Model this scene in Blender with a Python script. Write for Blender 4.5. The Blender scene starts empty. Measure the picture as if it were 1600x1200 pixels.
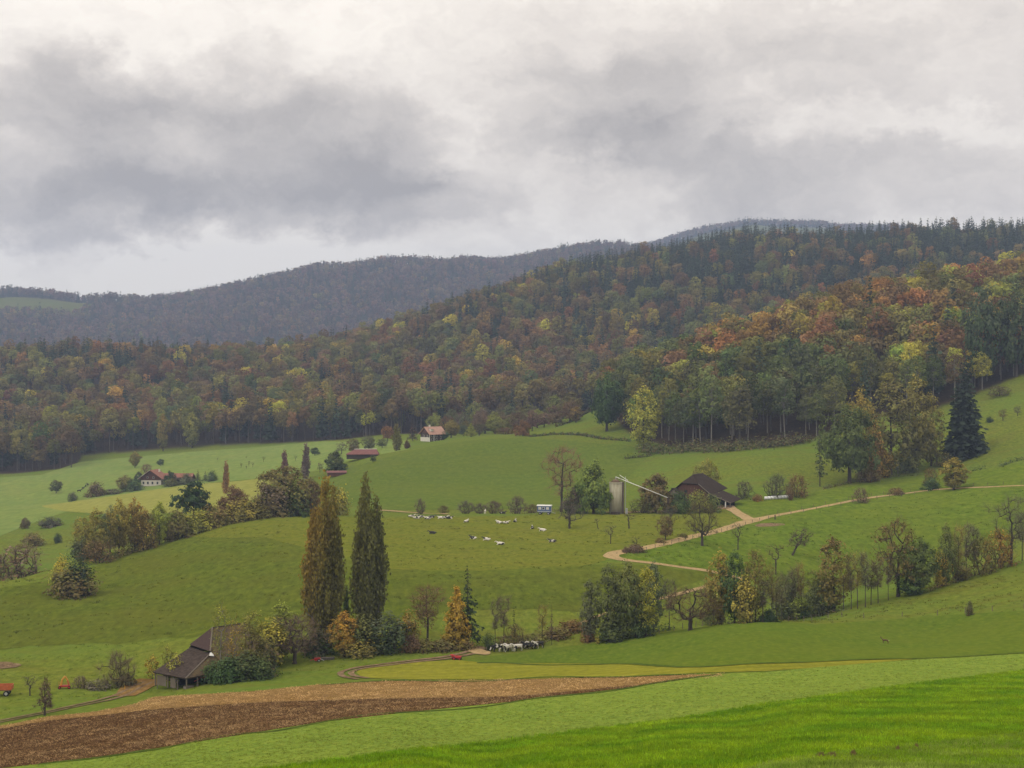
import bpy, bmesh, math, random
import numpy as np
from mathutils import Vector, Matrix

scene = bpy.context.scene
COL = scene.collection
F = 2222.0            # focal length in photograph pixels (50 mm on a 36 mm sensor, 1600 px wide)
HV = 600.0            # row of the horizon

# ------------------------------------------------------------------ camera
cam_d = bpy.data.cameras.new('camera')
cam = bpy.data.objects.new('camera', cam_d)
COL.objects.link(cam)
cam_d.lens = 50.0
cam_d.sensor_width = 36.0
cam_d.clip_start = 0.5
cam_d.clip_end = 20000
cam.location = (0, 0, 0)
cam.rotation_euler = (math.radians(90), 0, 0)
scene.camera = cam

# ------------------------------------------------------------------ exposure and render settings
scene.view_settings.view_transform = 'Standard'
scene.view_settings.look = 'None'
scene.view_settings.exposure = 0.0
scene.view_settings.gamma = 1.0
scene.view_settings.use_curve_mapping = False
scene.render.engine = 'CYCLES'
cy = scene.cycles
cy.max_bounces = 4
cy.diffuse_bounces = 2
cy.glossy_bounces = 1
cy.transmission_bounces = 2
cy.transparent_max_bounces = 4
cy.volume_bounces = 0
cy.caustics_reflective = False
cy.caustics_refractive = False
cy.use_denoising = True
cy.denoising_input_passes = 'RGB_ALBEDO_NORMAL'

# ------------------------------------------------------------------ sun (weak, behind cloud)
SUN_EL, SUN_AZ = math.radians(48), math.radians(-125)   # azimuth measured from +Y towards +X
sun_d = bpy.data.lights.new('sun', 'SUN')
sun_d.energy = 1.3
sun_d.angle = math.radians(24)
sun_d.color = (1.0, 0.95, 0.86)
sun = bpy.data.objects.new('sun', sun_d)
COL.objects.link(sun)
sdir = Vector((math.sin(SUN_AZ) * math.cos(SUN_EL), math.cos(SUN_AZ) * math.cos(SUN_EL), math.sin(SUN_EL)))
sun.rotation_euler = sdir.to_track_quat('Z', 'Y').to_euler()
sun.location = (0, 0, 400)

# ------------------------------------------------------------------ sky: Nishita sky behind a broken overcast
world = bpy.data.worlds.new('World')
scene.world = world
world.use_nodes = True
nt = world.node_tree
nt.nodes.clear()
N = nt.nodes.new
L = nt.links.new


def wmath(op, a, b=None, clamp=False):
    n = N('ShaderNodeMath'); n.operation = op; n.use_clamp = clamp
    for k, s in enumerate((a, b)):
        if s is None: continue
        if isinstance(s, (int, float)): n.inputs[k].default_value = s
        else: L(s, n.inputs[k])
    return n.outputs[0]


def wvec(op, a, b=None):
    n = N('ShaderNodeVectorMath'); n.operation = op
    for k, s in enumerate((a, b)):
        if s is None: continue
        if isinstance(s, (tuple, list)): n.inputs[k].default_value = s
        else: L(s, n.inputs[k])
    return n


tc = N('ShaderNodeTexCoord')
dirv = wvec('NORMALIZE', tc.outputs['Generated']).outputs[0]
sep = N('ShaderNodeSeparateXYZ'); L(dirv, sep.inputs[0])


def wnoise(scale, detail, rough, vec, zs=1.0):
    m = wvec('MULTIPLY', vec, (1, 1, zs)).outputs[0]
    n = N('ShaderNodeTexNoise'); n.inputs['Scale'].default_value = scale
    n.inputs['Detail'].default_value = detail; n.inputs['Roughness'].default_value = rough
    L(m, n.inputs['Vector'])
    return n


n1 = wnoise(11, 7, 0.62, dirv, 1.5)
off = wvec('SUBTRACT', n1.outputs['Color'], (0.5, 0.5, 0.5)).outputs[0]
off = wvec('MULTIPLY', off, (0.15, 0.15, 0.105)).outputs[0]
wd = wvec('ADD', dirv, off).outputs[0]
# banks of cloud, each by its direction, half widths and weight: darker when positive, thinner when negative
BANKS = [(330, 225, 400, 130, 0.62), (110, 170, 190, 90, 0.42), (560, 220, 240, 115, 0.42), (90, 320, 330, 90, 0.55),
         (330, 120, 230, 80, 0.3), (660, 310, 190, 70, 0.35), (930, 160, 210, 95, 0.6), (1060, 215, 190, 70, 0.4),
         (1010, 275, 380, 95, 0.33), (1340, 285, 460, 95, 0.42), (1420, 100, 520, 150, 0.38), (1000, 60, 420, 90, 0.25), (560, 310, 260, 80, 0.3), (250, 340, 330, 80, 0.25), (120, 340, 260, 60, 0.25),
         (540, 375, 45, 60, 0.4), (125, 415, 90, 50, 0.45), (700, 370, 190, 50, 0.2),
         (720, 215, 80, 60, -0.3), (1005, 305, 90, 30, -0.3), (1380, 185, 260, 30, -0.25), (350, 410, 330, 60, -0.45), (250, 440, 400, 60, -0.3), (150, 20, 300, 60, -0.12), (620, 40, 200, 60, -0.1), (760, 380, 150, 40, -0.2)]
dens = None
for (u, v, su, sv, w) in BANKS:
    c = Vector(((u - 800) / F, 1, (HV - v) / F)).normalized()
    d = wvec('SUBTRACT', wd, tuple(c)).outputs[0]
    d = wvec('MULTIPLY', d, (F / su, F / su, F / sv)).outputs[0]
    ln = wvec('LENGTH', d).outputs['Value']
    mr = N('ShaderNodeMapRange'); mr.interpolation_type = 'SMOOTHSTEP'
    mr.inputs['From Min'].default_value = 1.15; mr.inputs['From Max'].default_value = 0.35
    mr.inputs['To Min'].default_value = 0; mr.inputs['To Max'].default_value = w
    L(ln, mr.inputs['Value'])
    dens = mr.outputs[0] if dens is None else wmath('ADD', dens, mr.outputs[0])
n2 = wnoise(7, 6, 0.58, wd, 2.2)
dens = wmath('ADD', dens, wmath('MULTIPLY', wmath('SUBTRACT', n2.outputs['Fac'], 0.5), 0.95))
n3 = wnoise(34, 5, 0.6, wd, 1.6)
dens = wmath('ADD', dens, wmath('MULTIPLY', wmath('SUBTRACT', n3.outputs['Fac'], 0.5), 0.55))
dens = wmath('MULTIPLY', wmath('ADD', dens, 0.14), 0.74)
cr = N('ShaderNodeValToRGB')
L(dens, cr.inputs[0])
cr.color_ramp.interpolation = 'LINEAR'
e = cr.color_ramp.elements
e[0].position = 0.0; e[0].color = (1.2, 1.10, 0.955, 1)
e[1].position = 1.0; e[1].color = (0.43, 0.38, 0.33, 1)
m_ = e.new(0.36); m_.color = (0.915, 0.82, 0.71, 1)
# an overcast sky is about two to three times as bright overhead as near the horizon
zen = wmath('ADD', wmath('MULTIPLY', wmath('MAXIMUM', sep.outputs[2], 0.0), 0.3), 1.0)
cl = wvec('SCALE', cr.outputs[0]); L(zen, cl.inputs['Scale'])
cl10 = wvec('MULTIPLY', cl.outputs[0], (10, 10, 10)).outputs[0]
skyt = N('ShaderNodeTexSky')
skyt.sky_type = 'NISHITA'; skyt.sun_disc = False
skyt.sun_elevation = SUN_EL; skyt.sun_rotation = SUN_AZ
mix = N('ShaderNodeMix'); mix.data_type = 'RGBA'
mix.inputs[0].default_value = 0.95
L(skyt.outputs[0], mix.inputs[6]); L(cl10, mix.inputs[7])
bg = N('ShaderNodeBackground'); bg.inputs['Strength'].default_value = 0.1
L(mix.outputs[2], bg.inputs['Color'])
wo = N('ShaderNodeOutputWorld'); L(bg.outputs[0], wo.inputs['Surface'])

# ------------------------------------------------------------------ terrain function
def pchip_slopes(x, y):
    """x, y: (n, m) along axis 0; monotone cubic slopes."""
    h = np.diff(x, axis=0); dl = np.diff(y, axis=0) / h
    m = np.zeros_like(y)
    w1 = 2 * h[1:] + h[:-1]; w2 = h[1:] + 2 * h[:-1]
    same = dl[1:] * dl[:-1] > 0
    with np.errstate(divide='ignore', invalid='ignore'):
        hm = (w1 + w2) / (w1 / dl[:-1] + w2 / dl[1:])
    m[1:-1] = np.where(same, hm, 0)
    m[0] = dl[0]; m[-1] = dl[-1]
    return m


def zz(Y, z): return (Y, HV - z / Y * F)


# one column of (distance, image row of the ground) pairs per azimuth, near to far
TERR = {
    -200: [(30, 1700), (100, 1290), (155, 1218), (200, 1140), (232, 1082), (275, 1004), (298, 972), (325, 945), (430, 950), (530, 862), (680, 806), (890, 742), (1030, 700), (1290, 590), zz(1900, -20), zz(2400, 20), (3500, 458), zz(4000, 100), zz(4600, 120), zz(6000, 0)],
    0:    [(30, 1637), (100, 1267), (150, 1200), (195, 1135), (230, 1078), (275, 1000), (300, 958), (330, 916), (430, 931), (530, 855), (680, 800), (900, 738), zz(1030, -45), (1300, 586), zz(1900, -20), zz(2400, 20), (3500, 465), zz(4000, 100), zz(4600, 120), zz(6000, 0)],
    200:  [(30, 1541), (100, 1222), (145, 1177), (200, 1108), (232, 1075), (280, 985), (320, 925), (385, 862), (470, 884), (560, 818), (720, 764), (950, 708), zz(1070, -35), (1350, 579), zz(1900, -20), zz(2450, 20), (3550, 481), zz(4050, 100), zz(4600, 120), zz(6000, 0)],
    400:  [(30, 1444), (95, 1196), (140, 1146), (205, 1081), (240, 1040), (285, 960), (330, 890), (420, 808), (490, 822), (600, 772), (740, 738), (940, 694), zz(1060, -28), (1420, 578), zz(1900, -15), zz(2500, 22), (3500, 447), zz(4000, 120), zz(4600, 140), zz(6000, 0)],
    600:  [(30, 1378), (90, 1180), (150, 1118), (205, 1070), (245, 1030), (272, 975), (318, 890), (430, 808), (480, 799), (560, 765), (655, 712), (920, 680), zz(1050, -25), (1480, 537), zz(1950, 10), zz(2550, 40), (3500, 421), zz(4000, 130), zz(4600, 160), zz(6000, 0)],
    800:  [(30, 1326), (80, 1200), (140, 1115), (195, 1064), (250, 1022), (272, 978), (322, 886), (435, 806), (480, 797), (560, 757), (690, 683), (850, 672), zz(990, -24), (1580, 466), zz(1980, 60), zz(2600, 80), (3600, 410.5), zz(4000, 210), zz(4600, 230), zz(6000, 0)],
    1000: [(30, 1296), (75, 1185), (130, 1120), (185, 1057), (255, 1000), (285, 965), (325, 885), (440, 800), (490, 780), (560, 740), (640, 690), zz(810, -6), zz(950, -12), (1650, 427), zz(2000, 100), zz(2600, 100), (3600, 395), zz(4000, 260), (4600, 390), zz(6000, 0)],
    1200: [(30, 1267), (70, 1182), (120, 1110), (180, 1049), (262, 968), (295, 973), (335, 900), (430, 812), (475, 775), (525, 728), (570, 700), zz(810, 18), zz(960, 8), (1680, 394), zz(2050, 130), zz(2600, 120), zz(3600, 300), zz(4000, 330), (4600, 352), zz(6000, 0)],
    1400: [(30, 1244), (65, 1185), (115, 1105), (190, 1031), (255, 980), (300, 922), (340, 927), (430, 800), (475, 768), (510, 748), (560, 700), zz(830, 37), zz(1000, 28), (1600, 386), zz(2050, 130), zz(2600, 120), zz(3600, 300), zz(4000, 330), zz(4600, 490), zz(6000, 0)],
    1600: [(30, 1230), (65, 1190), (115, 1100), (190, 1021), (240, 955), (305, 876), zz(340, -44), (400, 800), (440, 760), (490, 720), (640, 585), zz(880, 52), zz(1030, 45), (1550, 389), zz(2050, 130), zz(2600, 120), zz(3600, 300), zz(4000, 300), zz(4600, 330), zz(6000, 0)],
    1800: [(30, 1218), (65, 1190), (115, 1096), (190, 1012), (240, 930), (305, 830), zz(345, -36), (400, 760), (440, 722), (500, 680), (650, 545), zz(900, 66), zz(1050, 58), (1550, 385), zz(2050, 130), zz(2600, 120), zz(3600, 300), zz(4000, 300), zz(4600, 330), zz(6000, 0)],
}
_uk = np.array(sorted(TERR), float)
_Yk = np.array([[p[0] for p in TERR[int(u)]] for u in _uk])
_Zk = np.array([[-(p[1] - HV) / F * p[0] for p in TERR[int(u)]] for u in _uk])
U0, U1, DU = -200.0, 1800.0, 4.0
_ug = np.arange(U0, U1 + DU, DU)


def _pch(xk, yk, xq):
    X = np.repeat(xk[:, None], yk.shape[1], 1)
    m = pchip_slopes(X, yk)
    i = np.clip(np.searchsorted(xk, xq, 'right') - 1, 0, len(xk) - 2)
    h = (xk[i + 1] - xk[i]); t = ((xq - xk[i]) / h)[:, None]; h = h[:, None]
    return ((2 * t**3 - 3 * t**2 + 1) * yk[i] + (t**3 - 2 * t**2 + t) * h * m[i] + (-2 * t**3 + 3 * t**2) * yk[i + 1] + (t**3 - t**2) * h * m[i + 1])


_Yg = _pch(_uk, _Yk, _ug)
_Zg = _pch(_uk, _Zk, _ug)
_Mg = pchip_slopes(_Yg.T, _Zg.T).T
NR = _Yg.shape[1]


def _prof(iu, y):
    Y = _Yg[iu]
    k = np.clip((Y <= y[:, None]).sum(1) - 1, 0, NR - 2)
    r = np.arange(len(y))
    Yr, Zr, Mr = Y, _Zg[iu], _Mg[iu]
    a, b = Yr[r, k], Yr[r, k + 1]
    h = b - a; t = np.clip((y - a) / h, 0, 1)
    return ((2 * t**3 - 3 * t**2 + 1) * Zr[r, k] + (t**3 - 2 * t**2 + t) * h * Mr[r, k] + (-2 * t**3 + 3 * t**2) * Zr[r, k + 1] + (t**3 - t**2) * h * Mr[r, k + 1])


def sines(x, y, wl, seed, n=7):
    rg = np.random.RandomState(seed); s = 0
    for k in range(n):
        a = rg.uniform(0, 2 * np.pi); w = wl * rg.uniform(0.6, 1.6)
        s = s + np.sin((x * np.cos(a) + y * np.sin(a)) * 2 * np.pi / w + rg.uniform(0, 6.3))
    return s / math.sqrt(n)


def hz(x, y):
    """ground height at x, y (arrays)"""
    x = np.atleast_1d(np.asarray(x, float)).ravel(); y = np.atleast_1d(np.asarray(y, float)).ravel()
    out = np.empty(len(x))
    for s0 in range(0, len(x), 60000):
        xs, ys = x[s0:s0 + 60000], y[s0:s0 + 60000]
        yc = np.clip(ys, 30, 5990)
        u = np.clip(800 + F * xs / yc, U0, U1 - 1e-6)
        f = (u - U0) / DU; i = np.clip(f.astype(int), 0, len(_ug) - 2); f = f - i
        z = _prof(i, yc) * (1 - f) + _prof(i + 1, yc) * f
        z = z + np.clip(30 - ys, 0, 75) * 0.27
        z = z + sines(xs, ys, 60, 3) * 0.16 * np.clip((ys - 60) / 200, 0, 1)
        far = np.clip((ys - 1000) / 900, 0, 1)
        z = z + far * (sines(xs, ys, 420, 5) * 7 + sines(xs, ys, 170, 6) * 3)
        out[s0:s0 + 60000] = z
    return out


def h1(x, y): return float(hz([x], [y])[0])


_YS = np.concatenate([np.arange(30, 700, 0.6), np.geomspace(700, 5500, 1200)])


def hitY(u, v, ymin=30.0):
    """distance at which the view ray through photograph pixel (u, v) meets the ground"""
    Y = _YS[_YS >= ymin]
    g = hz((u - 800) / F * Y, Y) + (v - HV) / F * Y
    k = np.argmax(g >= 0)
    if g[k] < 0: return None
    if k == 0: return float(Y[0])
    a, b = g[k - 1], g[k]
    return float(Y[k - 1] + (Y[k] - Y[k - 1]) * (-a) / (b - a))


def gp(u, v, Y=None, ymin=30.0):
    Y = Y or hitY(u, v, ymin)
    x = (u - 800) / F * Y
    return x, Y, h1(x, Y)


def lin(r, g, b):
    f = lambda c: (c / 255 / 12.92) if c / 255 <= 0.04045 else ((c / 255 + 0.055) / 1.055) ** 2.4
    return (f(r), f(g), f(b))

# ------------------------------------------------------------------ mesh helpers
def mesh_np(name, verts, quads=None, tris=None, mat=None, smooth=False, fattrs=None):
    me = bpy.data.meshes.new(name)
    verts = np.asarray(verts, np.float32)
    quads = np.zeros((0, 4), np.int32) if quads is None else np.asarray(quads, np.int32).reshape(-1, 4)
    tris = np.zeros((0, 3), np.int32) if tris is None else np.asarray(tris, np.int32).reshape(-1, 3)
    nq, ntr = len(quads), len(tris)
    me.vertices.add(len(verts)); me.vertices.foreach_set('co', verts.ravel())
    me.loops.add(nq * 4 + ntr * 3)
    me.loops.foreach_set('vertex_index', np.concatenate([quads.ravel(), tris.ravel()]).astype(np.int32))
    me.polygons.add(nq + ntr)
    starts = np.concatenate([np.arange(nq) * 4, nq * 4 + np.arange(ntr) * 3]).astype(np.int32)
    me.polygons.foreach_set('loop_start', starts)
    if smooth: me.polygons.foreach_set('use_smooth', np.ones(nq + ntr, bool))
    me.update(calc_edges=True)
    for k, a in (fattrs or {}).items():
        at = me.attributes.new(k, 'FLOAT', 'FACE' if len(a) == nq + ntr else 'POINT')
        at.data.foreach_set('value', np.asarray(a, np.float32))
    if mat: me.materials.append(mat)
    return me


def link(name, me, parent=None, loc=(0, 0, 0)):
    o = bpy.data.objects.new(name, me); COL.objects.link(o)
    o.location = loc
    if parent: o.parent = parent
    return o


def tag(o, label=None, cat=None, group=None, kind=None):
    if label: o['label'] = label
    if cat: o['category'] = cat
    if group: o['group'] = group
    if kind: o['kind'] = kind
    return o


def empty(name, loc, rz=0, label=None, cat=None, group=None):
    o = bpy.data.objects.new(name, None); COL.objects.link(o)
    o.empty_display_size = 0.5
    o.location = loc; o.rotation_euler = (0, 0, rz)
    return tag(o, label, cat, group)


class MB:
    """collects boxes, prisms, tubes and polygons and links them as one mesh object"""
    def __init__(self): self.v = []; self.f = []
    def poly(self, pts):
        b = len(self.v); self.v += [tuple(p) for p in pts]; self.f.append(tuple(range(b, b + len(pts))))
    def slab(self, pts, th, n=None):
        """a plate of the given thickness under the polygon"""
        P = [Vector(p) for p in pts]
        nn = Vector(n) if n else (P[1] - P[0]).cross(P[2] - P[0]).normalized()
        Q = [p - nn * th for p in P]; b = len(self.v); k = len(P)
        self.v += [tuple(p) for p in P + Q]
        self.f.append(tuple(range(b, b + k))); self.f.append(tuple(range(b + 2 * k - 1, b + k - 1, -1)))
        for i in range(k):
            j = (i + 1) % k; self.f.append((b + j, b + i, b + k + i, b + k + j))
        return self
    def box(self, c, s, rz=0):
        cx, cy_, cz = c; hx, hy, hz_ = s[0] / 2, s[1] / 2, s[2] / 2; b = len(self.v)
        ca, sa = math.cos(rz), math.sin(rz)
        for dz in (-hz_, hz_):
            for dx, dy in ((-hx, -hy), (hx, -hy), (hx, hy), (-hx, hy)):
                self.v.append((cx + dx * ca - dy * sa, cy_ + dx * sa + dy * ca, cz + dz))
        self.f += [(b + 3, b + 2, b + 1, b), (b + 4, b + 5, b + 6, b + 7)] + [(b + i, b + (i + 1) % 4, b + 4 + (i + 1) % 4, b + 4 + i) for i in range(4)]
        return self
    def tube(self, p0, p1, r0, r1=None, k=8, cap=True):
        r1 = r0 if r1 is None else r1
        p0, p1 = Vector(p0), Vector(p1); d = (p1 - p0).normalized()
        a = d.orthogonal().normalized(); c = d.cross(a); b = len(self.v)
        for p, r in ((p0, r0), (p1, r1)):
            for i in range(k):
                t = 2 * math.pi * i / k; self.v.append(tuple(p + (a * math.cos(t) + c * math.sin(t)) * r))
        for i in range(k): self.f.append((b + i, b + (i + 1) % k, b + k + (i + 1) % k, b + k + i))
        if cap: self.f.append(tuple(b + k - 1 - i for i in range(k))); self.f.append(tuple(b + k + i for i in range(k)))
        return self
    def build(self, name, mat, parent=None, smooth=False, loc=(0, 0, 0), me_only=False):
        me = bpy.data.meshes.new(name); me.from_pydata(self.v, [], self.f)
        if smooth:
            for p in me.polygons: p.use_smooth = True
        me.materials.append(mat); me.update()
        return me if me_only else link(name, me, parent, loc)

# ------------------------------------------------------------------ materials
def new_mat(name):
    m = bpy.data.materials.new(name); m.use_nodes = True
    m.node_tree.nodes.clear()
    return m, m.node_tree.nodes.new, m.node_tree.links.new


def out_(N_, L_, sh):
    o = N_('ShaderNodeOutputMaterial'); L_(sh, o.inputs['Surface'])


def noise_node(N_, L_, vec, scale, detail=4, rough=0.55, stretch=None, rotz=0):
    if stretch or rotz:
        mp = N_('ShaderNodeMapping'); L_(vec, mp.inputs['Vector'])
        mp.inputs['Scale'].default_value = stretch or (1, 1, 1)
        mp.inputs['Rotation'].default_value = (0, 0, rotz)
        vec = mp.outputs[0]
    n = N_('ShaderNodeTexNoise'); L_(vec, n.inputs['Vector'])
    n.inputs['Scale'].default_value = scale; n.inputs['Detail'].default_value = detail; n.inputs['Roughness'].default_value = rough
    return n


def ramp(N_, L_, fac, stops):
    r = N_('ShaderNodeValToRGB'); L_(fac, r.inputs[0])
    el = r.color_ramp.elements
    el[0].position, el[0].color = stops[0][0], (*stops[0][1], 1)
    el[1].position, el[1].color = stops[-1][0], (*stops[-1][1], 1)
    for p, c in stops[1:-1]:
        x = el.new(p); x.color = (*c, 1)
    return r.outputs[0]


def mixc(N_, L_, fac, a, b, mode='MIX'):
    m = N_('ShaderNodeMix'); m.data_type = 'RGBA'; m.blend_type = mode
    for i, s in ((0, fac), (6, a), (7, b)):
        if isinstance(s, (int, float)): m.inputs[i].default_value = s
        elif isinstance(s, (tuple, list)): m.inputs[i].default_value = (*s[:3], 1)
        else: L_(s, m.inputs[i])
    return m.outputs[2]


def field_mat(cal, name, c_lo, c_hi, patch=0.03, grain=1.1, streak=None, rot=0.0, streak_col=None, streak_amt=0.5, bump=0.25, grain_amt=0.55, c_patch=None, patch_amt=0.4):
    """grass or crop: large patches, drill-row streaks and a fine grain with relief"""
    c_lo, c_hi, c_patch, streak_col = [None if c is None else tuple(a * b for a, b in zip(c, cal)) for c in (c_lo, c_hi, c_patch, streak_col)]
    m, N_, L_ = new_mat(name)
    g = N_('ShaderNodeNewGeometry').outputs['Position']
    big = noise_node(N_, L_, g, patch, 5, 0.6)
    fine = noise_node(N_, L_, g, grain, 6, 0.72, (1, 0.45, 1), rot)
    col = ramp(N_, L_, fine.outputs['Fac'], [(0.28, tuple(c * (1 - grain_amt) for c in c_lo)), (0.5, c_lo), (0.72, c_hi)])
    bf = ramp(N_, L_, big.outputs['Fac'], [(0.38, (0, 0, 0)), (0.64, (1, 1, 1))])
    mul = N_('ShaderNodeMath'); mul.operation = 'MULTIPLY'; mul.inputs[1].default_value = patch_amt
    L_(bf, mul.inputs[0])
    col = mixc(N_, L_, mul.outputs[0], col, c_patch or c_hi)
    if streak:
        st = noise_node(N_, L_, g, 1.0, 3, 0.6, streak, rot)
        sf = ramp(N_, L_, st.outputs['Fac'], [(0.45, (0, 0, 0)), (0.66, (1, 1, 1))])
        mu = N_('ShaderNodeMath'); mu.operation = 'MULTIPLY'; mu.inputs[1].default_value = streak_amt
        L_(sf, mu.inputs[0])
        col = mixc(N_, L_, mu.outputs[0], col, streak_col)
    b = N_('ShaderNodeBump'); b.inputs['Strength'].default_value = bump; b.inputs['Distance'].default_value = 0.25
    L_(fine.outputs['Fac'], b.inputs['Height'])
    d = N_('ShaderNodeBsdfDiffuse'); d.inputs['Roughness'].default_value = 1.0
    L_(col, d.inputs['Color']); L_(b.outputs[0], d.inputs['Normal'])
    out_(N_, L_, d.outputs[0])
    return m


def plain_mat(name, col, var=0.25, scale=3.0, rough=0.8, stretch=None, bump=0.0, metal=0.0, col2=None, spec=0.3):
    m, N_, L_ = new_mat(name)
    g = N_('ShaderNodeTexCoord').outputs['Object']
    n = noise_node(N_, L_, g, scale, 5, 0.65, stretch)
    c2 = col2 or tuple(c * (1 - var) for c in col)
    c = ramp(N_, L_, n.outputs['Fac'], [(0.35, c2), (0.65, col)])
    p = N_('ShaderNodeBsdfPrincipled')
    p.inputs['Roughness'].default_value = rough; p.inputs['Metallic'].default_value = metal
    p.inputs['Specular IOR Level'].default_value = spec
    L_(c, p.inputs['Base Color'])
    if bump:
        b = N_('ShaderNodeBump'); b.inputs['Strength'].default_value = bump; b.inputs['Distance'].default_value = 0.05
        L_(n.outputs['Fac'], b.inputs['Height']); L_(b.outputs[0], p.inputs['Normal'])
    out_(N_, L_, p.outputs[0])
    return m


def foliage_mat():
    m, N_, L_ = new_mat('foliage')
    t = N_('ShaderNodeAttribute'); t.attribute_type = 'INSTANCER'; t.attribute_name = 'tint'
    t2 = N_('ShaderNodeAttribute'); t2.attribute_type = 'INSTANCER'; t2.attribute_name = 'tint2'
    lv = N_('ShaderNodeAttribute'); lv.attribute_type = 'GEOMETRY'; lv.attribute_name = 'lv'
    lh = N_('ShaderNodeAttribute'); lh.attribute_type = 'GEOMETRY'; lh.attribute_name = 'lh'
    c = mixc(N_, L_, lh.outputs['Fac'], t.outputs['Color'], t2.outputs['Color'])
    mr = N_('ShaderNodeMapRange'); mr.inputs['To Min'].default_value = 0.6; mr.inputs['To Max'].default_value = 1.45
    L_(lv.outputs['Fac'], mr.inputs['Value'])
    sc = N_('ShaderNodeVectorMath'); sc.operation = 'SCALE'; L_(c, sc.inputs[0]); L_(mr.outputs[0], sc.inputs['Scale'])
    d = N_('ShaderNodeBsdfDiffuse'); L_(sc.outputs[0], d.inputs['Color'])
    tr = N_('ShaderNodeBsdfTranslucent'); L_(sc.outputs[0], tr.inputs['Color'])
    mx = N_('ShaderNodeMixShader'); mx.inputs[0].default_value = 0.28
    L_(d.outputs[0], mx.inputs[1]); L_(tr.outputs[0], mx.inputs[2])
    out_(N_, L_, mx.outputs[0])
    return m


M = {}
M['foliage'] = foliage_mat()
M['bark'] = plain_mat('bark', (0.075, 0.06, 0.047), 0.5, 2.0, 0.9, (4, 4, 0.6))
M['pale_bark'] = plain_mat('pale_bark', (0.25, 0.23, 0.2), 0.5, 2.0, 0.9, (3, 3, 1))
M['grey_bark'] = plain_mat('grey_bark', (0.12, 0.105, 0.09), 0.5, 2.0, 0.9, (4, 4, 0.6))
M['twig'] = plain_mat('twig', (0.10, 0.075, 0.06), 0.35, 1.0, 0.9)

# ================================================================== terrain mesh
def lerp_tab(tab, u):
    a = np.array(tab, float); return np.interp(u, a[:, 0], a[:, 1])


BASE_B = [(-200, 885), (0, 892), (118, 890), (128, 962), (300, 958), (400, 945), (470, 925), (535, 905), (600, 930), (660, 905), (700, 915), (760, 925), (850, 930), (950, 940), (1800, 1020)]
BASE_A = [(940, 760), (960, 712), (985, 662), (1000, 648), (1060, 612), (1100, 598), (1200, 572), (1262, 580), (1290, 592), (1350, 610), (1450, 612), (1515, 628), (1600, 642), (1800, 655)]


def crest_row(u, k):
    f = np.clip((u - U0) / DU, 0, len(_ug) - 1.001); i = f.astype(int); f = f - i
    return _Yg[i, k] * (1 - f) + _Yg[i + 1, k] * f


def wood_mask(x, y):
    """0 none, 1 near wood, 2 valley forest, 3 far ridge, 4 farthest ridge"""
    u = 800 + F * x / y
    uc = np.clip(u, U0, U1 - 1)
    m = np.zeros(len(x), int)
    m[(y > lerp_tab(BASE_B, u)) & (y < crest_row(uc, 13) + 130)] = 2
    A = (u > 948 + np.clip(735 - y, 0, 80) * 0.45) & (y > lerp_tab(BASE_A, u)) & (y < crest_row(uc, 11) + 90)
    m[A] = 1
    m[(y > 2050) & (y < crest_row(uc, 16) + 70)] = 3
    # meadow high on the far ridge
    v = HV - hz(x, y) / y * F
    cl = (m == 3) & (u < 150 - np.abs(v - 480) * 2.0) & (y < crest_row(uc, 16) - 220) & (v < 492) & (u > -190)
    m[cl] = 0
    m[(y > 4450) & (y < 4650) & (u > 880) & (u < 1500)] = 4
    return m


s_lin = np.concatenate([np.linspace(-0.62, -0.37, 26)[:-1], np.linspace(-0.37, 0.37, 560), np.linspace(0.37, 0.62, 26)[1:]])
ys = [-60.0]
while ys[-1] < 6000:
    y = ys[-1]
    ys.append(y + (4 if y < 30 else 1.25 if y < 330 else 1.8 if y < 520 else 3.2 if y < 900 else y * 0.009))
yl = np.array(ys[:-1] + [6000.0])
SS, YY = np.meshgrid(s_lin, yl)
XX = SS * (YY + 80)
ZZ = hz(XX.ravel(), YY.ravel())
nY, nS = XX.shape
tv = np.stack([XX.ravel(), YY.ravel(), ZZ], 1)
ii = (np.arange(nY - 1)[:, None] * nS + np.arange(nS - 1)[None, :]).ravel()
tq = np.stack([ii, ii + 1, ii + 1 + nS, ii + nS], 1)
yf = np.maximum(YY.ravel(), 31)
wm = wood_mask(XX.ravel(), yf)
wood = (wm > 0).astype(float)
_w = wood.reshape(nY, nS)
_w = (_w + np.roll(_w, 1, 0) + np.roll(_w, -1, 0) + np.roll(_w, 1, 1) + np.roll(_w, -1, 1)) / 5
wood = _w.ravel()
wood = np.where((YY.ravel() > 2000) & (wood < 0.4), 0.4, wood)   # thin upland grass on the far ridge


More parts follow.
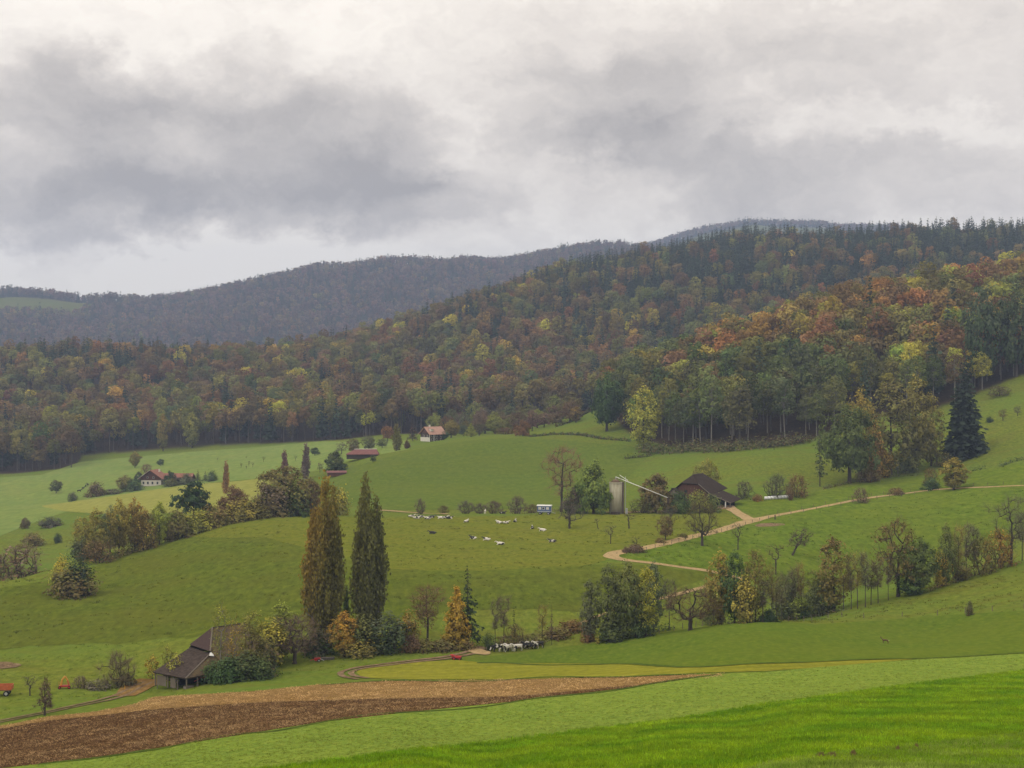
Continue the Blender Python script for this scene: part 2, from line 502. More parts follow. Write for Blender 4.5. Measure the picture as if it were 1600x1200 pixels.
def ground_mat():
    m, N_, L_ = new_mat('meadow_grass')
    g = N_('ShaderNodeNewGeometry').outputs['Position']
    big = noise_node(N_, L_, g, 0.018, 5, 0.6)
    mid = noise_node(N_, L_, g, 0.12, 4, 0.6, (0.5, 1.4, 1))
    fine = noise_node(N_, L_, g, 0.9, 6, 0.72, (1, 0.5, 1))
    a, b = lin(98, 109, 38), lin(122, 129, 50)
    c = ramp(N_, L_, fine.outputs['Fac'], [(0.28, tuple(k * 0.5 for k in a)), (0.5, a), (0.74, b)])
    f1 = ramp(N_, L_, big.outputs['Fac'], [(0.4, (0, 0, 0)), (0.62, (0.6, 0.6, 0.6))])
    c = mixc(N_, L_, f1, c, lin(88, 112, 42))
    f2 = ramp(N_, L_, mid.outputs['Fac'], [(0.46, (0, 0, 0)), (0.7, (0.5, 0.5, 0.5))])
    c = mixc(N_, L_, f2, c, lin(102, 98, 40))
    w = N_('ShaderNodeAttribute'); w.attribute_name = 'wood'
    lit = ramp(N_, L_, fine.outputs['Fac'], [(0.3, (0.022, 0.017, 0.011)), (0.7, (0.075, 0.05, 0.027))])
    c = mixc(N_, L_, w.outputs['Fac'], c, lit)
    bp = N_('ShaderNodeBump'); bp.inputs['Strength'].default_value = 0.3; bp.inputs['Distance'].default_value = 0.25
    L_(fine.outputs['Fac'], bp.inputs['Height'])
    d = N_('ShaderNodeBsdfDiffuse'); L_(c, d.inputs['Color']); L_(bp.outputs[0], d.inputs['Normal'])
    out_(N_, L_, d.outputs[0])
    return m


M['ground'] = ground_mat()
gme = mesh_np('ground', tv, tq, None, M['ground'], True, {'wood': wood})
ground = tag(link('ground', gme), 'rolling meadow ground of the valley and the hills', None, None, 'structure')

# ------------------------------------------------------------------ draped sheets and strips
def wob(n, amp, seed):
    rg = np.random.RandomState(seed); t = np.arange(n); s = np.zeros(n)
    for w in (5, 9, 17, 31): s += np.sin(t / w * 2 * np.pi + rg.uniform(0, 6.3)) * rg.uniform(0.4, 1)
    return s * amp / 2


def sheet(name, near, far, mat, offz=0.05, step=4, rows=None, label=None, seed=1, amp=0.12, ymin=30.0, yfix=None):
    """a field draped on the ground between a near and a far edge, both traced as photograph pixels"""
    near, far = list(near), list(far)
    for e in (near, far):      # fields that leave the picture go on beyond it
        if e[-1][0] >= 1680: e.append((1795, e[-1][1] + (e[-1][1] - e[-2][1]) / (e[-1][0] - e[-2][0]) * (1795 - e[-1][0])))
        if e[0][0] <= -60: e.insert(0, (-195, e[0][1] - (e[1][1] - e[0][1]) / (e[1][0] - e[0][0]) * 135))
    u0 = max(near[0][0], far[0][0]); u1 = min(near[-1][0], far[-1][0])
    us = np.arange(u0, u1 + 0.01, step); us[-1] = u1
    vn, vf = lerp_tab(near, us), lerp_tab(far, us)
    Yn = np.array([hitY(u, v, ymin) or np.nan for u, v in zip(us, vn)]) if not yfix else np.full(len(us), yfix)
    Yf = np.array([hitY(u, v, ymin) or np.nan for u, v in zip(us, vf)])
    Yn = Yn + wob(len(us), amp, seed); Yf = np.maximum(Yf + wob(len(us), amp, seed + 1), Yn + 0.05)
    rows = rows or int(max(3, min(90, np.nanmax(Yf - Yn) / 1.6)))
    t = np.linspace(0, 1, rows + 1)
    Y = Yn[None] * (1 - t[:, None]) + Yf[None] * t[:, None]
    X = (us[None] - 800) / F * Y
    Z = hz(X.ravel(), Y.ravel()) + offz
    v = np.stack([X.ravel(), Y.ravel(), Z], 1)
    n = len(us)
    i = (np.arange(rows)[:, None] * n + np.arange(n - 1)[None]).ravel()
    me = mesh_np(name, v, np.stack([i, i + 1, i + 1 + n, i + n], 1), None, mat, True)
    return tag(link(name, me), label, None, None, 'structure')


def smooth_path(P, n):
    P = np.array(P, float); k = len(P)
    d = np.r_[0, np.cumsum(np.linalg.norm(np.diff(P[:, :2], axis=0), axis=1))]
    m = pchip_slopes(np.repeat(d[:, None], P.shape[1], 1), P)
    for j in range(1, k - 1): m[j] = (P[j + 1] - P[j - 1]) / (d[j + 1] - d[j - 1])
    q = np.linspace(0, d[-1], n); i = np.clip(np.searchsorted(d, q, 'right') - 1, 0, k - 2)
    h = (d[i + 1] - d[i])[:, None]; t = ((q - d[i]) / h[:, 0])[:, None]
    return (2 * t**3 - 3 * t**2 + 1) * P[i] + (t**3 - 2 * t**2 + t) * h * m[i] + (-2 * t**3 + 3 * t**2) * P[i + 1] + (t**3 - t**2) * h * m[i + 1]


def strip(name, px, width, mat, offz=0.09, label=None, seed=2, shift=0.0, across=4, kind='structure', Yfix=None, ymin=30):
    """a track: photograph pixels (u, v, optional width) followed on the ground"""
    W = []
    for p in px:
        x, y, z = gp(p[0], p[1], p[3] if len(p) > 3 else None, ymin); W.append((x, y, p[2] if len(p) > 2 and p[2] else width))
    ln = sum(math.dist(W[i][:2], W[i + 1][:2]) for i in range(len(W) - 1))
    Q = smooth_path(W, max(8, int(ln / 1.2)))
    T = np.gradient(Q[:, :2], axis=0); T /= np.linalg.norm(T, axis=1)[:, None]
    Nn = np.stack([-T[:, 1], T[:, 0]], 1)
    w = Q[:, 2] * (1 + wob(len(Q), 0.1, seed)); c = shift + wob(len(Q), 0.08, seed + 5)
    vs = []
    for a in np.linspace(-0.5, 0.5, across + 1):
        vs.append(Q[:, :2] + Nn * (a * w + c)[:, None])
    V = np.stack(vs, 1).reshape(-1, 2)
    z = hz(V[:, 0], V[:, 1]) + offz
    n = across + 1; i = (np.arange(len(Q) - 1)[:, None] * n + np.arange(across)[None]).ravel()
    me = mesh_np(name, np.c_[V, z], np.stack([i, i + n, i + n + 1, i + 1], 1), None, mat, True)
    return tag(link(name, me), label, None, None, kind)


M['wheat'] = field_mat((0.72, 0.7, 0.7), 'bright_crop', lin(98, 138, 22), lin(136, 164, 34), 0.05, 1.6, (0.05, 0.5, 1), 0.35, lin(146, 162, 30), 0.45, 0.5, 0.55, lin(90, 140, 28), 0.35)
M['cereal'] = field_mat((1.2, 0.9, 0.63), 'young_cereal', lin(98, 134, 62), lin(126, 152, 76), 0.04, 1.3, (0.06, 0.45, 1), 0.3, lin(92, 130, 58), 0.3, 0.4, 0.5, lin(108, 140, 62), 0.4)
M['upper_field'] = field_mat((0.96, 0.72, 0.53), 'upper_crop', lin(84, 118, 44), lin(108, 134, 54), 0.04, 1.0, (0.05, 0.5, 1), 0.05, lin(92, 116, 46), 0.35, 0.3, 0.35, lin(98, 122, 48), 0.4)
M['cut_grass'] = field_mat((0.7, 0.68, 0.6), 'cut_grass', lin(140, 142, 48), lin(166, 162, 64), 0.06, 0.9, (0.035, 0.62, 1), 0.02, lin(118, 124, 42), 0.6, 0.3, 0.4)
M['rough_grass'] = field_mat((0.95, 0.85, 0.7), 'rough_grass', lin(86, 104, 44), lin(112, 124, 56), 0.08, 0.8, None, 0, None, 0, 0.4, 0.5, lin(98, 104, 48))
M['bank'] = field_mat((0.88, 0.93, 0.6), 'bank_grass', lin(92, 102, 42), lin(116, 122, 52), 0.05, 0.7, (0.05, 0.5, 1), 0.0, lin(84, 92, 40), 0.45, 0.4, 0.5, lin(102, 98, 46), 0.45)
M['pasture'] = field_mat((0.67, 0.62, 0.5), 'pasture', lin(122, 134, 52), lin(146, 152, 66), 0.03, 0.8, (0.06, 0.35, 1), 0.0, lin(134, 134, 58), 0.4, 0.35, 0.45, lin(112, 132, 50), 0.45)
M['lush'] = field_mat((0.81, 0.62, 0.45), 'lush_pasture', lin(100, 138, 50), lin(126, 156, 66), 0.04, 0.55, (0.08, 0.4, 1), 0.3, lin(84, 116, 44), 0.45, 0.45, 0.6, lin(116, 140, 56), 0.45)
M['hill'] = field_mat((0.92, 0.69, 0.63), 'hill_crop', lin(92, 124, 48), lin(110, 138, 58), 0.02, 0.5, (0.03, 0.25, 1), 0.1, lin(84, 118, 50), 0.4, 0.2, 0.3, lin(104, 126, 50), 0.4)
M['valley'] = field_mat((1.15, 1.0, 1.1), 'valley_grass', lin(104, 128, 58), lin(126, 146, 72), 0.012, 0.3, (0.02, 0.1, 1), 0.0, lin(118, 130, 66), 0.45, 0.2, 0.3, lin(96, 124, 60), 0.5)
M['hay'] = field_mat((0.8, 0.85, 0.85), 'pale_hayfield', lin(146, 144, 66), lin(164, 158, 82), 0.02, 0.4, (0.03, 0.25, 1), 0.0, lin(134, 132, 62), 0.4, 0.2, 0.3)
M['soil'] = field_mat((0.57, 0.56, 0.46), 'turned_soil', lin(104, 76, 48), lin(148, 114, 78), 0.06, 2.2, (0.06, 0.7, 1), 0.2, lin(84, 58, 36), 0.55, 0.9, 0.6, lin(92, 66, 42), 0.4)
M['stubble'] = field_mat((0.75, 0.7, 0.55), 'stubble', lin(146, 118, 78), lin(184, 156, 110), 0.06, 2.2, (0.06, 0.7, 1), 0.1, lin(128, 98, 62), 0.5, 0.7, 0.5, lin(150, 126, 86), 0.4)
M['track'] = field_mat((0.85, 0.85, 0.8), 'track_earth', lin(168, 144, 106), lin(192, 168, 130), 0.2, 1.4, None, 0, None, 0, 0.4, 0.4)
M['mud'] = field_mat((0.8, 0.8, 0.75), 'mud', lin(118, 96, 74), lin(164, 142, 116), 0.3, 1.6, None, 0, None, 0, 0.5, 0.5)
M['ditch'] = field_mat((1.2, 1.15, 0.9), 'ditch_grass', lin(62, 78, 34), lin(86, 100, 44), 0.2, 1.2, None, 0, None, 0, 0.5, 0.5)

E1 = [(-60, 1262), (100, 1228), (300, 1211), (442, 1199), (600, 1177.5), (800, 1156), (912, 1141), (1050, 1125), (1200, 1099), (1300, 1086), (1415, 1070), (1600, 1047), (1680, 1037)]
E2 = [(-60, 1208), (37, 1197), (100, 1190), (200, 1177), (275, 1165), (400, 1145), (500, 1129), (650, 1112), (800, 1097), (975, 1076), (1125, 1054), (1200, 1050), (1300, 1041), (1430, 1031), (1600, 1021), (1680, 1016)]
E3 = [(-60, 1143), (0, 1135), (75, 1120), (150, 1112), (212, 1100), (240, 1089), (300, 1086), (400, 1080), (500, 1069.5), (600, 1065), (800, 1062.5), (1000, 1057.5), (1075, 1055), (1130, 1053)]
E3b = [(-60, 1146), (0, 1139), (80, 1126), (150, 1119), (250, 1108), (400, 1098), (600, 1092), (800, 1089), (900, 1080), (1000, 1070), (1060, 1061)]
EB = [(1100, 1225), (1200, 1196), (1275, 1182), (1437, 1165), (1600, 1147), (1680, 1140)]
sheet('bright_crop_field', [(u, 1290) for u in (-60, 1000)] + [(1060, 1255), (1160, 1210), (1200, 1196), (1275, 1182), (1437, 1165), (1600, 1147), (1680, 1140)], E1, M['wheat'], 0.05, 5, 70, 'bright lime green crop field in the foreground', 11)
sheet('young_cereal_field', E1, E2, M['cereal'], 0.05, 5, 60, 'blue green young cereal field above the bright crop', 21)
sheet('ploughed_field', [p for p in E2 if p[0] < 1126], [p for p in E3b] + [(1125, 1054)], M['soil'], 0.06, 4, 50, 'dark brown ploughed part of the field with straw bits', 31, 0.25)
sheet('stubble_field', E3b + [(1125, 1054.3)], E3, M['stubble'], 0.05, 4, 14, 'pale straw stubble strip along the ploughed soil', 41, 0.2)
G_up = [(557, 1049), (566, 1046), (575, 1043.5), (600, 1039), (625, 1036), (712, 1031.5), (760, 1036), (800, 1036.5), (950, 1037.5), (1050, 1042), (1112, 1042), (1200, 1036.5), (1425, 1030)]
G_lo = [(557, 1051), (566, 1059), (600, 1061), (650, 1062), (800, 1062), (1000, 1057), (1100, 1051.5), (1200, 1049), (1300, 1041.5), (1425, 1031)]
sheet('cut_grass_field', G_lo, G_up, M['cut_grass'], 0.06, 4, 26, 'yellow green strip of freshly cut grass', 51, 0.08)
H_lo = [(706, 1032.5), (760, 1036), (800, 1036), (950, 1037), (1050, 1041.5), (1112, 1041.5), (1200, 1036), (1425, 1029.5), (1600, 1020.5), (1680, 1016)]
H_up = [(706, 1031), (760, 1026), (800, 1022), (860, 1014), (935, 1005), (1050, 987), (1130, 976), (1200, 969.5), (1275, 976), (1400, 968), (1500, 960), (1600, 955), (1680, 945)]
sheet('upper_crop_field', H_lo, H_up, M['upper_field'], 0.05, 4, 50, 'green crop field rising to the tree line', 61, 0.1)
strip('ditch_verge', [(745, 1036.4), (800, 1037), (950, 1038), (1050, 1042.3), (1112, 1042.2), (1200, 1037), (1425, 1030), (1600, 1021), (1660, 1017)], 1.3, M['ditch'], 0.12, 'dark grassy verge between the crop fields')
strip('field_verge', [(60, 1195.5), (100, 1190.5), (200, 1178), (275, 1166), (400, 1146), (500, 1130), (650, 1113), (800, 1098), (975, 1077), (1120, 1055)], 1.1, M['ditch'], 0.11, 'dark grass verge along the ploughed field')
strip('field_verge', [(500, 1071), (600, 1064.3), (800, 1062.2), (1000, 1057.3), (1080, 1054.6)], 1.2, M['ditch'], 0.11, 'weedy verge between stubble and cut grass')

# pasture with the terrace bank under it
P_edge = [(-60, 926), (0, 919), (80, 907), (150, 884), (191, 870), (286, 839.5), (420, 840), (520, 867), (600, 889), (700, 892), (800, 890), (900, 885), (960, 880), (1040, 886), (1115, 896)]
P_lo = [(-60, 1018), (60, 1010), (200, 1003), (300, 995), (400, 985), (600, 978), (640, 965), (700, 955), (800, 952), (900, 955), (1000, 945), (1115, 897)]
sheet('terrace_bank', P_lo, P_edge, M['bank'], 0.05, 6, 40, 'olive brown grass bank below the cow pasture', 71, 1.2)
P_top = [(285, 838.5), (350, 822), (430, 807.5), (600, 808.5), (800, 806.5), (870, 803), (960, 803), (1040, 800), (1130, 793), (1155, 813)]
P_top2 = P_top
sheet('cow_pasture', [(285, 839.5), (420, 841), (520, 868), (600, 890), (700, 893), (800, 891), (900, 886), (948, 876), (955, 866), (1000, 862), (1060, 845), (1130, 826), (1155, 815)], P_top2, M['pasture'], 0.05, 6, 60, 'light olive cow pasture on the terrace', 81, 0.7)
sheet('lush_pasture', [(960, 868), (1000, 878), (1100, 888), (1180, 905), (1300, 930), (1400, 905), (1520, 850), (1600, 826), (1680, 800)], [(960, 866.5), (1000, 858), (1060, 845), (1130, 826), (1200, 810), (1300, 790), (1400, 774), (1450, 768), (1520, 763), (1600, 761), (1680, 758)], M['lush'], 0.05, 5, 60, 'lush green pasture beside the farm track', 91, 0.3)
sheet('lush_pasture', [(1140, 790), (1180, 806), (1250, 797), (1350, 779), (1450, 764), (1520, 760.5), (1600, 758), (1680, 755)], [(1140, 787), (1180, 782), (1240, 776), (1300, 765), (1380, 751), (1450, 747), (1520, 738), (1600, 723), (1680, 700)], M['lush'], 0.05, 5, 30, 'green pasture above the farm track', 93, 0.3)
sheet('hill_crop_field', [(508, 750), (540, 790), (600, 797), (800, 796), (900, 790), (960, 770), (1012, 714)], [(508, 742), (540, 733), (600, 716), (650, 703), (700, 692), (760, 686), (820, 684), (900, 690), (985, 697), (1012, 712)], M['hill'], 0.06, 5, 50, 'smooth green crop on the rounded hill', 101, 0.4, 440)
sheet('hayfield', [(66, 792), (100, 799), (200, 806), (300, 800), (400, 780), (430, 752)], [(66, 790), (100, 786), (150, 779), (200, 771), (250, 764), (300, 757), (360, 753), (430, 745)], M['hay'], 0.08, 6, 24, 'pale yellow hayfield below the white walled farmhouse', 111, 0.8, 480)
sheet('valley_meadow', [(-60, 860), (66, 812), (100, 801), (200, 772), (300, 757), (430, 745), (500, 735), (560, 716), (640, 702)], [(-60, 750), (66, 742), (125, 722), (200, 715), (300, 706), (400, 699), (500, 690), (560, 690), (640, 688)], M['valley'], 0.06, 6, 60, 'hazy green meadow before the valley forest', 121, 0.8, 480)

# tracks
strip('farm_track', [(1160, 905, 2.6), (1110, 893, 2.6), (1060, 886, 2.8), (1010, 879, 3.0), (975, 875, 3.2), (955, 869.5, 3.6), (968, 863, 4.2), (1000, 858, 3.4), (1050, 847, 3.2), (1100, 835, 3.2), (1150, 821, 3.6), (1170, 815, 4.5), (1210, 806, 2.8), (1300, 789, 2.5), (1400, 773, 2.3), (1450, 766.5, 2.2), (1500, 763, 1.6), (1560, 760.5, 1.5), (1640, 758, 1.5)], 3.0, M['track'], 0.1, 'pale earth farm track winding past the orchard', 131)
strip('farm_track', [(1176, 814, 5.0), (1160, 806, 4.0), (1145, 797, 3.6), (1132, 788, 4.5)], 4.0, M['track'], 0.12, 'pale earth branch of the track up to the barn', 135)
for sh in (-0.85, 0.85):
    strip('wheel_rut', [(752, 1015, 0), (720, 1024, 0), (690, 1029, 0), (640, 1034.5, 0), (595, 1040, 0), (560, 1045, 0), (541, 1051, 0), (545, 1057, 0), (566, 1061, 0)], 1.0, M['mud'], 0.12, 'muddy wheel rut curving round the cut grass', 141, sh, 2)
    strip('wheel_rut', [(-30, 1134, 0), (30, 1122, 0), (90, 1110, 0), (150, 1097, 0), (185, 1088, 0), (210, 1076, 0), (232, 1066, 0)], 0.75, M['mud'], 0.12, 'dark wheel rut leading to the old barn', 145, sh, 2)
strip('yard_earth', [(196, 1088, 3), (212, 1076, 5), (226, 1068, 7), (242, 1062, 6)], 5, M['stubble'], 0.1, 'bare trodden earth beside the old barn', 147)
strip('gateway_mud', [(735, 1019.5, 3), (742, 1019, 6), (750, 1018, 6), (758, 1017, 3)], 5, M['track'], 0.14, 'muddy gravelled gateway by the hedge', 149)
strip('far_lane', [(640, 1012.5), (690, 1013.2), (735, 1014.8), (758, 1012)], 2.2, M['mud'], 0.12, 'earth lane along the hedge', 151)
strip('gully_track', [(905, 975), (945, 960), (990, 946), (1040, 934), (1080, 923), (1118, 913)], 1.0, M['track'], 0.14, 'pale track behind the green trees', 153, ymin=262)
strip('hill_lane', [(585, 797.5), (620, 799.5), (660, 802.5), (700, 806)], 2.6, M['track'], 0.2, 'pale lane at the foot of the green hill', 155, Yfix=None, ymin=440)
strip('soil_patch', [(-30, 1041, 4), (0, 1040.5, 7), (20, 1040, 5), (32, 1039, 1.5)], 5, M['mud'], 0.12, 'bare brown soil patch in the meadow', 157)
strip('soil_patch', [(1183, 823, 1.5), (1196, 821, 5), (1210, 820, 6), (1226, 820, 2)], 5, M['mud'], 0.12, 'trampled brown soil beside the track fork', 159)
strip('farmyard_earth', [(1050, 797, 2), (1090, 795, 7), (1120, 794, 8), (1135, 790, 4)], 6, M['mud'], 0.13, 'trodden brown farmyard in front of the dark barn', 161)
strip('farm_apron', [(940, 801, 2), (990, 800.5, 4), (1040, 799, 3)], 3, M['track'], 0.13, 'pale gravel apron beside the silo', 163)

# ================================================================== tree shapes
def tubes_np(P0, P1, R0, R1, k=5):
    P0, P1 = np.asarray(P0, float), np.asarray(P1, float)
    d = P1 - P0; d /= np.linalg.norm(d, axis=1)[:, None] + 1e-9
    ref = np.where(np.abs(d[:, 2:3]) > 0.9, [[1.0, 0, 0]], [[0, 0, 1.0]])
    a = np.cross(d, ref); a /= np.linalg.norm(a, axis=1)[:, None] + 1e-9
    c = np.cross(d, a)
    t = np.arange(k) * 2 * np.pi / k
    ring = a[:, None] * np.cos(t)[None, :, None] + c[:, None] * np.sin(t)[None, :, None]
    V = np.concatenate([P0[:, None] + ring * np.asarray(R0)[:, None, None], P1[:, None] + ring * np.asarray(R1)[:, None, None]], 1)
    n = len(P0); b = (np.arange(n) * 2 * k)[:, None]; i = np.arange(k)[None]
    j = (i + 1) % k
    Q = np.stack([b + i, b + j, b + k + j, b + k + i], 2).reshape(-1, 4)
    return V.reshape(-1, 3), Q


def leaf_quads(rng, C, size, flat=0.3, stretch=1.25, droop=None, out=None, wild=0.55):
    """one leaf spray (a bent four-cornered face) at each centre"""
    n = len(C)
    nr = rng.normal(size=(n, 3)); nr[:, 2] = np.abs(nr[:, 2]) + flat; nr /= np.linalg.norm(nr, axis=1)[:, None]
    if out is not None:
        nr = nr * wild + out; nr /= np.linalg.norm(nr, axis=1)[:, None]
    a = np.cross(nr, rng.normal(size=(n, 3))); a /= np.linalg.norm(a, axis=1)[:, None] + 1e-9
    if droop is not None:
        a = a * 0.5 + droop; a /= np.linalg.norm(a, axis=1)[:, None]
    b = np.cross(nr, a); b /= np.linalg.norm(b, axis=1)[:, None] + 1e-9
    s = (np.asarray(size) * rng.uniform(0.6, 1.35, n))[:, None] / 2
    e = stretch
    V = np.stack([C - a * s * e, C - b * s + a * s * 0.2, C + a * s * e, C + b * s + a * s * 0.2], 1).reshape(-1, 3)
    return V, np.arange(n * 4).reshape(-1, 4)


def grow(rng, trunk, pts, zw=0.7, axy=1.0, jit=0.12, rise=0.1):
    nodes = [np.array(p, float) for p in trunk]; par = [-1] + list(range(len(trunk) - 1))
    arr = np.zeros((len(trunk) + 2 * len(pts), 3)); arr[:len(nodes)] = nodes; n = len(nodes)
    outer = []
    for p in pts:
        D = arr[:n] - p
        c = np.sqrt((D[:, 0]**2 + D[:, 1]**2) * axy**2 + D[:, 2]**2) + zw * np.maximum(0, D[:, 2])
        c[0] += 3
        j = int(np.argmin(c)); L0 = np.linalg.norm(D[j])
        if L0 > 1.0:
            mid = (arr[j] + p) / 2 + rng.normal(size=3) * jit * L0; mid[2] += rise * L0 * (1 if rng.random() < 0.7 else -0.6)
            arr[n] = mid; par.append(j); j = n; n += 1
        arr[n] = p; par.append(j); outer.append(n); n += 1
    arr = arr[:n]; par = np.array(par)
    cnt = np.ones(n)
    for i in range(n - 1, 0, -1): cnt[par[i]] += cnt[i]
    return arr, par, cnt, np.array(outer)


def blob_env(rng, lumps=5, amt=0.22):
    ph = rng.uniform(0, 6.28, lumps); fr = rng.integers(1, 5, lumps); fz = rng.uniform(2, 8, lumps)
    return lambda th, t: 1 + amt * sum(math.sin(fr[i] * th + ph[i] + fz[i] * t) for i in range(lumps)) / math.sqrt(lumps)


def envelope_points(rng, K, H, W, base, prof, shell=0.5, lean=(0, 0)):
    e = blob_env(rng); out = []
    while len(out) < K:
        t = rng.random(); th = rng.uniform(0, 2 * np.pi)
        r = prof(t) * e(th, t)
        if rng.random() > r * 1.1 + 0.1: continue
        q = rng.random() ** shell
        z = base + (H - base) * t * (1 + 0.06 * (e(th, 0.3) - 1) * 3)
        out.append((math.cos(th) * r * q * W / 2 + lean[0] * z, math.sin(th) * r * q * W / 2 + lean[1] * z, z))
    out = np.array(out)
    return out[np.argsort(np.hypot(out[:, 0] - lean[0] * out[:, 2], out[:, 1] - lean[1] * out[:, 2]) + np.abs(out[:, 2] - base - (H - base) * 0.25) * 0.5)]


P_ROUND = lambda t: max(0.02, (1 - (abs(t - 0.42) / 0.6) ** 2.2)) ** 0.6 if abs(t - 0.42) < 0.6 else 0.03
P_OVAL = lambda t: max(0.03, math.sin(math.pi * min(1, max(0, 0.06 + 0.94 * t))) ** 0.6)
P_VASE = lambda t: max(0.05, 0.25 + 0.95 * t ** 0.8) if t < 0.82 else max(0.05, 1.06 - ((t - 0.82) / 0.18) ** 2 * 0.9)
P_DOME = lambda t: max(0.04, (1 - t ** 2.2)) ** 0.5
P_COL = lambda t: max(0.05, (0.62 + 1.1 * t) if t < 0.3 else (0.95 - 0.74 * ((t - 0.3) / 0.7) ** 2.6))
P_CONE = lambda t: max(0.03, (1 - t) ** 0.8)

PROTO = {}


def store(key, H, W, tv_, tq_, cv, cq, lv, lh, bark='bark', cmat='foliage'):
    tm = mesh_np(key + '_trunk', tv_, tq_, None, M[bark], True) if len(tv_) else None
    cm = mesh_np(key + '_crown', cv, cq, None, M[cmat], False, {'lv': lv, 'lh': lh}) if len(cv) else None
    PROTO[key] = dict(h=H, w=W, trunk=tm, crown=cm)


def broad(key, seed, H, W, base=0.28, K=140, prof=P_ROUND, leaves=24, ls=0.5, clump=0.9, tr=0.35, bark='bark', zw=0.7,
          shell=0.45, twigs=0, tl=1.2, tw=0.035, lean=(0, 0), trunk_top=0.62, k=5, flat=0.4, cz=0.75, fork=1, density=1.0, min_r=0.02, hue='top', jit=0.12, calm=0.0):
    """broad leaved tree: a trunk with limbs grown to points inside an uneven crown, leaf sprays clumped round them"""
    rng = np.random.default_rng(seed)
    nT = 7
    t = np.linspace(0, 1, nT)
    trunk = np.stack([lean[0] * t * H * trunk_top + rng.normal(size=nT) * 0.012 * H * t, lean[1] * t * H * trunk_top + rng.normal(size=nT) * 0.012 * H * t, t * H * trunk_top], 1)
    pts = envelope_points(rng, K, H, W, base * H, prof, shell, lean)
    A, par, cnt, outer = grow(rng, trunk, pts, zw, jit=jit)
    r = tr * (cnt / cnt[0]) ** 0.55
    r = np.maximum(r, min_r)
    i = np.arange(1, len(A))
    R0 = np.minimum(r[par[i]], r[i] * 1.7); R0[:nT - 1] = r[par[i[:nT - 1]]]
    if nT > 1: R0[0] *= 1.35
    tv_, tq_ = tubes_np(A[par[i]], A[i], R0, r[i], k)
    cvs, cqs, lv, lh = [], [], [], []
    nb = 0
    Cn = A[outer]; Cn = np.concatenate([Cn, (A[outer] + A[par[outer]]) / 2]) if leaves > 14 else Cn
    if leaves:
        n = rng.poisson(leaves * (0.5 if leaves > 14 else 1), len(Cn)); n = (n * (rng.random(len(Cn)) < density)).astype(int)
        ids = np.repeat(np.arange(len(Cn)), n)
        C = Cn[ids] + rng.normal(size=(len(ids), 3)) * clump * np.array([0.62, 0.62, 0.62 * cz])
        o_ = (C - np.array([lean[0] * H * 0.5, lean[1] * H * 0.5, H * (base + 0.36 * (1 - base))])) / np.array([W, W, H * (1 - base)])
        o_ /= np.linalg.norm(o_, axis=1)[:, None] + 1e-6
        o2 = C - Cn[ids]; o2 /= np.linalg.norm(o2, axis=1)[:, None] + 1e-6; o2[:, 2] += 0.3
        V, Q = leaf_quads(rng, C, ls, flat, out=o_ * (0.8 + calm * 0.4) + o2 * 0.75, wild=0.55 - 0.3 * calm)
        cb = rng.random(len(Cn))
        cvs.append(V); cqs.append(Q + nb); nb += len(V)
        lv.append(np.clip(0.5 + (cb[ids] - 0.5) * (0.6 - 0.15 * calm) + (rng.random(len(ids)) - 0.5) * 0.4 * (1 - 0.8 * calm), 0, 1))
        hn = (C[:, 2] - base * H) / (H * (1 - base))
        cb2 = rng.random(len(Cn))
        lh.append(np.clip((cb2[ids] * 0.6 + hn * 0.5 - 0.35) if hue == 'top' else cb2[ids] ** 1.5, 0, 1))
    if twigs:
        ids = np.repeat(np.arange(len(outer)), twigs)
        o = outer[ids]; base_d = A[o] - A[par[o]]; base_d /= np.linalg.norm(base_d, axis=1)[:, None] + 1e-9
        d = base_d * 0.7 + rng.normal(size=(len(o), 3)) * 0.55; d[:, 2] += 0.25; d /= np.linalg.norm(d, axis=1)[:, None]
        st = A[o] + (A[par[o]] - A[o]) * rng.random(len(o))[:, None] * 0.8
        ln = tl * rng.uniform(0.5, 1.3, len(o))[:, None]
        en = st + d * ln
        sd = np.cross(d, rng.normal(size=d.shape)); sd /= np.linalg.norm(sd, axis=1)[:, None]
        V = np.stack([st - sd * tw, st + sd * tw, en + sd * tw * 0.4, en - sd * tw * 0.4], 1).reshape(-1, 3)
        cvs.append(V); cqs.append(np.arange(len(V)).reshape(-1, 4) + nb); nb += len(V)
        lv.append(rng.random(len(o)) * 0.5); lh.append(rng.random(len(o)))
    store(key, H, W, tv_, tq_, np.concatenate(cvs), np.concatenate(cqs), np.concatenate(lv), np.concatenate(lh), bark)


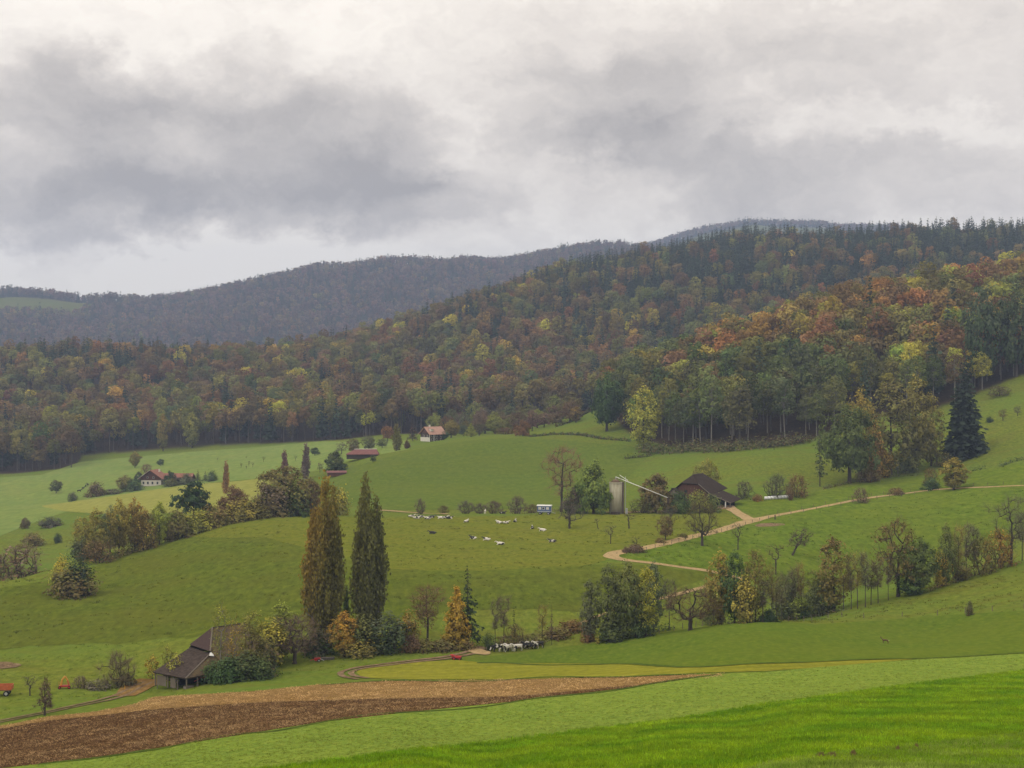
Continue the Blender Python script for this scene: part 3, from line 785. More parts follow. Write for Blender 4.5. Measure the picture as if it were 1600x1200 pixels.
def poplar(key, seed, H, W, leaders, leaves=5, ls=0.42, K=520, tr=0.5):
    """lombardy poplar: several steep leaders, each a narrow plume"""
    rng = np.random.default_rng(seed)
    TV, TQ, CV, CQ, LV, LH = [], [], [], [], [], []
    nt_, nc = 0, 0
    for (ox, oy, top, wid, b0) in leaders:
        h = top * H; nT = 10; t = np.linspace(0, 1, nT)
        trunk = np.stack([ox * W / 2 * np.minimum(1, t * 2.5 + 0.12) + rng.normal(size=nT) * 0.1, oy * W / 2 * np.minimum(1, t * 2.5 + 0.12) + rng.normal(size=nT) * 0.1, t * h * 0.97], 1)
        Kl = int(K * wid * top); e = blob_env(rng, 6, 0.34); pts = []
        while len(pts) < Kl:
            tt = rng.random(); th = rng.uniform(0, 6.283)
            r = P_COL(tt) * e(th, tt * 3) * wid * W / 2
            if rng.random() > P_COL(tt) + 0.15: continue
            q = rng.random() ** 0.5; z = b0 * H + (h - b0 * H) * tt
            f = min(1, z / h * 2.5 + 0.12)
            pts.append((ox * W / 2 * f + math.cos(th) * r * q, oy * W / 2 * f + math.sin(th) * r * q, z))
        pts = np.array(pts); pts = pts[np.argsort(pts[:, 2])]
        A, par, cnt, outer = grow(rng, trunk, pts, 2.0, 2.2, 0.04, 0.05)
        r = np.maximum(tr * wid * (cnt / cnt[0]) ** 0.6, 0.022)
        i = np.arange(1, len(A)); R0 = np.minimum(r[par[i]], r[i] * 1.7)
        v, q = tubes_np(A[par[i]], A[i], R0, r[i], 4); TV.append(v); TQ.append(q + nt_); nt_ += len(v)
        Cn = A[outer]; n = rng.poisson(leaves, len(Cn)) + 1; ids = np.repeat(np.arange(len(Cn)), n)
        C = Cn[ids] + rng.normal(size=(len(ids), 3)) * np.array([0.3, 0.3, 0.75])
        up = np.tile([[0, 0, 0.9]], (len(C), 1))
        v, q = leaf_quads(rng, C, ls, 0.0, 1.5, up); CV.append(v); CQ.append(q + nc); nc += len(v)
        cb = rng.random(len(Cn)); LV.append(np.clip(cb[ids] * 0.65 + rng.random(len(ids)) * 0.35, 0, 1))
        hn = C[:, 2] / H; sx = np.clip(0.5 - C[:, 0] / W, 0, 1)
        LH.append(np.clip(rng.random(len(Cn))[ids] * 0.45 + hn * 0.75 - 0.42 + (sx - 0.5) * 0.9, 0, 1))
    store(key, H, W, np.concatenate(TV), np.concatenate(TQ), np.concatenate(CV), np.concatenate(CQ), np.concatenate(LV), np.concatenate(LH), 'grey_bark')


def conifer(key, seed, H, W, whorls=26, per=8, seg=5, ls=0.9, base=0.06, droop=0.35, tr=0.3, power=0.85, ragged=0.25, thin=1.0):
    """spruce: straight stem, whorls of drooping branches hung with needle sprays"""
    rng = np.random.default_rng(seed)
    nT = 5; t = np.linspace(0, 1, nT)
    T = np.stack([np.zeros(nT), np.zeros(nT), t * H], 1)
    v0, q0 = tubes_np(T[:-1], T[1:], tr * (1.02 - t[:-1]), tr * (1.02 - t[1:]), 6)
    C, dr, B0, B1, lv, szs = [], [], [], [], [], []
    for w in range(whorls):
        f = (w + rng.uniform(-0.3, 0.3)) / whorls; z = H * (base + (1 - base) * max(0, f))
        R = W / 2 * max(0.02, 1 - max(0, f)) ** power * rng.uniform(1 - ragged, 1 + ragged * 0.5)
        nb = max(3, int(per * (0.45 + 0.55 * (1 - f))))
        a0 = rng.uniform(0, 6.28)
        for b in range(nb):
            if rng.random() > thin: continue
            a = a0 + b * 6.283 / nb + rng.uniform(-0.25, 0.25); Rb = R * rng.uniform(0.75, 1.12)
            dv = np.array([math.cos(a), math.sin(a), 0]); cbv = rng.random()
            end = np.array([0, 0, z]) + dv * Rb + np.array([0, 0, -droop * Rb + 0.12 * Rb])
            B0.append((0, 0, z)); B1.append(end)
            ns = max(2, int(seg * Rb / (W / 2) + 1))
            for s in range(ns):
                g = (s + rng.uniform(0.2, 1)) / ns
                p = np.array([0, 0, z]) + dv * Rb * g + np.array([0, 0, -droop * Rb * g ** 1.4 + 0.1 * Rb * g])
                p += rng.normal(size=3) * np.array([0.16, 0.16, 0.1]) * ls
                szs.append(0.35 + 0.65 * min(1, (1 - f) * 1.6)); C.append(p); dr.append(dv * 0.9 + np.array([0, 0, -0.55])); lv.append(cbv * 0.5 + rng.random() * 0.35 + 0.25 * g - 0.1)
    C = np.array(C)
    cv, cq = leaf_quads(rng, C, ls * np.array(szs), 0.9, 1.15, np.array(dr))
    v1, q1 = tubes_np(np.array(B0), np.array(B1), np.full(len(B0), 0.05), np.full(len(B0), 0.015), 3)
    store(key, H, W, np.concatenate([v0, v1]), np.concatenate([q0, q1 + len(v0)]), cv, cq, np.clip(lv, 0, 1), rng.random(len(C)))


def shrub(key, seed, H, W, K=70, leaves=14, ls=0.3, clump=0.45, stems=7, twigs=0, tl=0.7, prof=P_DOME, density=1.0, tw=0.015, jit=0.15):
    rng = np.random.default_rng(seed)
    pts = envelope_points(rng, K, H, W, 0.05 * H, prof, 0.5)
    TV, TQ, n0 = [], [], 0
    roots = np.array([[rng.normal() * W * 0.12, rng.normal() * W * 0.12, 0] for _ in range(stems)])
    own = np.array([np.argmin(np.hypot(*(roots[:, :2] * 3 - p[:2]).T)) for p in pts])
    Cs, Ps = [], []
    for s in range(stems):
        pp = pts[own == s]
        if not len(pp): continue
        c = pp.mean(0); tr_ = np.stack([roots[s], roots[s] * 0.6 + c * 0.4 * np.array([1, 1, 0.9])])
        A, par, cnt, outer = grow(rng, tr_, pp, 0.5, jit=jit)
        r = np.maximum(0.07 * H / 4 * (cnt / cnt[0]) ** 0.5, 0.014)
        i = np.arange(1, len(A))
        v, q = tubes_np(A[par[i]], A[i], np.minimum(r[par[i]], r[i] * 1.6), r[i], 3)
        TV.append(v); TQ.append(q + n0); n0 += len(v)
        Cs.append(A[outer]); Ps.append(A[par[outer]])
    Cn, Pn = np.concatenate(Cs), np.concatenate(Ps)
    cvs, cqs, lv, lh, nb = [], [], [], [], 0
    if leaves:
        n = rng.poisson(leaves, len(Cn)) * (rng.random(len(Cn)) < density); ids = np.repeat(np.arange(len(Cn)), n.astype(int))
        C = Cn[ids] + rng.normal(size=(len(ids), 3)) * clump; C[:, 2] = np.maximum(C[:, 2], 0.05)
        o2 = C - Cn[ids] + (C - np.array([0, 0, H * 0.25])) * 0.35; o2 /= np.linalg.norm(o2, axis=1)[:, None] + 1e-6
        V, Q = leaf_quads(rng, C, ls, 0.3, out=o2 * 1.2); cb, cb2 = rng.random(len(Cn)), rng.random(len(Cn))
        cvs.append(V); cqs.append(Q); nb = len(V)
        lv.append(np.clip(cb[ids] * 0.6 + rng.random(len(ids)) * 0.4, 0, 1)); lh.append(np.clip(cb2[ids] * 0.8 + C[:, 2] / H * 0.5 - 0.25, 0, 1))
    if twigs:
        ids = np.repeat(np.arange(len(Cn)), twigs); d = Cn[ids] - Pn[ids]; d /= np.linalg.norm(d, axis=1)[:, None] + 1e-9
        d = d * 0.8 + rng.normal(size=d.shape) * 0.45; d[:, 2] += 0.3; d /= np.linalg.norm(d, axis=1)[:, None]
        st = Cn[ids] + (Pn[ids] - Cn[ids]) * rng.random(len(ids))[:, None] * 0.9; en = st + d * tl * rng.uniform(0.5, 1.3, len(ids))[:, None]
        sd = np.cross(d, rng.normal(size=d.shape)); sd /= np.linalg.norm(sd, axis=1)[:, None]
        V = np.stack([st - sd * tw, st + sd * tw, en + sd * tw * 0.4, en - sd * tw * 0.4], 1).reshape(-1, 3)
        cvs.append(V); cqs.append(np.arange(len(V)).reshape(-1, 4) + nb); lv.append(rng.random(len(ids)) * 0.6); lh.append(rng.random(len(ids)))
    store(key, H, W, np.concatenate(TV), np.concatenate(TQ), np.concatenate(cvs), np.concatenate(cqs), np.concatenate(lv), np.concatenate(lh), 'bark')


def lumpy(key, seed, H, W, base, nb=16, per=34, ls=1.1, tr=0.34, bark='grey_bark', top=1.0, k=4):
    """forest tree: a domed crown made of many rounded leafy lumps on a few limbs"""
    rng = np.random.default_rng(seed)
    hc = H * (1 - base); c0 = np.array([0, 0, H * base + hc * 0.42])
    cs, rs = [], []
    for i in range(nb):
        th = i * 2.4 + rng.uniform(-0.5, 0.5); ph = math.asin(np.clip(-0.55 + 1.5 * (i + 0.5) / nb + rng.uniform(-.12, .12), -0.9, 0.98))
        q = rng.uniform(0.5, 0.74)
        cs.append(c0 + q * np.array([math.cos(th) * math.cos(ph) * W / 2, math.sin(th) * math.cos(ph) * W / 2, math.sin(ph) * hc * 0.58 * top]))
        rs.append(rng.uniform(0.3, 0.46) * W / 2)
    cs, rs = np.array(cs), np.array(rs)
    n = nb * per; ids = np.repeat(np.arange(nb), per)
    d = rng.normal(size=(n, 3)); d[:, 2] = d[:, 2] * 0.85 + 0.35; d /= np.linalg.norm(d, axis=1)[:, None]
    C = cs[ids] + d * rs[ids][:, None] * rng.uniform(0.75, 1.15, (n, 1)) * np.array([1, 1, 0.85])
    V, Q = leaf_quads(rng, C, ls, 0.2, 1.1, None, d * 1.6, 0.42)
    cb, cb2 = rng.random(nb), rng.random(nb)
    lv = np.clip(0.5 + (cb[ids] - 0.5) * 0.45 + (rng.random(n) - 0.5) * 0.22, 0, 1)
    lh = np.clip(cb2[ids] * 0.6 + (C[:, 2] / H - base) * 0.4 - 0.2, 0, 1)
    T = np.array([[0, 0, 0], [rng.normal() * .2, rng.normal() * .2, H * 0.4], [rng.normal() * .4, rng.normal() * .4, H * 0.78]])
    P0 = np.concatenate([T[:-1], np.repeat(T[1:2], nb, 0) + np.array([0, 0, 1]) * rng.uniform(0, H * 0.25, (nb, 1))]); P1 = np.concatenate([T[1:], cs])
    tv_, tq_ = tubes_np(P0, P1, np.r_[tr, tr * 0.7, np.full(nb, 0.12)], np.r_[tr * 0.7, tr * 0.3, np.full(nb, 0.05)], k)
    store(key, H, W, tv_, tq_, V, Q, lv, lh, bark)


# detailed shapes for single trees (heights and widths in metres)
broad('oak', 1, 12, 12, 0.2, 190, P_ROUND, 30, 0.42, 0.85, 0.4)
broad('oak2', 2, 12, 10, 0.16, 170, P_OVAL, 30, 0.42, 0.85, 0.35)
broad('maple', 3, 11, 7, 0.12, 170, P_OVAL, 26, 0.36, 0.6, 0.26)
broad('maple2', 4, 11, 6, 0.1, 170, P_CONE, 26, 0.36, 0.55, 0.24)
broad('ash', 5, 15, 8, 0.07, 210, P_OVAL, 22, 0.38, 0.7, 0.26, density=0.9)
broad('ash2', 6, 15, 7, 0.12, 170, P_ROUND, 20, 0.38, 0.75, 0.22, density=0.8)
broad('thin_leafy', 7, 14, 6, 0.1, 150, P_OVAL, 10, 0.32, 0.75, 0.17, twigs=8, tl=1.3, tw=0.02)
broad('bare', 8, 12, 8, 0.22, 120, P_VASE, 0, 0.3, 0.5, 0.24, twigs=12, tl=1.5, tw=0.019)
broad('bare_round', 9, 7, 8, 0.28, 150, P_ROUND, 0, 0.3, 0.5, 0.3, twigs=16, tl=0.95, tw=0.017, trunk_top=0.45, jit=0.2)
broad('bare_leafy', 10, 9, 9, 0.22, 170, P_ROUND, 4, 0.3, 0.6, 0.3, twigs=12, tl=1.1, tw=0.018, jit=0.18, density=0.8)
broad('orchard', 11, 6, 5, 0.3, 80, P_ROUND, 0, 0.3, 0.4, 0.2, twigs=12, tl=0.8, tw=0.017, trunk_top=0.42, jit=0.2)
broad('orchard2', 12, 6, 4, 0.35, 40, P_VASE, 0, 0.3, 0.4, 0.16, twigs=7, tl=0.8, tw=0.015, trunk_top=0.5, jit=0.24)
broad('leaning', 13, 7, 6.5, 0.35, 110, P_ROUND, 2, 0.28, 0.5, 0.26, twigs=12, tl=0.9, tw=0.017, lean=(0.45, 0.1), trunk_top=0.5, jit=0.22)
broad('stub', 14, 5, 3, 0.5, 12, P_VASE, 0, 0.3, 0.4, 0.17, twigs=4, tl=0.8, tw=0.03, trunk_top=0.6, lean=(-0.2, 0), jit=0.25)
broad('sapling', 15, 4, 2.4, 0.1, 60, P_OVAL, 10, 0.2, 0.3, 0.06, twigs=2, tl=0.5)
broad('whip', 16, 11, 3.6, 0.35, 42, P_VASE, 2, 0.26, 0.6, 0.12, twigs=26, tl=1.6, tw=0.015)
broad('birch', 17, 13, 5, 0.3, 80, P_OVAL, 3.5, 0.26, 0.7, 0.14, 'pale_bark', twigs=4, tl=1.0)
broad('apple', 18, 6, 6, 0.22, 130, P_ROUND, 14, 0.26, 0.5, 0.2, twigs=3, tl=0.7, trunk_top=0.45, jit=0.2)
broad('roundtop', 19, 8, 8, 0.05, 190, P_DOME, 26, 0.34, 0.6, 0.25)
broad('dead_pear', 20, 6.5, 4.2, 0.18, 120, P_CONE, 3, 0.24, 0.4, 0.2, twigs=14, tl=0.6, tw=0.017, trunk_top=0.9)
broad('bare_tall', 21, 15, 8, 0.3, 170, P_VASE, 3, 0.28, 0.8, 0.26, twigs=16, tl=1.6, tw=0.017, trunk_top=0.7)
poplar('poplar', 31, 30, 8.5, [(-0.45, 0.05, 0.80, 0.52, 0.04), (0.05, 0.1, 1.0, 0.42, 0.06), (0.5, -0.05, 0.93, 0.4, 0.04), (-0.1, -0.4, 0.8, 0.5, 0.05), (0.1, 0.5, 0.75, 0.5, 0.05), (-0.6, -0.2, 0.68, 0.45, 0.07), (0.62, 0.1, 0.72, 0.42, 0.06)], 10, 0.36, 680)
poplar('poplar2', 32, 29, 7.2, [(-0.12, 0.05, 1.0, 0.5, 0.06), (0.5, 0.0, 0.86, 0.5, 0.05), (-0.4, 0.3, 0.84, 0.42, 0.08), (0.1, -0.45, 0.8, 0.5, 0.06), (0.65, 0.2, 0.7, 0.4, 0.07), (-0.55, -0.2, 0.68, 0.42, 0.1)], 10, 0.36, 680)
poplar('slim_poplar', 33, 15, 4, [(0, 0, 1.0, 0.8, 0.06), (0.3, 0.2, 0.85, 0.5, 0.06), (-0.35, -0.1, 0.8, 0.5, 0.08)], 5, 0.5, 170, 0.25)
conifer('spruce', 41, 30, 12, 46, 13, 9, 1.35, 0.03, 0.4, 0.42, 0.6, 0.2)
conifer('spruce_thin', 42, 15, 7, 22, 8, 6, 0.7, 0.12, 0.45, 0.22, 0.8, 0.4, 0.85)
conifer('larch', 43, 18, 4.5, 26, 6, 4, 0.7, 0.18, 0.3, 0.2, 0.5, 0.5, 0.8)
broad('pine', 44, 10, 12, 0.42, 90, P_DOME, 34, 0.5, 0.8, 0.35, flat=1.4, cz=0.35, trunk_top=0.6, hue='mix')
shrub('bush', 51, 4, 4.5, 80, 22, 0.26, 0.38)
shrub('bush_tall', 52, 5.5, 4.5, 90, 20, 0.28, 0.42, prof=P_OVAL)
shrub('bush_thin', 53, 4, 5, 90, 5, 0.22, 0.4, twigs=14, tl=0.8)
shrub('bush_bare', 54, 4, 4.5, 90, 0, 0.2, 0.3, 12, twigs=18, tl=0.9, prof=P_OVAL)
shrub('bush_low', 55, 1.6, 3.2, 60, 14, 0.2, 0.25, twigs=4, tl=0.4)

# ------------------------------------------------------------------ lighter shapes for the woods
for q, (H, W, bs, nb) in enumerate([(26, 12.5, 0.36, 17), (24, 14, 0.34, 19), (28, 11, 0.4, 15), (21, 12.5, 0.3, 16), (25, 13, 0.38, 17)]):
    lumpy('wood%d' % q, 100 + q, H, W, bs, nb, 36, 1.05)
for q in range(2):
    conifer('fir%d' % q, 120 + q, 28, 8.5 - q, 20, 7, 4, 1.7, 0.1, 0.35, 0.32, 0.8, 0.25)
lumpy('edge0', 130, 27, 11.5, 0.05, 28, 60, 0.72, 0.34, 'grey_bark', 0.95, 5)
lumpy('edge1', 131, 25, 12, 0.14, 25, 60, 0.72, 0.3, 'pale_bark', 1.0, 5)
lumpy('edge2', 132, 28, 10.5, 0.22, 23, 56, 0.72, 0.28, 'pale_bark', 1.0, 5)
# far shapes: a few dozen faces each
for q, (H, W) in enumerate([(24, 13), (22, 12), (24, 11)]):
    lumpy('far%d' % q, 140 + q, H, W, 0.3, 8, 9, 2.6, 0.4, k=3)
conifer('farfir0', 150, 26, 8, 9, 6, 2, 2.8, 0.08, 0.35, 0.4)
broad('farbare', 151, 22, 10, 0.35, 30, P_VASE, 2, 1.6, 1.6, 0.4, k=3, min_r=0.16, flat=0.3, shell=0.3)


def joined(key):
    """trunk and crown of a shape as one mesh, for the masses of forest"""
    p = PROTO[key]; vs, qs, lv, lh, mi, n = [], [], [], [], [], 0
    for k, me in enumerate((p['trunk'], p['crown'])):
        nv, nf = len(me.vertices), len(me.polygons)
        v = np.zeros(nv * 3, np.float32); me.vertices.foreach_get('co', v); vs.append(v.reshape(-1, 3))
        q = np.zeros(nf * 4, np.int32); me.loops.foreach_get('vertex_index', q); qs.append(q.reshape(-1, 4) + n); n += nv
        for nm, acc in (('lv', lv), ('lh', lh)):
            a = np.zeros(nf, np.float32)
            if k: me.attributes[nm].data.foreach_get('value', a)
            acc.append(a)
        mi.append(np.full(nf, k, np.int32))
    me = mesh_np(key + '_whole', np.concatenate(vs), np.concatenate(qs), None, p['trunk'].materials[0], False, {'lv': np.concatenate(lv), 'lh': np.concatenate(lh)})
    me.materials.append(M['foliage'])
    me.polygons.foreach_set('material_index', np.concatenate(mi))
    return me


def scatter(name, label, P, scl, rot, idx, tint, tint2, meshes):
    """one object that stands the given shapes at many points (for what nobody could count)"""
    col = bpy.data.collections.new(name + '_shapes')
    for k, me in enumerate(meshes):
        col.objects.link(bpy.data.objects.new('shape_%s_%02d' % (name, k), me))
    me = bpy.data.meshes.new(name)
    me.vertices.add(len(P)); me.vertices.foreach_set('co', np.asarray(P, np.float32).ravel())
    for nm, ty, fld, a in (('scl', 'FLOAT_VECTOR', 'vector', scl), ('rot', 'FLOAT_VECTOR', 'vector', rot), ('tint', 'FLOAT_VECTOR', 'vector', tint), ('tint2', 'FLOAT_VECTOR', 'vector', tint2)):
        at = me.attributes.new(nm, ty, 'POINT'); at.data.foreach_set(fld, np.asarray(a, np.float32).ravel())
    at = me.attributes.new('idx', 'INT', 'POINT'); at.data.foreach_set('value', np.asarray(idx, np.int32))
    o = link(name, me); tag(o, label, None, None, 'stuff')
    ng = bpy.data.node_groups.new(name + '_nodes', 'GeometryNodeTree')
    ng.interface.new_socket('Geometry', in_out='INPUT', socket_type='NodeSocketGeometry')
    ng.interface.new_socket('Geometry', in_out='OUTPUT', socket_type='NodeSocketGeometry')
    gi, go = ng.nodes.new('NodeGroupInput'), ng.nodes.new('NodeGroupOutput')
    ci = ng.nodes.new('GeometryNodeCollectionInfo'); ci.inputs['Collection'].default_value = col
    ci.inputs['Separate Children'].default_value = True; ci.inputs['Reset Children'].default_value = True
    ip = ng.nodes.new('GeometryNodeInstanceOnPoints'); ip.inputs['Pick Instance'].default_value = True
    def attr(nm, ty):
        n = ng.nodes.new('GeometryNodeInputNamedAttribute'); n.data_type = ty; n.inputs['Name'].default_value = nm
        return n.outputs['Attribute']
    K = ng.links.new
    K(gi.outputs[0], ip.inputs['Points']); K(ci.outputs[0], ip.inputs['Instance'])
    K(attr('idx', 'INT'), ip.inputs['Instance Index']); K(attr('scl', 'FLOAT_VECTOR'), ip.inputs['Scale'])
    er = ng.nodes.new('FunctionNodeEulerToRotation'); K(attr('rot', 'FLOAT_VECTOR'), er.inputs[0]); K(er.outputs[0], ip.inputs['Rotation'])
    K(ip.outputs[0], go.inputs[0])
    md = o.modifiers.new('scatter', 'NODES'); md.node_group = ng
    return o


# colours of the leaves
TC = {
    'olive': (0.20, 0.19, 0.055), 'green': (0.125, 0.162, 0.05), 'dull_green': (0.12, 0.145, 0.06), 'lime': (0.32, 0.33, 0.06),
    'yellow': (0.44, 0.36, 0.06), 'gold': (0.48, 0.30, 0.05), 'orange': (0.35, 0.205, 0.06), 'rust': (0.24, 0.142, 0.06),
    'brown': (0.18, 0.128, 0.058), 'purple': (0.16, 0.105, 0.085), 'conifer': (0.045, 0.065, 0.038), 'grey_green': (0.13, 0.15, 0.085),
    'twig': (0.15, 0.11, 0.08), 'pink_twig': (0.21, 0.13, 0.10), 'grey_twig': (0.22, 0.18, 0.145), 'dark_green': (0.06, 0.095, 0.038)}


def tree_obj(name, key, loc, sc, rz, tint, tint2, label, cat, group=None, pn=('trunk', 'crown')):
    p = PROTO[key]
    r = empty(name, loc, rz, label, cat, group); r.scale = sc
    for nm, me in zip(pn, (p['trunk'], p['crown'])):
        if me is None: continue
        o = bpy.data.objects.new(nm, me); COL.objects.link(o); o.parent = r
        if nm == pn[1]: o['tint'] = list(tint); o['tint2'] = list(tint2)
    return r

# ------------------------------------------------------------------ the woods
def scatter_points(x0, x1, y0, y1, sp, seed):
    rg = np.random.RandomState(seed)
    gx, gy = np.meshgrid(np.arange(float(x0), x1, sp), np.arange(y0, y1, sp * 0.9))
    gx[1::2] += sp / 2
    x = gx.ravel() + rg.uniform(-0.42, 0.42, gx.size) * sp; y = gy.ravel() + rg.uniform(-0.42, 0.42, gx.size) * sp
    return x, y


def in_fan(x, y, lo=-140, hi=1740):
    u = 800 + F * x / y
    return (u > lo) & (u < hi)


rgw = np.random.RandomState(77)
SETS = []
for zone, sp, (x0, x1, y0, y1) in ((1, 9.2, (0, 420, 590, 1010)), (2, 10.6, (-720, 760, 880, 1830)), (3, 13.5, (-1600, 1100, 2050, 3750)), (4, 13, (150, 1300, 4450, 4650))):
    x, y = scatter_points(x0, x1, y0, y1, sp, 10 + zone)
    k = in_fan(x, y) & (wood_mask(x, y) == zone)
    SETS.append((zone, x[k], y[k]))
GX = np.concatenate([s[1] for s in SETS]); GY = np.concatenate([s[2] for s in SETS]); GZn = np.concatenate([np.full(len(s[1]), s[0]) for s in SETS])
GH = hz(GX, GY)
GU = 800 + F * GX / GY
nW = len(GX)
nz = lambda wl, sd: sines(GX, GY, wl, sd) * 0.5
clump1, clump2, clump3 = nz(90, 21), nz(38, 22), nz(200, 23)
rnd, rnd2, rnd3 = rgw.rand(nW), rgw.rand(nW), rgw.rand(nW)
# where conifers stand: the upper slopes of the long hill and patches elsewhere
up = np.clip((GH - 10) / 130, 0, 1)
pc = np.where(GZn == 1, 0.05, np.where(GZn == 2, 0.13 + 0.62 * up * (GU > 660) + 0.12 * (GU > 860), 0.30))
pc = np.clip(pc + 0.42 * np.clip(clump1 + 0.2 * clump3, -0.6, 0.9) * (GZn >= 2).astype(float) + 0.05 * clump2, 0.01, 0.92)
pc = np.where((GZn == 2) & (GU < 330) & (GH > -5) & (clump3 > 0.1), 0.6, pc)
isfir = rnd < pc
CN = ['olive', 'green', 'dull_green', 'lime', 'yellow', 'orange', 'rust', 'brown', 'purple', 'gold']
tone = 0.42 + 0.36 * clump1 + 0.26 * clump2 + 0.2 * clump3 + (rnd2 - 0.5) * 0.62
tone = tone + np.where(GZn == 1, np.clip((GH + 5) / 55, -0.35, 0.35), 0)
cidx = np.zeros(nW, int)
for i in range(nW):
    z, t, r3 = GZn[i], tone[i], rnd3[i]
    if z == 1:
        c = 'dull_green' if t < 0.12 else 'green' if t < 0.36 else ('lime' if r3 < 0.2 else 'olive') if t < 0.55 else ('yellow' if r3 < 0.28 else 'lime' if r3 < 0.45 else 'brown' if r3 < 0.72 else 'olive') if t < 0.74 else 'rust' if t < 0.95 else 'orange'
    elif z == 2:
        c = 'dull_green' if t < 0.08 else 'olive' if t < 0.25 else ('brown' if r3 < 0.58 else 'yellow' if r3 < 0.64 else 'olive') if t < 0.58 else ('rust' if r3 < 0.55 else 'brown' if r3 < 0.9 else 'yellow') if t < 0.9 else ('orange' if r3 < 0.4 else 'rust')
    else:
        c = 'purple' if t < 0.55 else 'brown' if t < 0.85 else ('rust' if r3 < 0.5 else 'olive')
    cidx[i] = CN.index(c)
tint = np.array([TC[c] for c in CN])[cidx]
tint = tint * (0.62 + 0.7 * rgw.rand(nW))[:, None] * (1 + 0.08 * rgw.randn(nW, 3))
sh = np.array([TC['yellow'], TC['rust'], TC['olive']])[rgw.randint(0, 3, nW)]
tint2 = tint * 0.72 + sh * 0.28
ft = np.array(TC['conifer']) * (0.75 + 0.6 * rgw.rand(nW))[:, None]
tint = np.where(isfir[:, None], ft, tint); tint2 = np.where(isfir[:, None], ft * 1.25, tint2)
tint = np.clip(tint, 0.004, 1); tint2 = np.clip(tint2, 0.004, 1)
keys1 = ['wood0', 'wood1', 'wood2', 'wood3', 'wood4', 'fir0', 'fir1', 'edge0', 'edge1', 'edge2']
keys2 = ['far0', 'far1', 'far2', 'farfir0', 'farbare']
size = 0.72 + 0.5 * rgw.rand(nW)
edge = (GZn <= 2) & (GY < np.where(GZn == 1, lerp_tab(BASE_A, GU) + 30, lerp_tab(BASE_B, GU) + 34))
shape = np.where(isfir, rgw.randint(5, 7, nW), np.where(edge & (GZn == 1), rgw.randint(7, 10, nW), rgw.randint(0, 5, nW)))
far = GZn >= 3
shape2 = np.where(isfir, 3, np.where(rgw.rand(nW) < 0.35, 4, rgw.randint(0, 3, nW)))
hmod = np.array([PROTO[k]['h'] for k in keys1])[shape] * size
hmod = np.where(far, np.array([PROTO[k]['h'] for k in keys2])[shape2] * size, hmod)
rotz = rgw.uniform(0, 6.283, nW)
# how much of each tree shows from the camera: the largest become trees of their own
order = np.argsort(GY); sky_line = np.full(480, -9.0); vis = np.zeros(nW)
ter_u = np.arange(480) * 4 - 140 + 2
for bu in range(480):
    Yq = _YS[(_YS > 60) & (_YS < 900)]
for i in order:
    if GZn[i] > 2: break
    hw = 5.0 * size[i] * F / GY[i]
    b0 = int(max(0, (GU[i] - hw + 140) / 4)); b1 = int(min(479, (GU[i] + hw + 140) / 4)) + 1
    top = (GH[i] + hmod[i]) / GY[i]; bot = GH[i] / GY[i]
    seg = np.maximum(sky_line[b0:b1], bot)
    vis[i] = np.clip(top - seg, 0, None).sum() * F * 4
    sky_line[b0:b1] = np.maximum(sky_line[b0:b1], bot + (top - bot) * 0.9)
inview = (GU > 0) & (GU < 1600)
score = np.where(inview & (GZn <= 2), vis, 0)
chosen = np.argsort(-score)[:290]
is_ch = np.zeros(nW, bool); is_ch[chosen] = True

sc1 = np.stack([size * rgw.uniform(0.88, 1.15, nW), size * rgw.uniform(0.88, 1.15, nW), size], 1)
tilt = np.stack([rgw.normal(size=nW) * 0.03, rgw.normal(size=nW) * 0.03, rotz], 1)
PW = np.stack([GX, GY, GH - 0.3], 1)
near_m = [joined(k) for k in keys1]; far_m = [joined(k) for k in keys2]
for nm, lb, zs, ms, shp in (('near_wood', 'autumn wood on the hillside above the dark barn', (1,), near_m, shape), ('valley_forest', 'mixed autumn forest covering the long hill', (2,), near_m, shape),
                            ('far_ridge_forest', 'hazy forest covering the distant ridges', (3, 4), far_m, shape2)):
    k = np.isin(GZn, zs) & ~is_ch
    scatter(nm, lb, PW[k], sc1[k], tilt[k], shp[k], tint[k], tint2[k], ms)
CW = {'olive': 'olive green', 'green': 'green', 'dull_green': 'dull green', 'lime': 'lime yellow', 'yellow': 'yellow', 'orange': 'orange', 'rust': 'rust brown', 'brown': 'dull brown', 'purple': 'purple brown', 'gold': 'golden'}


def place_words(i):
    u, z = GU[i], GZn[i]
    if z == 1:
        w = 'near wood tip' if u < 1040 else 'near wood over the rusty tree' if u < 1090 else 'near wood over the barn' if u < 1170 else 'near wood over the bales' if u < 1270 else 'near wood behind the copse' if u < 1380 else 'near wood behind the spruce' if u < 1510 else 'near wood by the upper meadow'
    else:
        w = 'forest lobe at the valley' if u < 125 else 'forest over the valley farmhouse' if u < 290 else 'forest over the pine' if u < 400 else 'forest over the poplars' if u < 560 else 'forest behind the pink farmhouse' if u < 760 else 'forest behind the lone tree' if u < 1000 else 'long hill over the near wood'
    return ('fronting the ' if edge[i] else 'inside the ') + w


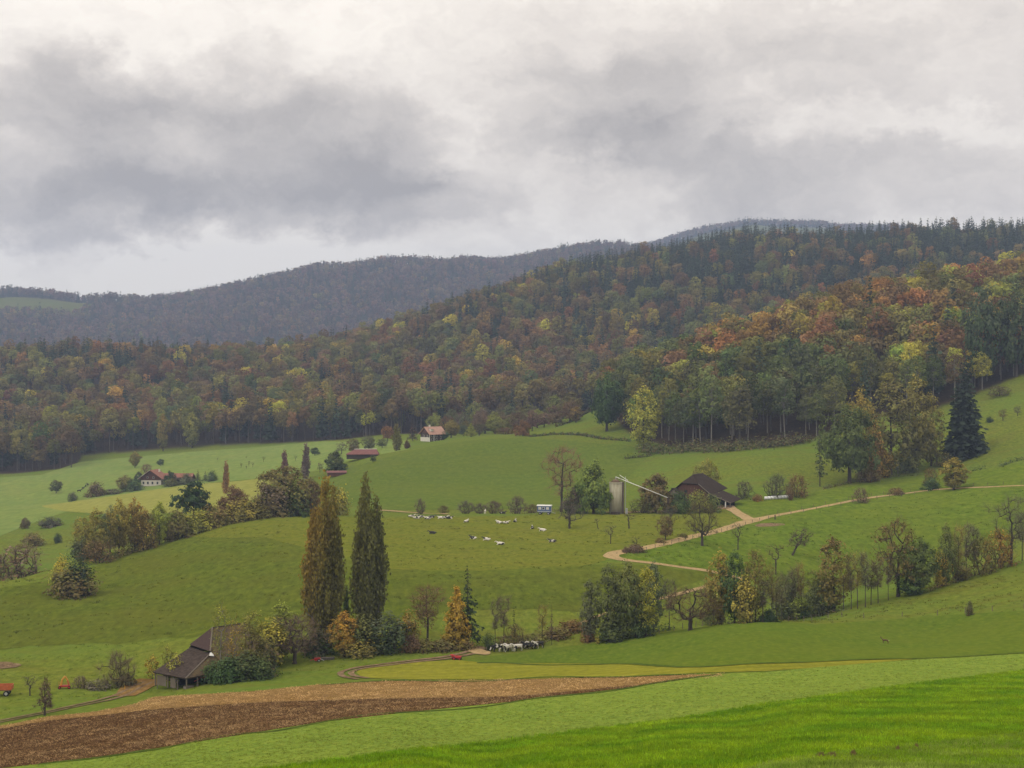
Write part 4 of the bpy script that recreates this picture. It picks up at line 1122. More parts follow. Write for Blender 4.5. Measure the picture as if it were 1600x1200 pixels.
ORD = ['first', 'second', 'third', 'fourth', 'fifth', 'sixth', 'seventh', 'eighth', 'ninth', 'tenth', 'eleventh', 'twelfth', 'thirteenth', 'fourteenth', 'fifteenth', 'sixteenth', 'seventeenth', 'eighteenth', 'nineteenth', 'twentieth']
byl = {}
for i in chosen:
    sz = 'tall' if size[i] > 1.05 else 'middling' if size[i] > 0.88 else 'short'
    lab = ('%s dark spruce %s' % (sz, place_words(i))) if isfir[i] else ('%s %s tree %s' % (sz, CW[CN[cidx[i]]], place_words(i)))
    byl.setdefault(lab, []).append(i)
for lab, ids in byl.items():
    ids.sort(key=lambda q: GU[q])
    for n_, i in enumerate(ids):
        l2 = lab if len(ids) == 1 else '%s, %s from the left' % (lab, ORD[n_] if n_ < 20 else 'later')
        tree_obj('spruce_tree' if isfir[i] else 'forest_tree', keys1[shape[i]], PW[i], sc1[i], rotz[i], tint[i], tint2[i], l2, 'tree', 'trees of the near wood' if GZn[i] == 1 else 'trees of the valley forest')

# ================================================================== single trees, shrubs and hedges
prs = random.Random(5)


def plant(name, key, u, vb, vt, w, tint, tint2, label, cat='tree', Y=None, ymin=30.0, group=None, rz=None, pn=None):
    """stands a shape where the photograph shows it: foot at pixel (u, vb) unless Y is given, top at row vt, w pixels wide"""
    x, Yb, z = gp(u, vb, Y, ymin)
    p = PROTO[key]
    h = max(0.4, (HV - vt) / F * Yb - z); wd = w * Yb / F
    if cat in ('shrub', 'bush'): wd *= 1.18
    sx = wd / p['w']
    pn = pn or (('stem', 'foliage') if cat in ('shrub', 'bush') else ('trunk', 'crown'))
    t1, t2 = TC.get(tint, tint), TC.get(tint2, tint2)
    j = [prs.uniform(0.9, 1.1) for _ in range(3)]
    return tree_obj(name, key, (x, Yb, z - 0.06), (sx, sx, h / p['h']), prs.uniform(0, 6.28) if rz is None else rz,
                    [a * b for a, b in zip(t1, j)], [a * b for a, b in zip(t2, j)], label, cat, group, pn)


T, S = 'tree', 'shrub'
G1 = 'small trees standing in the lower meadow'
PLANTS = [
    # --- lower left meadow and old barn
    ('fruit_tree', 'dead_pear', 70, 1118, 1055, 34, 'twig', 'brown', 'narrow twiggy fruit tree beside the wheel ruts', T),
    ('fruit_tree', 'orchard2', 47, 1087, 1055, 28, 'grey_twig', 'twig', 'small bare fruit tree behind the twiggy one', T),
    ('bush', 'bush_bare', 186, 1073, 1020, 46, 'grey_twig', 'olive', 'tall grey leafless bush in the lower meadow', S),
    ('bush', 'bush_thin', 126, 1075, 1056, 24, 'grey_twig', 'brown', 'low brown thicket beside the yellow machine', S),
    ('bush', 'bush_low', 156, 1076, 1062, 40, 'grey_twig', 'olive', 'low pale brush beside the grey leafless bush', S),
    ('bush', 'bush_low', 194, 1071, 1052, 34, 'grey_green', 'olive', 'low dark bush at the foot of the grey leafless bush', S),
    ('young_tree', 'sapling', 238, 1061, 1022, 24, 'lime', 'gold', 'small golden green tree at the left corner of the old barn', T),
    ('young_tree', 'sapling', 274, 1073, 1018, 28, 'lime', 'yellow', 'slender lime green sapling in front of the old barn roof', T),
    ('young_tree', 'sapling', 262, 1050, 1006, 18, 'olive', 'yellow', 'pale sapling behind the low roof of the old barn', T),
    ('birch_tree', 'birch', 346, 1063, 940, 40, 'olive', 'yellow', 'tall thin yellowing birch beside the old barn roof', T),
    ('birch_tree', 'birch', 368, 1060, 965, 34, 'yellow', 'olive', 'shorter thin birch leaning over the dark shrubs', T),
    ('birch_tree', 'thin_leafy', 393, 1058, 952, 46, 'olive', 'lime', 'thin leafy tree rising from the dark shrubs', T),
    ('bush', 'bush', 352, 1066, 1030, 40, 'dark_green', 'green', 'dark green bush against the barn corner', S),
    ('bush', 'bush_tall', 385, 1062, 1020, 48, 'dark_green', 'dull_green', 'tall dark green bush between the thin birches', S),
    ('bush', 'bush', 413, 1056, 1000, 40, 'dark_green', 'olive', 'broad dark bush with olive leaves behind the orchard tree', S),
    ('bush', 'bush', 405, 1062, 1028, 40, 'dark_green', 'dull_green', 'low dark bush at the end of the shrub row', S),
    ('bush', 'bush_tall', 424, 1040, 972, 52, 'olive', 'yellow', 'big olive yellow bush behind the spreading orchard tree', S),
    ('young_tree', 'ash', 440, 1030, 942, 56, 'olive', 'lime', 'loose olive tree left of the leafy poplar', T),
    ('orchard_tree', 'bare_round', 460, 1037, 962, 84, 'pink_twig', 'grey_twig', 'spreading bare orchard tree with a forked trunk', T),
    # --- poplars and the hedge row under them
    ('poplar_tree', 'poplar', 506, 1012, 743, 63, (0.16, 0.145, 0.045), (0.36, 0.22, 0.05), 'tall columnar poplar with an orange tinted left side', T, None, 30, None, 0.0),
    ('poplar_tree', 'poplar2', 575, 1006, 746, 54, (0.125, 0.13, 0.045), 'olive', 'tall dark green columnar poplar with two tops', T, None, 30, None, 0.0),
    ('poplar_tree', 'slim_poplar', 541, 1000, 916, 13, 'dark_green', 'olive', 'young slim poplar between the two tall poplars', T),
    ('bush', 'bush', 497, 1022, 985, 50, 'dark_green', 'purple', 'dark bush at the foot of the orange tinted poplar', S),
    ('maple_tree', 'maple', 538, 1026, 957, 48, (0.26, 0.2, 0.05), (0.58, 0.31, 0.04), 'golden leaved small tree under the two poplars', T),
    ('bush', 'bush_tall', 565, 1022, 966, 50, 'green', 'olive', 'green bush right of the golden small tree', S),
    ('bush', 'bush', 560, 1026, 1000, 48, 'olive', 'yellow', 'yellowish low bush under the poplars', S),
    ('bush', 'bush_tall', 605, 1021, 962, 54, 'dark_green', 'grey_green', 'big grey green bush at the foot of the dark poplar', S),
    ('bush', 'bush_tall', 638, 1014, 958, 30, 'olive', 'orange', 'tall bush with an orange top in the hedge row', S),
    ('bush', 'bush', 644, 1018, 992, 30, 'rust', 'pink_twig', 'red brown bush low in the hedge row', S),
    ('bare_tree', 'bare_tall', 668, 1006, 917, 54, 'pink_twig', 'rust', 'tall reddish bare tree in the hedge row', T),
    ('bush', 'bush_low', 664, 1017, 1000, 40, 'olive', 'brown', 'low olive bush under the reddish bare tree', S),
    ('bush', 'bush_low', 692, 1016, 1000, 40, 'brown', 'olive', 'low brown bush before the golden tree', S),
    ('bush', 'bush_low', 724, 1014, 999, 36, 'olive', 'brown', 'low bush ending the hedge row at the gateway', S),
    ('spruce_tree', 'spruce_thin', 731, 1008, 880, 54, 'conifer', 'dark_green', 'thin dark spruce behind the golden tree', T),
    ('maple_tree', 'maple2', 714, 1012, 918, 46, (0.36, 0.23, 0.045), (0.60, 0.31, 0.04), 'golden orange tree in front of the thin spruce', T),
    ('bush', 'bush_tall', 764, 1016, 988, 16, 'dark_green', 'green', 'narrow dark green bush right of the gateway', S),
    ('bush', 'bush_thin', 786, 1013, 993, 32, 'brown', 'purple', 'brown bush behind the dark muzzled cow', S),
    ('bush', 'bush_thin', 804, 1013, 975, 32, 'brown', 'olive', 'taller brown bush behind the group of cows', S),
    ('bare_tree', 'whip', 774, 1010, 938, 16, 'grey_twig', 'twig', 'thin bare tree beside the narrow dark bush', T),
    ('bare_tree', 'whip', 787, 1008, 932, 22, 'grey_twig', 'twig', 'thin forked bare tree above the group of cows', T),
    ('bare_tree', 'larch', 803, 1008, 942, 9, 'dark_green', 'conifer', 'dark ivy clad stump pole above the brown bush', T),
    ('bush', 'bush_low', 830, 1008, 992, 46, 'brown', 'olive', 'low brown brush behind the pair of cows', S),
    ('bare_tree', 'larch', 862, 1008, 942, 9, 'purple', 'twig', 'dark leafless pole tree above the brown bank', T),
    ('bare_tree', 'whip', 847, 1003, 945, 18, 'yellow', 'twig', 'thin pale yellow sapling beside the dark pole tree', T),
    ('bush', 'bush_low', 870, 996, 980, 46, 'brown', 'olive', 'low reddish brush on the brown bank', S),
    ('bush', 'bush_low', 898, 986, 970, 40, 'brown', 'rust', 'reddish brush near the green trees', S),
    # --- green clump in the middle
    ('tree_row_tree', 'ash', 921, 1003, 906, 34, 'grey_green', 'green', 'leftmost grey green tree of the clump by the gully track', T),
    ('tree_row_tree', 'ash', 950, 1002, 882, 46, 'green', 'dull_green', 'dark green tree second from the left in the clump', T),
    ('tree_row_tree', 'oak2', 980, 998, 882, 58, 'green', 'olive', 'broad green tree in the middle of the clump', T),
    ('tree_row_tree', 'ash2', 1008, 995, 888, 36, 'lime', 'yellow', 'yellow green thin tree at the right of the clump', T),
    ('tree_row_tree', 'ash', 1021, 985, 878, 34, 'grey_green', 'grey_green', 'grey topped tree behind the yellow green thin tree', T),
    ('bush', 'bush', 958, 1002, 965, 44, 'dark_green', 'green', 'shaded bush at the foot of the green clump', S),
    ('bush', 'bush', 1000, 996, 955, 30, 'dark_green', 'green', 'dark bush under the yellow green thin tree', S),
    ('bush', 'bush', 918, 1003, 976, 20, 'rust', 'brown', 'rust coloured bush at the left of the green clump', S),
    ('young_tree', 'sapling', 934, 1007, 992, 8, 'yellow', 'olive', 'tiny yellow sapling in the upper crop field', T),
    ('bare_tree', 'whip', 1046, 985, 905, 20, 'grey_twig', 'twig', 'thin bare sapling between the green clump and the red bare tree', T),
    ('bare_tree', 'bare_round', 1079, 985, 918, 92, 'pink_twig', 'rust', 'broad red twigged bare tree with low spreading limbs', T),
    ('tree_row_tree', 'ash', 1126, 976, 862, 50, 'olive', 'yellow', 'yellow topped green tree right of the red bare tree', T),
    ('tree_row_tree', 'ash', 1148, 974, 860, 44, 'dark_green', 'green', 'dark green tree beside the yellow topped one', T),
    ('tree_row_tree', 'thin_leafy', 1180, 972, 856, 44, 'olive', 'brown', 'thin brownish tree right of the dark green one', T),
    ('bush', 'bush_tall', 1165, 974, 905, 36, 'olive', 'yellow', 'yellow brown bush between two trees of the row', S),
    ('bush', 'bush_tall', 1112, 977, 915, 36, 'green', 'lime', 'light green bush beside the red bare tree', S),
    ('bush', 'bush', 1200, 972, 952, 26, 'dark_green', 'conifer', 'dark low bush at the field edge', S),
    ('bare_tree', 'whip', 1213, 970, 892, 22, 'grey_twig', 'olive', 'slim bare tree right of the dark low bush', T),
    ('bare_tree', 'thin_leafy', 1228, 968, 895, 30, 'grey_green', 'olive', 'thin green tree with bare stems by the field edge', T),
    ('bare_tree', 'whip', 1243, 966, 886, 20, 'grey_twig', 'twig', 'slim grey bare tree between two thin green ones', T),
    ('tree_row_tree', 'thin_leafy', 1272, 962, 888, 44, 'green', 'olive', 'rounded green tree left of the tall brown one', T),
    ('tree_row_tree', 'ash2', 1303, 956, 842, 56, 'olive', 'brown', 'tall brown topped tree on the field edge', T),
    ('bush', 'bush', 1258, 964, 945, 28, 'dark_green', 'dull_green', 'low green bush under the rounded green tree', S),
    ('bare_tree', 'whip', 1340, 951, 862, 22, 'grey_twig', 'yellow', 'first of three slim leafless trees beside the tall brown tree', T),
    ('bare_tree', 'whip', 1352, 949, 864, 20, 'grey_twig', 'twig', 'middle one of three slim leafless trees', T),
    ('bare_tree', 'whip', 1330, 952, 868, 18, 'twig', 'olive', 'short slim leafless tree nearest the tall brown tree', T),
    ('bare_tree', 'whip', 1388, 938, 870, 16, 'grey_twig', 'twig', 'slim leafless tree left of the big two coloured tree', T),
    ('tree_row_tree', 'bare_leafy', 1403, 932, 815, 84, 'olive', 'brown', 'large half bare brown tree on the hill crest', T),
    ('tree_row_tree', 'oak2', 1436, 927, 842, 60, 'green', 'dark_green', 'dark green rounded tree touching the half bare one', T),
    ('tree_row_tree', 'ash', 1478, 915, 818, 28, 'green', 'olive', 'narrow green tree right of the dark rounded one', T),
    ('bush', 'bush_tall', 1470, 916, 862, 26, 'yellow', 'gold', 'yellow orange bush under the narrow green tree', S),
    ('bare_tree', 'whip', 1497, 908, 822, 20, 'grey_twig', 'yellow', 'first slim bare stem right of the yellow orange bush', T),
    ('bare_tree', 'whip', 1510, 903, 818, 22, 'grey_twig', 'twig', 'tall slim bare stem beside the brown bush', T),
    ('bush', 'bush_thin', 1535, 898, 838, 46, 'brown', 'olive', 'big brown bush on the hill crest', S),
    ('bush', 'bush_thin', 1560, 888, 828, 46, 'brown', 'gold', 'brown bush with yellow leaves under the vase shaped tree', S),
    ('bare_tree', 'bare', 1580, 884, 776, 72, 'grey_twig', 'olive', 'tall vase shaped bare tree on the hill crest', T),
    ('bare_tree', 'whip', 1597, 876, 800, 22, 'grey_twig', 'twig', 'slim bare tree at the edge of the hill crest', T),
    ('bare_tree', 'stub', 1554, 893, 862, 14, 'grey_twig', 'twig', 'short broken pale trunk on the crest', T),
    ('bush', 'bush', 1515, 962, 939, 11, 'brown', 'dull_green', 'small dark bush alone on the open slope', S),
    # --- pasture and orchard
    ('orchard_tree', 'orchard', 890, 826, 782, 46, 'grey_twig', 'twig', 'bare spreading orchard tree in the pasture below the blue wagon', T),
    ('orchard_tree', 'stub', 935, 827, 810, 12, 'twig', 'twig', 'short crooked bare tree below the silo', T),
    ('orchard_tree', 'stub', 983, 826, 802, 22, 'twig', 'twig', 'leaning crooked bare tree right of the silo', T),
    ('orchard_tree', 'orchard2', 954, 850, 820, 20, 'grey_twig', 'twig', 'small bare tree above the track bend', T),
    ('orchard_tree', 'orchard', 1047, 823, 792, 28, 'grey_twig', 'twig', 'bare tree beside the farmyard earth', T),
    ('orchard_tree', 'apple', 1040, 844, 806, 30, 'brown', 'olive', 'rounded brown leaved orchard tree over the track', T),
    ('orchard_tree', 'orchard2', 993, 862, 838, 14, 'twig', 'twig', 'dead little tree in the bush by the track bend', T),
    ('bush', 'bush_low', 993, 863, 850, 26, 'brown', 'purple', 'brown scrub at the track bend', S),
    ('bush', 'bush_low', 978, 864, 855, 12, 'brown', 'purple', 'tiny brown scrub at the inner side of the track bend', S),
    ('bush', 'bush_low', 1032, 848, 840, 16, 'brown', 'olive', 'low scrub under the rounded orchard tree', S),
    ('bush', 'bush_low', 1068, 840, 833, 14, 'brown', 'olive', 'low scrub at the track side', S),
    ('orchard_tree', 'bare_round', 1097, 853, 782, 56, 'olive', 'twig', 'big old orchard tree below the dark barn', T),
    ('orchard_tree', 'orchard2', 1153, 859, 818, 24, 'grey_twig', 'twig', 'forked bare tree in the lush pasture', T),
    ('orchard_tree', 'leaning', 1238, 868, 826, 40, 'twig', 'olive', 'old leaning bare tree in the lush pasture', T, None, 300, None, 0.0),
    ('orchard_tree', 'orchard2', 1212, 898, 850, 30, 'pink_twig', 'rust', 'twisted bare tree left of the leaning one', T, None, 300),
    # --- farm
    ('bare_tree', 'bare', 877, 800, 700, 64, (0.27, 0.19, 0.145), (0.34, 0.19, 0.11), 'tall bare tree with an orange top behind the blue wagon', T),
    ('farm_tree', 'roundtop', 927, 803, 722, 58, 'green', 'lime', 'dense yellow green tree left of the silo', T),
    ('bush', 'bush', 897, 802, 762, 32, 'dark_green', 'purple', 'dark bush left of the dense yellow green tree', S),
    ('farm_tree', 'roundtop', 1026, 801, 741, 56, 'brown', 'rust', 'round rust brown tree between silo and barn', T),
    ('bush', 'bush_thin', 1002, 802, 778, 34, 'brown', 'olive', 'brown bush right of the silo', S),
    ('bush', 'bush', 1060, 802, 768, 34, 'green', 'dark_green', 'green bush left of the dark barn', S),
    ('bush', 'bush', 1090, 801, 768, 30, 'olive', 'lime', 'olive bush in front of the dark barn', S),
    ('bush', 'bush', 1113, 800, 773, 26, 'dull_green', 'olive', 'dull green bush before the barn front', S),
    ('farm_tree', 'oak2', 1104, 790, 718, 40, 'olive', 'yellow', 'yellow olive tree behind the barn ridge', T, 482),
    ('bush', 'bush_thin', 1163, 779, 752, 28, 'grey_green', 'purple', 'grey bush right of the dark barn', S),
    ('bush', 'bush', 1184, 783, 772, 14, 'orange', 'rust', 'small orange bush left of the white bales', S),
    ('bush', 'bush_bare', 1213, 779, 742, 34, 'grey_twig', 'dull_green', 'grey thicket behind the white bales', S),
    ('bush', 'bush_thin', 1246, 777, 742, 34, 'brown', 'rust', 'red brown thicket right of the white bales', S),
    ('bush', 'bush_tall', 1235, 782, 760, 10, 'rust', 'brown', 'little rusty bush at the end of the white bales', S),
    ('bush', 'bush_bare', 728, 811, 783, 26, 'grey_twig', 'twig', 'bare spreading bush behind the single lying cow', S, 450),
    ('bush', 'bush_bare', 750, 810, 787, 22, 'grey_twig', 'twig', 'bare bush second in the row behind the cows', S, 450),
    ('bush', 'bush_bare', 772, 808, 783, 26, 'grey_twig', 'brown', 'bare bush beside the standing white cow', S, 452),
    ('bush', 'bush_bare', 808, 806, 776, 26, 'grey_twig', 'twig', 'tall bare bush left of the blue wagon', S, 452),
    ('bush', 'bush_bare', 832, 806, 788, 22, 'grey_twig', 'olive', 'low bare bush touching the blue wagon', S, 455),
    ('bush', 'bush_bare', 657, 807, 780, 16, 'grey_twig', 'twig', 'small bare tree bush behind the lying cows', S, 452),
    ('bush', 'bush_bare', 693, 808, 790, 16, 'rust', 'twig', 'small reddish bare bush behind the lying cows', S, 452),
    # --- right hand meadow and copse
    ('bush', 'bush_thin', 1345, 786, 762, 26, 'grey_twig', 'brown', 'bare brown bush beside the track', S),
    ('bush', 'bush_low', 1400, 773, 762, 24, 'brown', 'rust', 'low reddish scrub on the far side of the track', S),
    ('bush', 'bush', 1456, 765, 746, 24, 'dark_green', 'green', 'dark green bush with a brown top at the track', S),
    ('bush', 'bush_thin', 1454, 758, 732, 24, 'brown', 'rust', 'brown twiggy bush above the dark green one', S),
    ('meadow_tree', 'maple', 1490, 766, 716, 44, 'olive', 'yellow', 'round yellow green tree standing beside the track', T),
    ('conifer_tree', 'larch', 1281, 760, 668, 22, 'dark_green', 'dull_green', 'narrow dark tree at the left of the copse', T),
    ('copse_tree', 'oak', 1327, 755, 634, 86, (0.10, 0.112, 0.042), 'olive', 'large dark olive tree of the copse', T),
    ('copse_tree', 'oak2', 1345, 745, 612, 56, 'olive', 'gold', 'gold topped tree behind the large olive one', T),
    ('copse_tree', 'ash2', 1392, 742, 596, 70, 'olive', 'brown', 'tall brown olive tree in the middle of the copse', T),
    ('copse_tree', 'ash', 1432, 735, 588, 62, 'olive', 'yellow', 'tall yellowing tree of the copse left of the spruce', T),
    ('copse_tree', 'ash', 1455, 728, 615, 44, 'olive', 'yellow', 'slender yellow tree touching the tall spruce', T),
    ('bush', 'bush_tall', 1381, 746, 704, 30, 'olive', 'gold', 'golden bush at the foot of the copse', S),
    ('bush', 'bush_tall', 1366, 748, 660, 28, 'rust', 'orange', 'rusty bush beside the large olive tree', S),
    ('bush', 'bush', 1355, 752, 728, 34, 'brown', 'olive', 'brown bush at the left foot of the copse', S),
    ('bush', 'bush', 1415, 738, 700, 36, 'dull_green', 'olive', 'green bush under the yellowing copse trees', S),
    ('bush', 'bush_thin', 1474, 728, 706, 30, 'brown', 'olive', 'brown scrub at the foot of the tall spruce', S),
    ('spruce_tree', 'spruce', 1507, 714, 563, 74, 'conifer', 'conifer', 'tall dense dark spruce at the right of the copse', T),
    ('orchard_tree', 'orchard', 1567, 657, 638, 16, 'rust', 'twig', 'small reddish tree on the upper right meadow', T),
    ('orchard_tree', 'orchard', 1590, 650, 634, 14, 'twig', 'twig', 'small bare tree beside the reddish one on the upper meadow', T),
    ('bush', 'bush_thin', 1562, 619, 603, 36, 'brown', 'purple', 'brown thicket on the upper right meadow', S),
    ('bush', 'bush', 1546, 660, 651, 10, 'dark_green', 'conifer', 'small dark bush beside the spruce on the upper meadow', S),
    ('lone_tree', 'oak2', 948, 674, 584, 54, 'dark_green', 'green', 'dark green tree alone at the tip of the near wood', T),
    ('wood_tree', 'ash', 1006, 702, 604, 52, 'lime', 'yellow', 'yellow tree at the front corner of the near wood', T),
    ('wood_tree', 'oak2', 1531, 588, 456, 64, 'dark_green', 'grey_green', 'large dark green tree at the right end of the near wood', T, 640),
    ('wood_tree', 'oak2', 1588, 586, 450, 66, 'dark_green', 'dull_green', 'large dark green tree rightmost in front of the near wood', T, 640),
    # --- crest hedge on the left
    ('hedge_tree', 'ash', 150, 872, 795, 42, 'olive', 'yellow', 'yellow olive tree at the left end of the crest hedge', T, 372),
    ('hedge_tree', 'oak2', 186, 862, 783, 40, 'olive', 'yellow', 'yellow topped tree of the crest hedge', T, 380),
    ('hedge_tree', 'oak2', 211, 856, 781, 38, 'olive', 'gold', 'gold flecked tree next to the yellow topped one', T, 385),
    ('hedge_tree', 'oak2', 172, 868, 792, 30, 'grey_green', 'olive', 'grey green tree behind the yellow topped one', T, 384),
    ('bush', 'bush_thin', 230, 850, 800, 30, 'brown', 'rust', 'brown bare bush of the crest hedge', S, 388),
    ('bush', 'bush_thin', 222, 856, 815, 44, 'brown', 'gold', 'reddish brown bush on the crest', S, 384),
    ('hedge_tree', 'maple', 249, 845, 786, 30, 'lime', 'lime', 'bright lime green tree of the crest hedge', T, 392),
    ('bush', 'bush', 275, 842, 798, 44, 'brown', 'olive', 'brown olive bush right of the lime green tree', S, 396),
    ('bush', 'bush', 305, 834, 798, 44, 'olive', 'yellow', 'yellowish bush under the flat topped pine', S, 400),
    ('pine_tree', 'pine', 303, 840, 752, 62, 'conifer', 'dark_green', 'flat topped dark pine in the crest hedge', T, 412),
    ('bush', 'bush', 335, 828, 790, 40, 'olive', 'brown', 'olive bush right of the pine', S, 405),
    ('hedge_tree', 'roundtop', 366, 824, 760, 46, 'brown', 'rust', 'round brown tree right of the pine', T, 415),
    ('bush', 'bush', 375, 820, 782, 44, 'olive', 'yellow', 'olive yellow bush before the round brown tree', S, 410),
    ('bush', 'bush', 400, 815, 780, 40, 'olive', 'brown', 'low olive bush left of the big brown oak', S, 414),
    ('oak_tree', 'oak', 444, 812, 729, 92, 'brown', 'olive', 'big brown olive oak on the crest', T, 430),
    ('bush', 'bush', 425, 812, 760, 50, 'brown', 'purple', 'brown purple bush under the big oak', S, 420),
    ('bush', 'bush', 462, 808, 757, 46, 'dark_green', 'olive', 'dark bush in front of the big oak', S, 424),
    ('hedge_tree', 'roundtop', 486, 806, 748, 40, 'brown', 'olive', 'brown tree between the oak and the left poplar', T, 432),
    ('bush', 'bush', 530, 806, 762, 30, 'olive', 'yellow', 'yellow olive bush seen between the two poplars', S, 436),
    ('bush', 'bush_thin', 153, 893, 845, 52, 'rust', 'brown', 'round rusty brown bush at the end of the crest', S, 366),
    ('bush', 'bush', 133, 890, 842, 44, 'dark_green', 'grey_green', 'dark grey green bush behind the rusty one', S, 376),
    ('hedge_tree', 'thin_leafy', 128, 885, 806, 34, 'olive', 'yellow', 'leaning thin tree at the hedge end', T, 378),
    ('bush', 'bush', 112, 932, 888, 64, 'brown', 'olive', 'brown olive bush of the round clump in the pasture', S),
    ('bush', 'bush_tall', 122, 931, 872, 32, 'dark_green', 'conifer', 'dark green bush of the round clump in the pasture', S),
    ('bush', 'bush_tall', 95, 926, 871, 24, 'lime', 'yellow', 'bright yellow bush of the round clump in the pasture', S),
    ('bush', 'bush_thin', 30, 930, 853, 78, 'brown', 'grey_twig', 'big grey brown bush beyond the crest', S, 360),
    ('bush', 'bush_thin', -4, 930, 866, 40, 'brown', 'grey_twig', 'grey brown bush at the far left beyond the crest', S, 362),
    # --- valley beyond
    ('valley_tree', 'oak', 88, 771, 750, 20, 'dull_green', 'brown', 'lone round tree on the valley meadow', T),
    ('valley_tree', 'roundtop', 39, 826, 809, 16, 'brown', 'purple', 'small red brown tree low in the valley', T, None, 480),
    ('bush', 'bush', 80, 823, 808, 32, 'purple', 'dull_green', 'dark broad bush in the valley meadow', S, None, 480),
    ('bush', 'bush', 52, 853, 833, 32, 'olive', 'brown', 'olive bush near the valley path', S, None, 480),
    ('bush', 'bush', 91, 848, 833, 11, 'dark_green', 'dark_green', 'small dark bush above the crest clump', S, None, 480),
    ('bush', 'bush', 113, 783, 769, 13, 'dull_green', 'purple', 'small dark bush left of the farmhouse garden', S, None, 480),
    ('bush', 'bush', 150, 776, 754, 26, 'brown', 'purple', 'round purplish bush left of the farmhouse', S, None, 480),
    ('valley_tree', 'oak2', 196, 768, 743, 28, 'olive', 'brown', 'olive tree at the left of the white walled farmhouse', T, None, 480),
    ('bush', 'bush', 210, 767, 749, 26, 'dull_green', 'dark_green', 'dark bush touching the white walled farmhouse', S, None, 480),
    ('bush', 'bush_low', 175, 772, 764, 30, 'purple', 'dull_green', 'low hedge like bush left of the farmhouse', S, None, 480),
    ('valley_tree', 'roundtop', 217, 752, 737, 14, 'dark_green', 'purple', 'dark tree behind the farmhouse roof', T, 745),
    ('valley_tree', 'oak2', 211, 731, 706, 18, 'olive', 'orange', 'orange flecked tree above the farmhouse', T, None, 480),
    ('bush', 'bush_thin', 229, 740, 725, 18, 'rust', 'pink_twig', 'reddish bush above the farmhouse roof', S, None, 480),
    ('valley_tree', 'oak', 251, 728, 717, 12, 'dark_green', 'dull_green', 'small dark tree on the valley meadow above the farmhouse', T, None, 480),
    ('valley_tree', 'roundtop', 266, 757, 736, 19, 'dark_green', 'dark_green', 'dark round tree right of the farmhouse', T, None, 480),
    ('bush', 'bush', 268, 760, 748, 22, 'dull_green', 'olive', 'low garden bush under the dark round tree', S, None, 480),
    ('spruce_tree', 'spruce_thin', 309, 753, 733, 15, 'conifer', 'dull_green', 'left one of the two small firs right of the farmhouse', T, None, 480),
    ('spruce_tree', 'spruce_thin', 321, 752, 735, 13, 'conifer', 'dull_green', 'right one of the two small firs right of the farmhouse', T, None, 480),
    ('bush', 'bush', 331, 752, 736, 14, 'dull_green', 'dark_green', 'dark bush right of the two small firs', S, None, 480),
    ('bush', 'bush', 291, 757, 740, 20, 'grey_green', 'dull_green', 'grey green bush left of the two small firs', S, None, 480),
    ('poplar_tree', 'slim_poplar', 353, 772, 721, 12, 'orange', 'pink_twig', 'orange slim poplar in the valley', T, None, 480),
    ('poplar_tree', 'slim_poplar', 478, 746, 694, 16, 'grey_twig', 'purple', 'grey slim poplar in the valley', T, 640),
    ('poplar_tree', 'slim_poplar', 445, 740, 704, 14, 'pink_twig', 'brown', 'short reddish slim poplar in the valley', T, 650),
    ('valley_tree', 'orchard', 500, 738, 722, 11, 'purple', 'twig', 'small bare tree left of the dark round one', T, None, 480),
    ('valley_tree', 'oak', 492, 712, 699, 15, 'dark_green', 'dark_green', 'small dark round tree on the slope above', T, None, 480),
    ('valley_tree', 'roundtop', 524, 739, 704, 33, 'dark_green', 'olive', 'dense dark round tree beside the red roofed barn', T, None, 480),
    ('valley_tree', 'apple', 552, 709, 685, 24, 'brown', 'grey_green', 'brown orchard tree above the red roofed barn', T, None, 480),
    ('valley_tree', 'apple', 576, 706, 680, 24, 'grey_green', 'brown', 'grey green orchard tree above the red roofed barn', T, None, 480),
    ('valley_tree', 'orchard', 534, 710, 690, 18, 'grey_twig', 'twig', 'bare orchard tree above the red roofed barn', T, None, 480),
    ('valley_tree', 'apple', 597, 700, 685, 20, 'grey_green', 'dull_green', 'low orchard tree near the slim dark poplar', T, None, 480),
    ('valley_tree', 'apple', 583, 722, 711, 12, 'dark_green', 'dull_green', 'small dark tree behind the red roof', T, None, 480),
    ('valley_tree', 'apple', 560, 718, 708, 11, 'dark_green', 'dull_green', 'small dark tree left behind the red roof', T, None, 480),
    ('poplar_tree', 'slim_poplar', 620, 718, 663, 17, 'olive', 'brown', 'dark slim poplar on the edge of the green hill', T, 680),
    ('poplar_tree', 'slim_poplar', 636, 712, 688, 11, 'brown', 'olive', 'short slim poplar next to the dark one', T, 690),
    ('valley_tree', 'apple', 606, 690, 665, 22, 'rust', 'orange', 'rust coloured tree left of the slim dark poplar', T, None, 480),
    ('spruce_tree', 'spruce_thin', 645, 697, 650, 18, 'conifer', 'purple', 'dark narrow spruce left of the pink roofed house', T, 780),
    ('valley_tree', 'oak2', 680, 672, 646, 28, 'olive', 'lime', 'yellow green tree behind the pink roofed house', T, 850),
    ('valley_tree', 'oak2', 705, 690, 657, 26, 'olive', 'lime', 'olive tree right of the pink roofed house', T, 775),
    ('valley_tree', 'oak2', 694, 692, 674, 18, 'dark_green', 'dull_green', 'dark tree touching the pink roofed house', T, 752),
    ('valley_tree', 'maple2', 736, 691, 662, 19, 'lime', 'lime', 'bright yellow green tree on the ridge of the green hill', T, 740),
    ('valley_tree', 'oak', 724, 690, 664, 18, 'grey_green', 'dull_green', 'grey tree left of the bright yellow green one', T, 790),
    ('valley_tree', 'roundtop', 817, 684, 657, 27, 'rust', 'brown', 'round rust brown tree on the crest of the green hill', T, 700),
